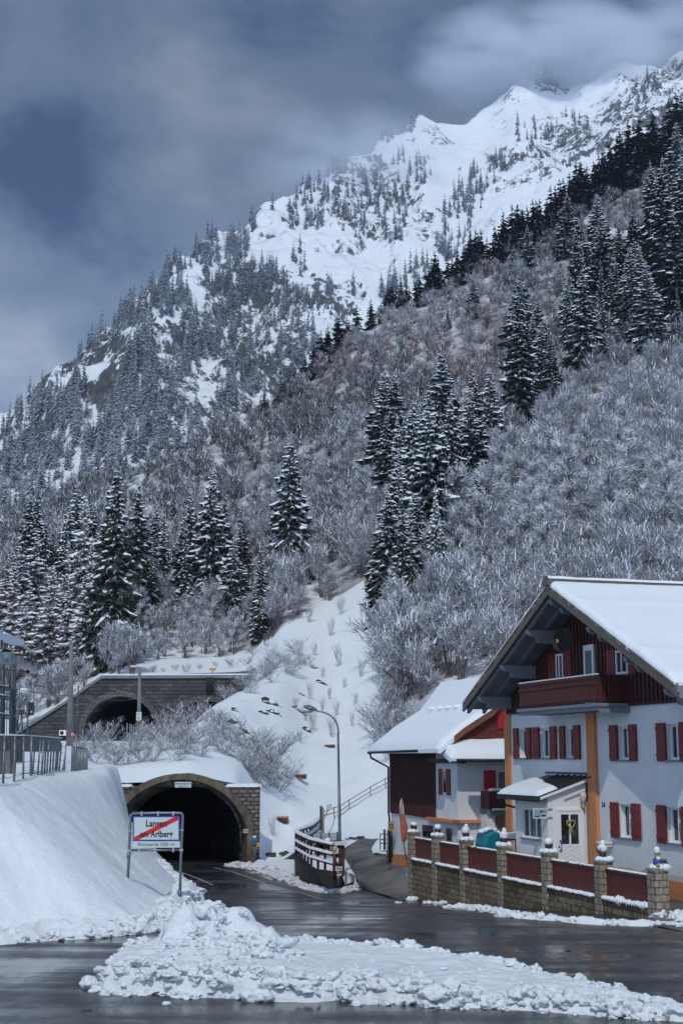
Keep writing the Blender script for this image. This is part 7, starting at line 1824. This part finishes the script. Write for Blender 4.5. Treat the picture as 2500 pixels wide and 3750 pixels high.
def fluffy(seed, h=6.5, R_=3.2, nc=15, nt=24, snow=.9, w=.085, L0=1.25, q=None, z0=.25):
    """leafless crown: stems fork to clusters of fine twigs, each twig carrying its strip of snow"""
    rg = random.Random(seed); q = q or Q()
    def rib(a, b, w_, m, flat=None):
        d = b - a; s = d.cross(Vector((rg.uniform(-1, 1), rg.uniform(-1, 1), rg.uniform(-1, 1)))) if flat is None else flat
        if s.length < 1e-5: return
        s = s.normalized() * w_ * .5; q.quad(a - s, a + s, b + s * .5, b - s * .5, m)
    for c in range(nc):
        th = rg.random() * 6.28; ph = rg.uniform(.05, 1.45); rr = rg.uniform(.45, 1.0)
        cen = Vector((math.cos(th) * math.cos(ph) * R_ * rr * rg.uniform(.6, 1.15), math.sin(th) * math.cos(ph) * R_ * rr, h * (z0 + (1 - z0) * math.sin(ph) * rr)))
        base = Vector((rg.uniform(-.3, .3), rg.uniform(-.3, .3), -.3)); mid = base.lerp(cen, .5) + Vector((0, 0, h * .08))
        rib(base, mid, w * 2.2, 0); rib(mid, cen, w * 1.6, 0)
        if rg.random() < snow: rib(mid + Vector((0, 0, w)), cen + Vector((0, 0, w)), w * 1.6, 1, Vector((-(cen - mid).y, (cen - mid).x, 0)))
        out = (cen - Vector((0, 0, h * .25))).normalized()
        for k in range(nt):
            d = (out * rg.uniform(.2, .8) + Vector((rg.uniform(-.9, .9), rg.uniform(-.9, .9), rg.uniform(-.1, 1.0)))).normalized(); L_ = L0 * rg.uniform(.5, 1.3)
            a = cen + Vector((rg.uniform(-1, 1), rg.uniform(-1, 1), rg.uniform(-1, 1))) * .45 - out * rg.uniform(0, .8); b = a + d * L_ * .55; e_2 = b + (d + Vector((rg.uniform(-.4, .4), rg.uniform(-.4, .4), rg.uniform(-.35, .15)))).normalized() * L_ * .5
            rib(a, b, w, 0); rib(b, e_2, w * .6, 0)
            if rg.random() < snow:
                u_ = Vector((0, 0, w * .6)); hf_ = Vector((-d.y, d.x, rg.uniform(-.3, .3)))
                if rg.random() < .10: hf_ = hf_ * 1; w_s = w * 1.9
                else: w_s = w
                rib(a + u_, b + u_, w_s * rg.uniform(1.1, 2.2), 1, hf_); rib(b + u_, e_2 + u_, w * rg.uniform(.9, 1.7), 1, hf_)
    return q
BR = [arr(fluffy(s, 6.6, 3.2, 22 if s < 5 else 15, 34 if s < 3 else 25, sn, ww, 1.05 if s < 3 else 1.2)) for s, sn, ww in ((1, 1.0, .054), (2, .97, .054), (3, .88, .062), (4, .8, .062), (5, .5, .075), (6, .5, .075), (7, .3, .075), (8, .3, .075))]
inst = {'snowy': [], 'grey': [], 'red': []}
rg = random.Random(9)
wid = lambda x, y: inclearing_px(x, y)
def clear_px(x, y):
    if x < 560: return False
    if y > 2445 and x < 1000: return True
    return y > float(np.interp(x, CLX, CLY)) + 12 and x < float(np.interp(y, CRY, CRX))
tries = 0
gx = []
D_ = 118.0
while D_ < 425:
    st = 4.2 + (D_ - 118) * .0045
    Xl, Xr = -.30 * D_, .30 * D_
    X = Xl
    while X < Xr:
        x_, y_ = X + rg.uniform(-.5, .5) * st, D_ + rg.uniform(-.5, .5) * st
        z = ground_below(x_, y_, bvh_h)
        if z is not None:
            px, py = pix((x_, y_, z))
            if -120 < px < 2650 and py < 3000 and not clear_px(px, py) and not (y_ < 163.5 and px < 1000) and y_ < float(np.interp(px, sx, end)) + 6:
                gx.append((x_, y_, z, px, py))
        X += st
    D_ += st * .9
for x_, y_, z, px, py in gx:
    n_ = noise.noise(Vector((x_ * .015, y_ * .015, 0)))
    near = 1 - sm(150, 330, y_)
    up_s = near * 1.0 + n_ * .9 + rg.uniform(-.35, .25)
    k = 0 if up_s > .75 else 2 if up_s > .4 else 4 if up_s > .05 else 6
    k += rg.randrange(2)
    s = rg.uniform(.55, 1.2) * (.9 if y_ > 300 else 1.0) * (.75 if px < 1000 and y_ < 200 else 1)
    red = (abs(px - 1500) < 330 and 900 < py < 1500 and n_ > -.15 and y_ > 230 and rg.random() < .55)
    inst['red' if red else ('snowy' if k < 4 else 'grey')].append((k, (x_, y_, z), s, rg.random() * 6.28, 1.0 + .25 * rg.random()))
M['twig_dark'] = mat('dark_bare_twigs', (.075, .058, .060), .9, var=.4, vs=.5)
merged('snowy_brush', BR, inst['snowy'], [M['twig'], M['snow_leaf']], 'snow covered brushwood over the lower hillside', 'brush')
merged('grey_brush', BR, inst['grey'], [M['twig_dark'], M['snow_leaf']], 'purplish grey leafless brushwood on the upper hillside', 'brush')
if inst['red']: merged('reddish_brush', BR, inst['red'], [M['twig_red'], M['snow_leaf']], 'reddish brown brushwood patch under the ridge', 'brush')
# individual leafless trees
def bare_proto(seed, h, name='bare_tree', snow=.85, stems=1, w=.16, levels=4, kids=3, spread=.12, trunk=True):
    t = thing(name, (0, 0, 0), 'x', 'tree' if trunk else 'shrub'); q = Q()
    rg2 = random.Random(seed)
    if trunk:
        for i in range(15):
            f = .18 + .8 * i / 15; th = i * 2.4 + rg2.random(); d = Vector((math.cos(th), math.sin(th), .55 + .5 * f)).normalized(); L_ = h * .36 * (1.15 - f * .75)
            p = Vector((0, 0, h * f)); rgk = seed * 50 + i
            sub = fluffy(rgk, L_ * 1.0, L_ * .22, 4, 18, min(1, snow), w * .55, 1.15, None, .35)
            rot = Vector((0, 0, 1)).rotation_difference(d).to_matrix(); n0 = len(q.v)
            q.v += [rot @ v + p for v in sub.v]; q.f += [tuple(j + n0 for j in f_) for f_ in sub.f]; q.m += sub.m
    else: twigs(seed, h, spread, stems, levels, kids, w, snow, q)
    me = q.mesh('branches', [M['twig'], M['snow_leaf']]); c = bpy.data.objects.new('branches' if not trunk else 'crown', me); C.objects.link(c); c.parent = t
    if trunk: mb = trunk_mesh(h * .98, h * .012, bend=.12); build(mb, 'trunk', M['bark'], t)
    return t
BT = [bare_proto(300 + k, 14, w=.12, snow=1.2) for k in range(5)]
rg = random.Random(31)
zones = [
 ('bare tree frosted white on the slope right behind the guest house roof', 'bare trees behind the guest house', (1650, 2560, 1800, 2150), 60, (200, 340)),
 ('bare tree frosted white between the spruce cluster and the farmhouse roof', 'bare trees behind the farmhouse', (1430, 1720, 2050, 2480), 22, (170, 290)),
 ('slender bare tree at the wood edge above the railway portal', 'bare trees above the railway portal', (520, 1010, 2230, 2400), 20, (90, 190)),
 ('bare tree standing in the grey brush left of the spruce cluster', 'bare trees in the grey brush', (1000, 1400, 1500, 2060), 18, (90, 170)),
 ('pale leafless tree in the wood between the left spruces', 'bare trees in the left wood', (0, 520, 2150, 2440), 18, (110, 210))]
for lab, grp, (xa, xb, ya, yb), cnt, (ha, hb) in zones:
    for i in range(cnt):
        x, y = rg.uniform(xa, xb), rg.uniform(ya, yb)
        if clear_px(x, y) : y = min(y, 2230)
        g = hit(x, y, bvh_h)
        if g is None: continue
        hpx = rg.uniform(ha, hb); top = P(x, y - hpx, g.y); s = (top.z - g.z) / 14 * rg.uniform(.8, 1.15)
        place(BT[rg.randrange(5)], g, (s, s, s), lab, grp)
SH = [bare_proto(400 + k, 3.2, 'shrub', 1.1, 8, .045, 2, 5, .75, False) for k in range(5)]
zones2 = [
 ('snow crusted shrub on the mound between the railway and the road tunnel arch', 'shrubs above the road tunnel', [(470, 2760), (520, 2745), (560, 2790), (600, 2750), (640, 2790), (660, 2740), (700, 2720), (735, 2770), (770, 2730), (800, 2690), (820, 2760), (850, 2720), (340, 2790), (370, 2780), (420, 2800), (880, 2790), (905, 2750), (560, 2720), (620, 2700), (700, 2660), (760, 2665), (390, 2740), (460, 2800), (350, 2740), (680, 2760), (520, 2790), (590, 2730)], (70, 125)),
 ('dense bare shrub hanging over the stone pier at the right of the road tunnel', 'shrubs right of the road tunnel', [(915, 2830), (940, 2800), (960, 2850), (985, 2830), (1005, 2870), (1020, 2900), (975, 2890), (950, 2760), (995, 2790), (1035, 2860), (930, 2860)], (80, 130)),
 ('brown grey bush on the snow crest beside the second railway arch', 'bushes on the crest', [(750, 2580), (790, 2560), (830, 2560), (860, 2540), (900, 2525), (940, 2500), (970, 2480), (1010, 2450), (1050, 2430), (1090, 2400), (1120, 2440), (930, 2540), (1000, 2500), (1060, 2470)], (50, 95)),
 ('thin leafless sapling sticking out of the open snow slope', 'saplings on the snow slope', [(1085, 2600), (1120, 2640), (1150, 2680), (1180, 2610), (1100, 2720), (1205, 2560), (1230, 2620), (1260, 2520), (1300, 2580), (1180, 2480), (1150, 2400), (1240, 2440), (1290, 2660), (1000, 3060), (1215, 2700), (1140, 2560), (1320, 2480), (1210, 2330), (1250, 2250), (1130, 2280)], (45, 95)),
 ('small snowy bush at the right edge of the clearing left of the farmhouse roof', 'bushes left of the farmhouse roof', [(1420, 2400), (1425, 2480), (1420, 2540), (1410, 2620), (1400, 2680), (1420, 2720), (1440, 2600), (1450, 2500), (1460, 2660), (1425, 2330), (1430, 2780), (1380, 2730)], (90, 150)),
 ('low scrub poking through the snow above the railway portal wall', 'scrub above the railway portal', [(600, 2460), (640, 2455), (680, 2462), (730, 2450), (790, 2440), (850, 2445), (900, 2435), (560, 2462), (820, 2400), (930, 2400), (980, 2370)], (18, 40))]
rg = random.Random(8)
for lab, grp, pts_, (ha, hb) in zones2:
    for x, y in pts_:
        g = gnd(x, y)
        if g is None: continue
        hpx = rg.uniform(ha, hb); s = hpx / F * g.y / 3.0
        thin = 'sapling' in grp or 'sapling' in lab
        place(SH[rg.randrange(5)], g, (s * (.35 if thin else 1.1), s * (.35 if thin else 1.1), s), lab, grp)
# rock outcrops on the slope
rk = [(c8(1255, 478), 1.0), (c8(1262, 520), .8), (c8(1220, 520), .6), (c8(1395, 437), .6), (c8(1085, 508), .5), (c8(1100, 590), 1.2), (c8(1150, 640), 1.0), (c8(1215, 715), .9), (c8(1270, 775), 1.0), (c8(1370, 505), .8), (c8(1415, 600), .6), (c8(1480, 380), .7), (c8(1450, 310), .6)]
for k, ((x, y), s) in enumerate(rk):
    g = hit(x, y, bvh_h)
    if g is None: continue
    mb = MB()
    for j in range(5):
        o_ = (j - 2) * .42 * s; mb.lump(g + Vector((o_ * .75 + rg.uniform(-.1, .1), .12, -o_ * .6 + rg.uniform(-.1, .1) - .05)), .34 * s, .3, .17 * s * rg.uniform(.6, 1.3), k * 5 + j, 3, amp=.9, smooth=False)
    o = solo(mb, 'rock_outcrop', M['rockbit'], g, 'mossy brown rock breaking through the snow slope right of the tunnels', 'rock', 'rock outcrops on the snow slope', recalc=False)
    mb = MB(); mb.lump(g + Vector((-.2 * s, .15, .26 * s)), .6 * s, .4, .16 * s, k, 3, amp=.7); build(mb, 'snow_cap', M['snow_roof'], o)
for x, y in (c3(140, 1818), c8(1240, 1170)):
    g = gnd(x, y); mb = MB(); mb.lump(g + k_ * .05, .3, .2, .14, x, 2, amp=.8, smooth=False); solo(mb, 'stone', M['concrete_dark'], g, 'dark stone peeping out of the flat snow beside the road tunnel', 'rock', 'stones in the flat snow', recalc=False)
# ------------------------------------------------------------------ air
def vol(name, density, col, noise_=None, aniso=0.0):
    m = bpy.data.materials.new(name); m.use_nodes = True; t = m.node_tree
    for n in list(t.nodes):
        if n.type == 'BSDF_PRINCIPLED': t.nodes.remove(n)
    out = [n for n in t.nodes if n.type == 'OUTPUT_MATERIAL'][0]
    v = N(t, 'ShaderNodeVolumePrincipled', ins={'Color': (*col, 1), 'Density': density, 'Anisotropy': aniso}); L(t, v.outputs[0], out.inputs['Volume'])
    return m, t, v
m, t, v = vol('haze_air', 0.00006, (.66, .80, 1.0))
mb = MB(); mb.box((-1500, -60, -20), (3600, 0, 0), (0, 3100, 0), (0, 0, 1560))
hz_ = build(mb, 'haze', m); tag(hz_, kind='stuff')

def mist(c, rx, ry, rz, dens, seed, label):
    mb = MB(); mb.lump((0, 0, 0), 1, 1, 1, seed, 3, amp=.1)
    m, t, v = vol('mist_' + str(seed), dens, (.86, .92, 1.0))
    tcn = N(t, 'ShaderNodeTexCoord'); n = N(t, 'ShaderNodeTexNoise', ins={'Scale': 1.9, 'Detail': 4, 'Roughness': .55}); L(t, tcn.outputs['Object'], n.inputs['Vector'])
    ln = N(t, 'ShaderNodeVectorMath', operation='LENGTH'); L(t, tcn.outputs['Object'], ln.inputs[0])
    mr = N(t, 'ShaderNodeMapRange', ins={1: .35, 2: .92, 3: 1.0, 4: 0.0}); L(t, ln.outputs['Value'], mr.inputs[0])
    r = ramp(t, [(.36, 0.0), (.62, 1.0)]); L(t, n.outputs['Fac'], r.inputs[0])
    a = N(t, 'ShaderNodeMath', operation='MULTIPLY'); L(t, mr.outputs[0], a.inputs[0]); L(t, r.outputs[0], a.inputs[1])
    b = N(t, 'ShaderNodeMath', operation='MULTIPLY', ins={1: dens}); L(t, a.outputs[0], b.inputs[0]); L(t, b.outputs[0], v.inputs['Density'])
    o = build(mb, 'mist', m, recalc=False); o.location = c; o.scale = (rx, ry, rz); o['label'] = label; o['kind'] = 'stuff'
mist(P(1960, 215, 2080), 250, 170, 85, .034, 3, 'cloud mist wrapping the summit crag')
mist(P(1290, 590, 1640), 170, 120, 75, .012, 8, 'thin cloud drifting over the middle of the ridge')
mist(P(2350, 130, 2150), 250, 150, 60, .018, 15, 'cloud mist hanging on the right hand skyline')
for pr_o in NEAR + LAR + DK + FAR + BT + SH:
    if pr_o.name not in used_first:
        for ch in list(pr_o.children): bpy.data.objects.remove(ch)
        bpy.data.objects.remove(pr_o)
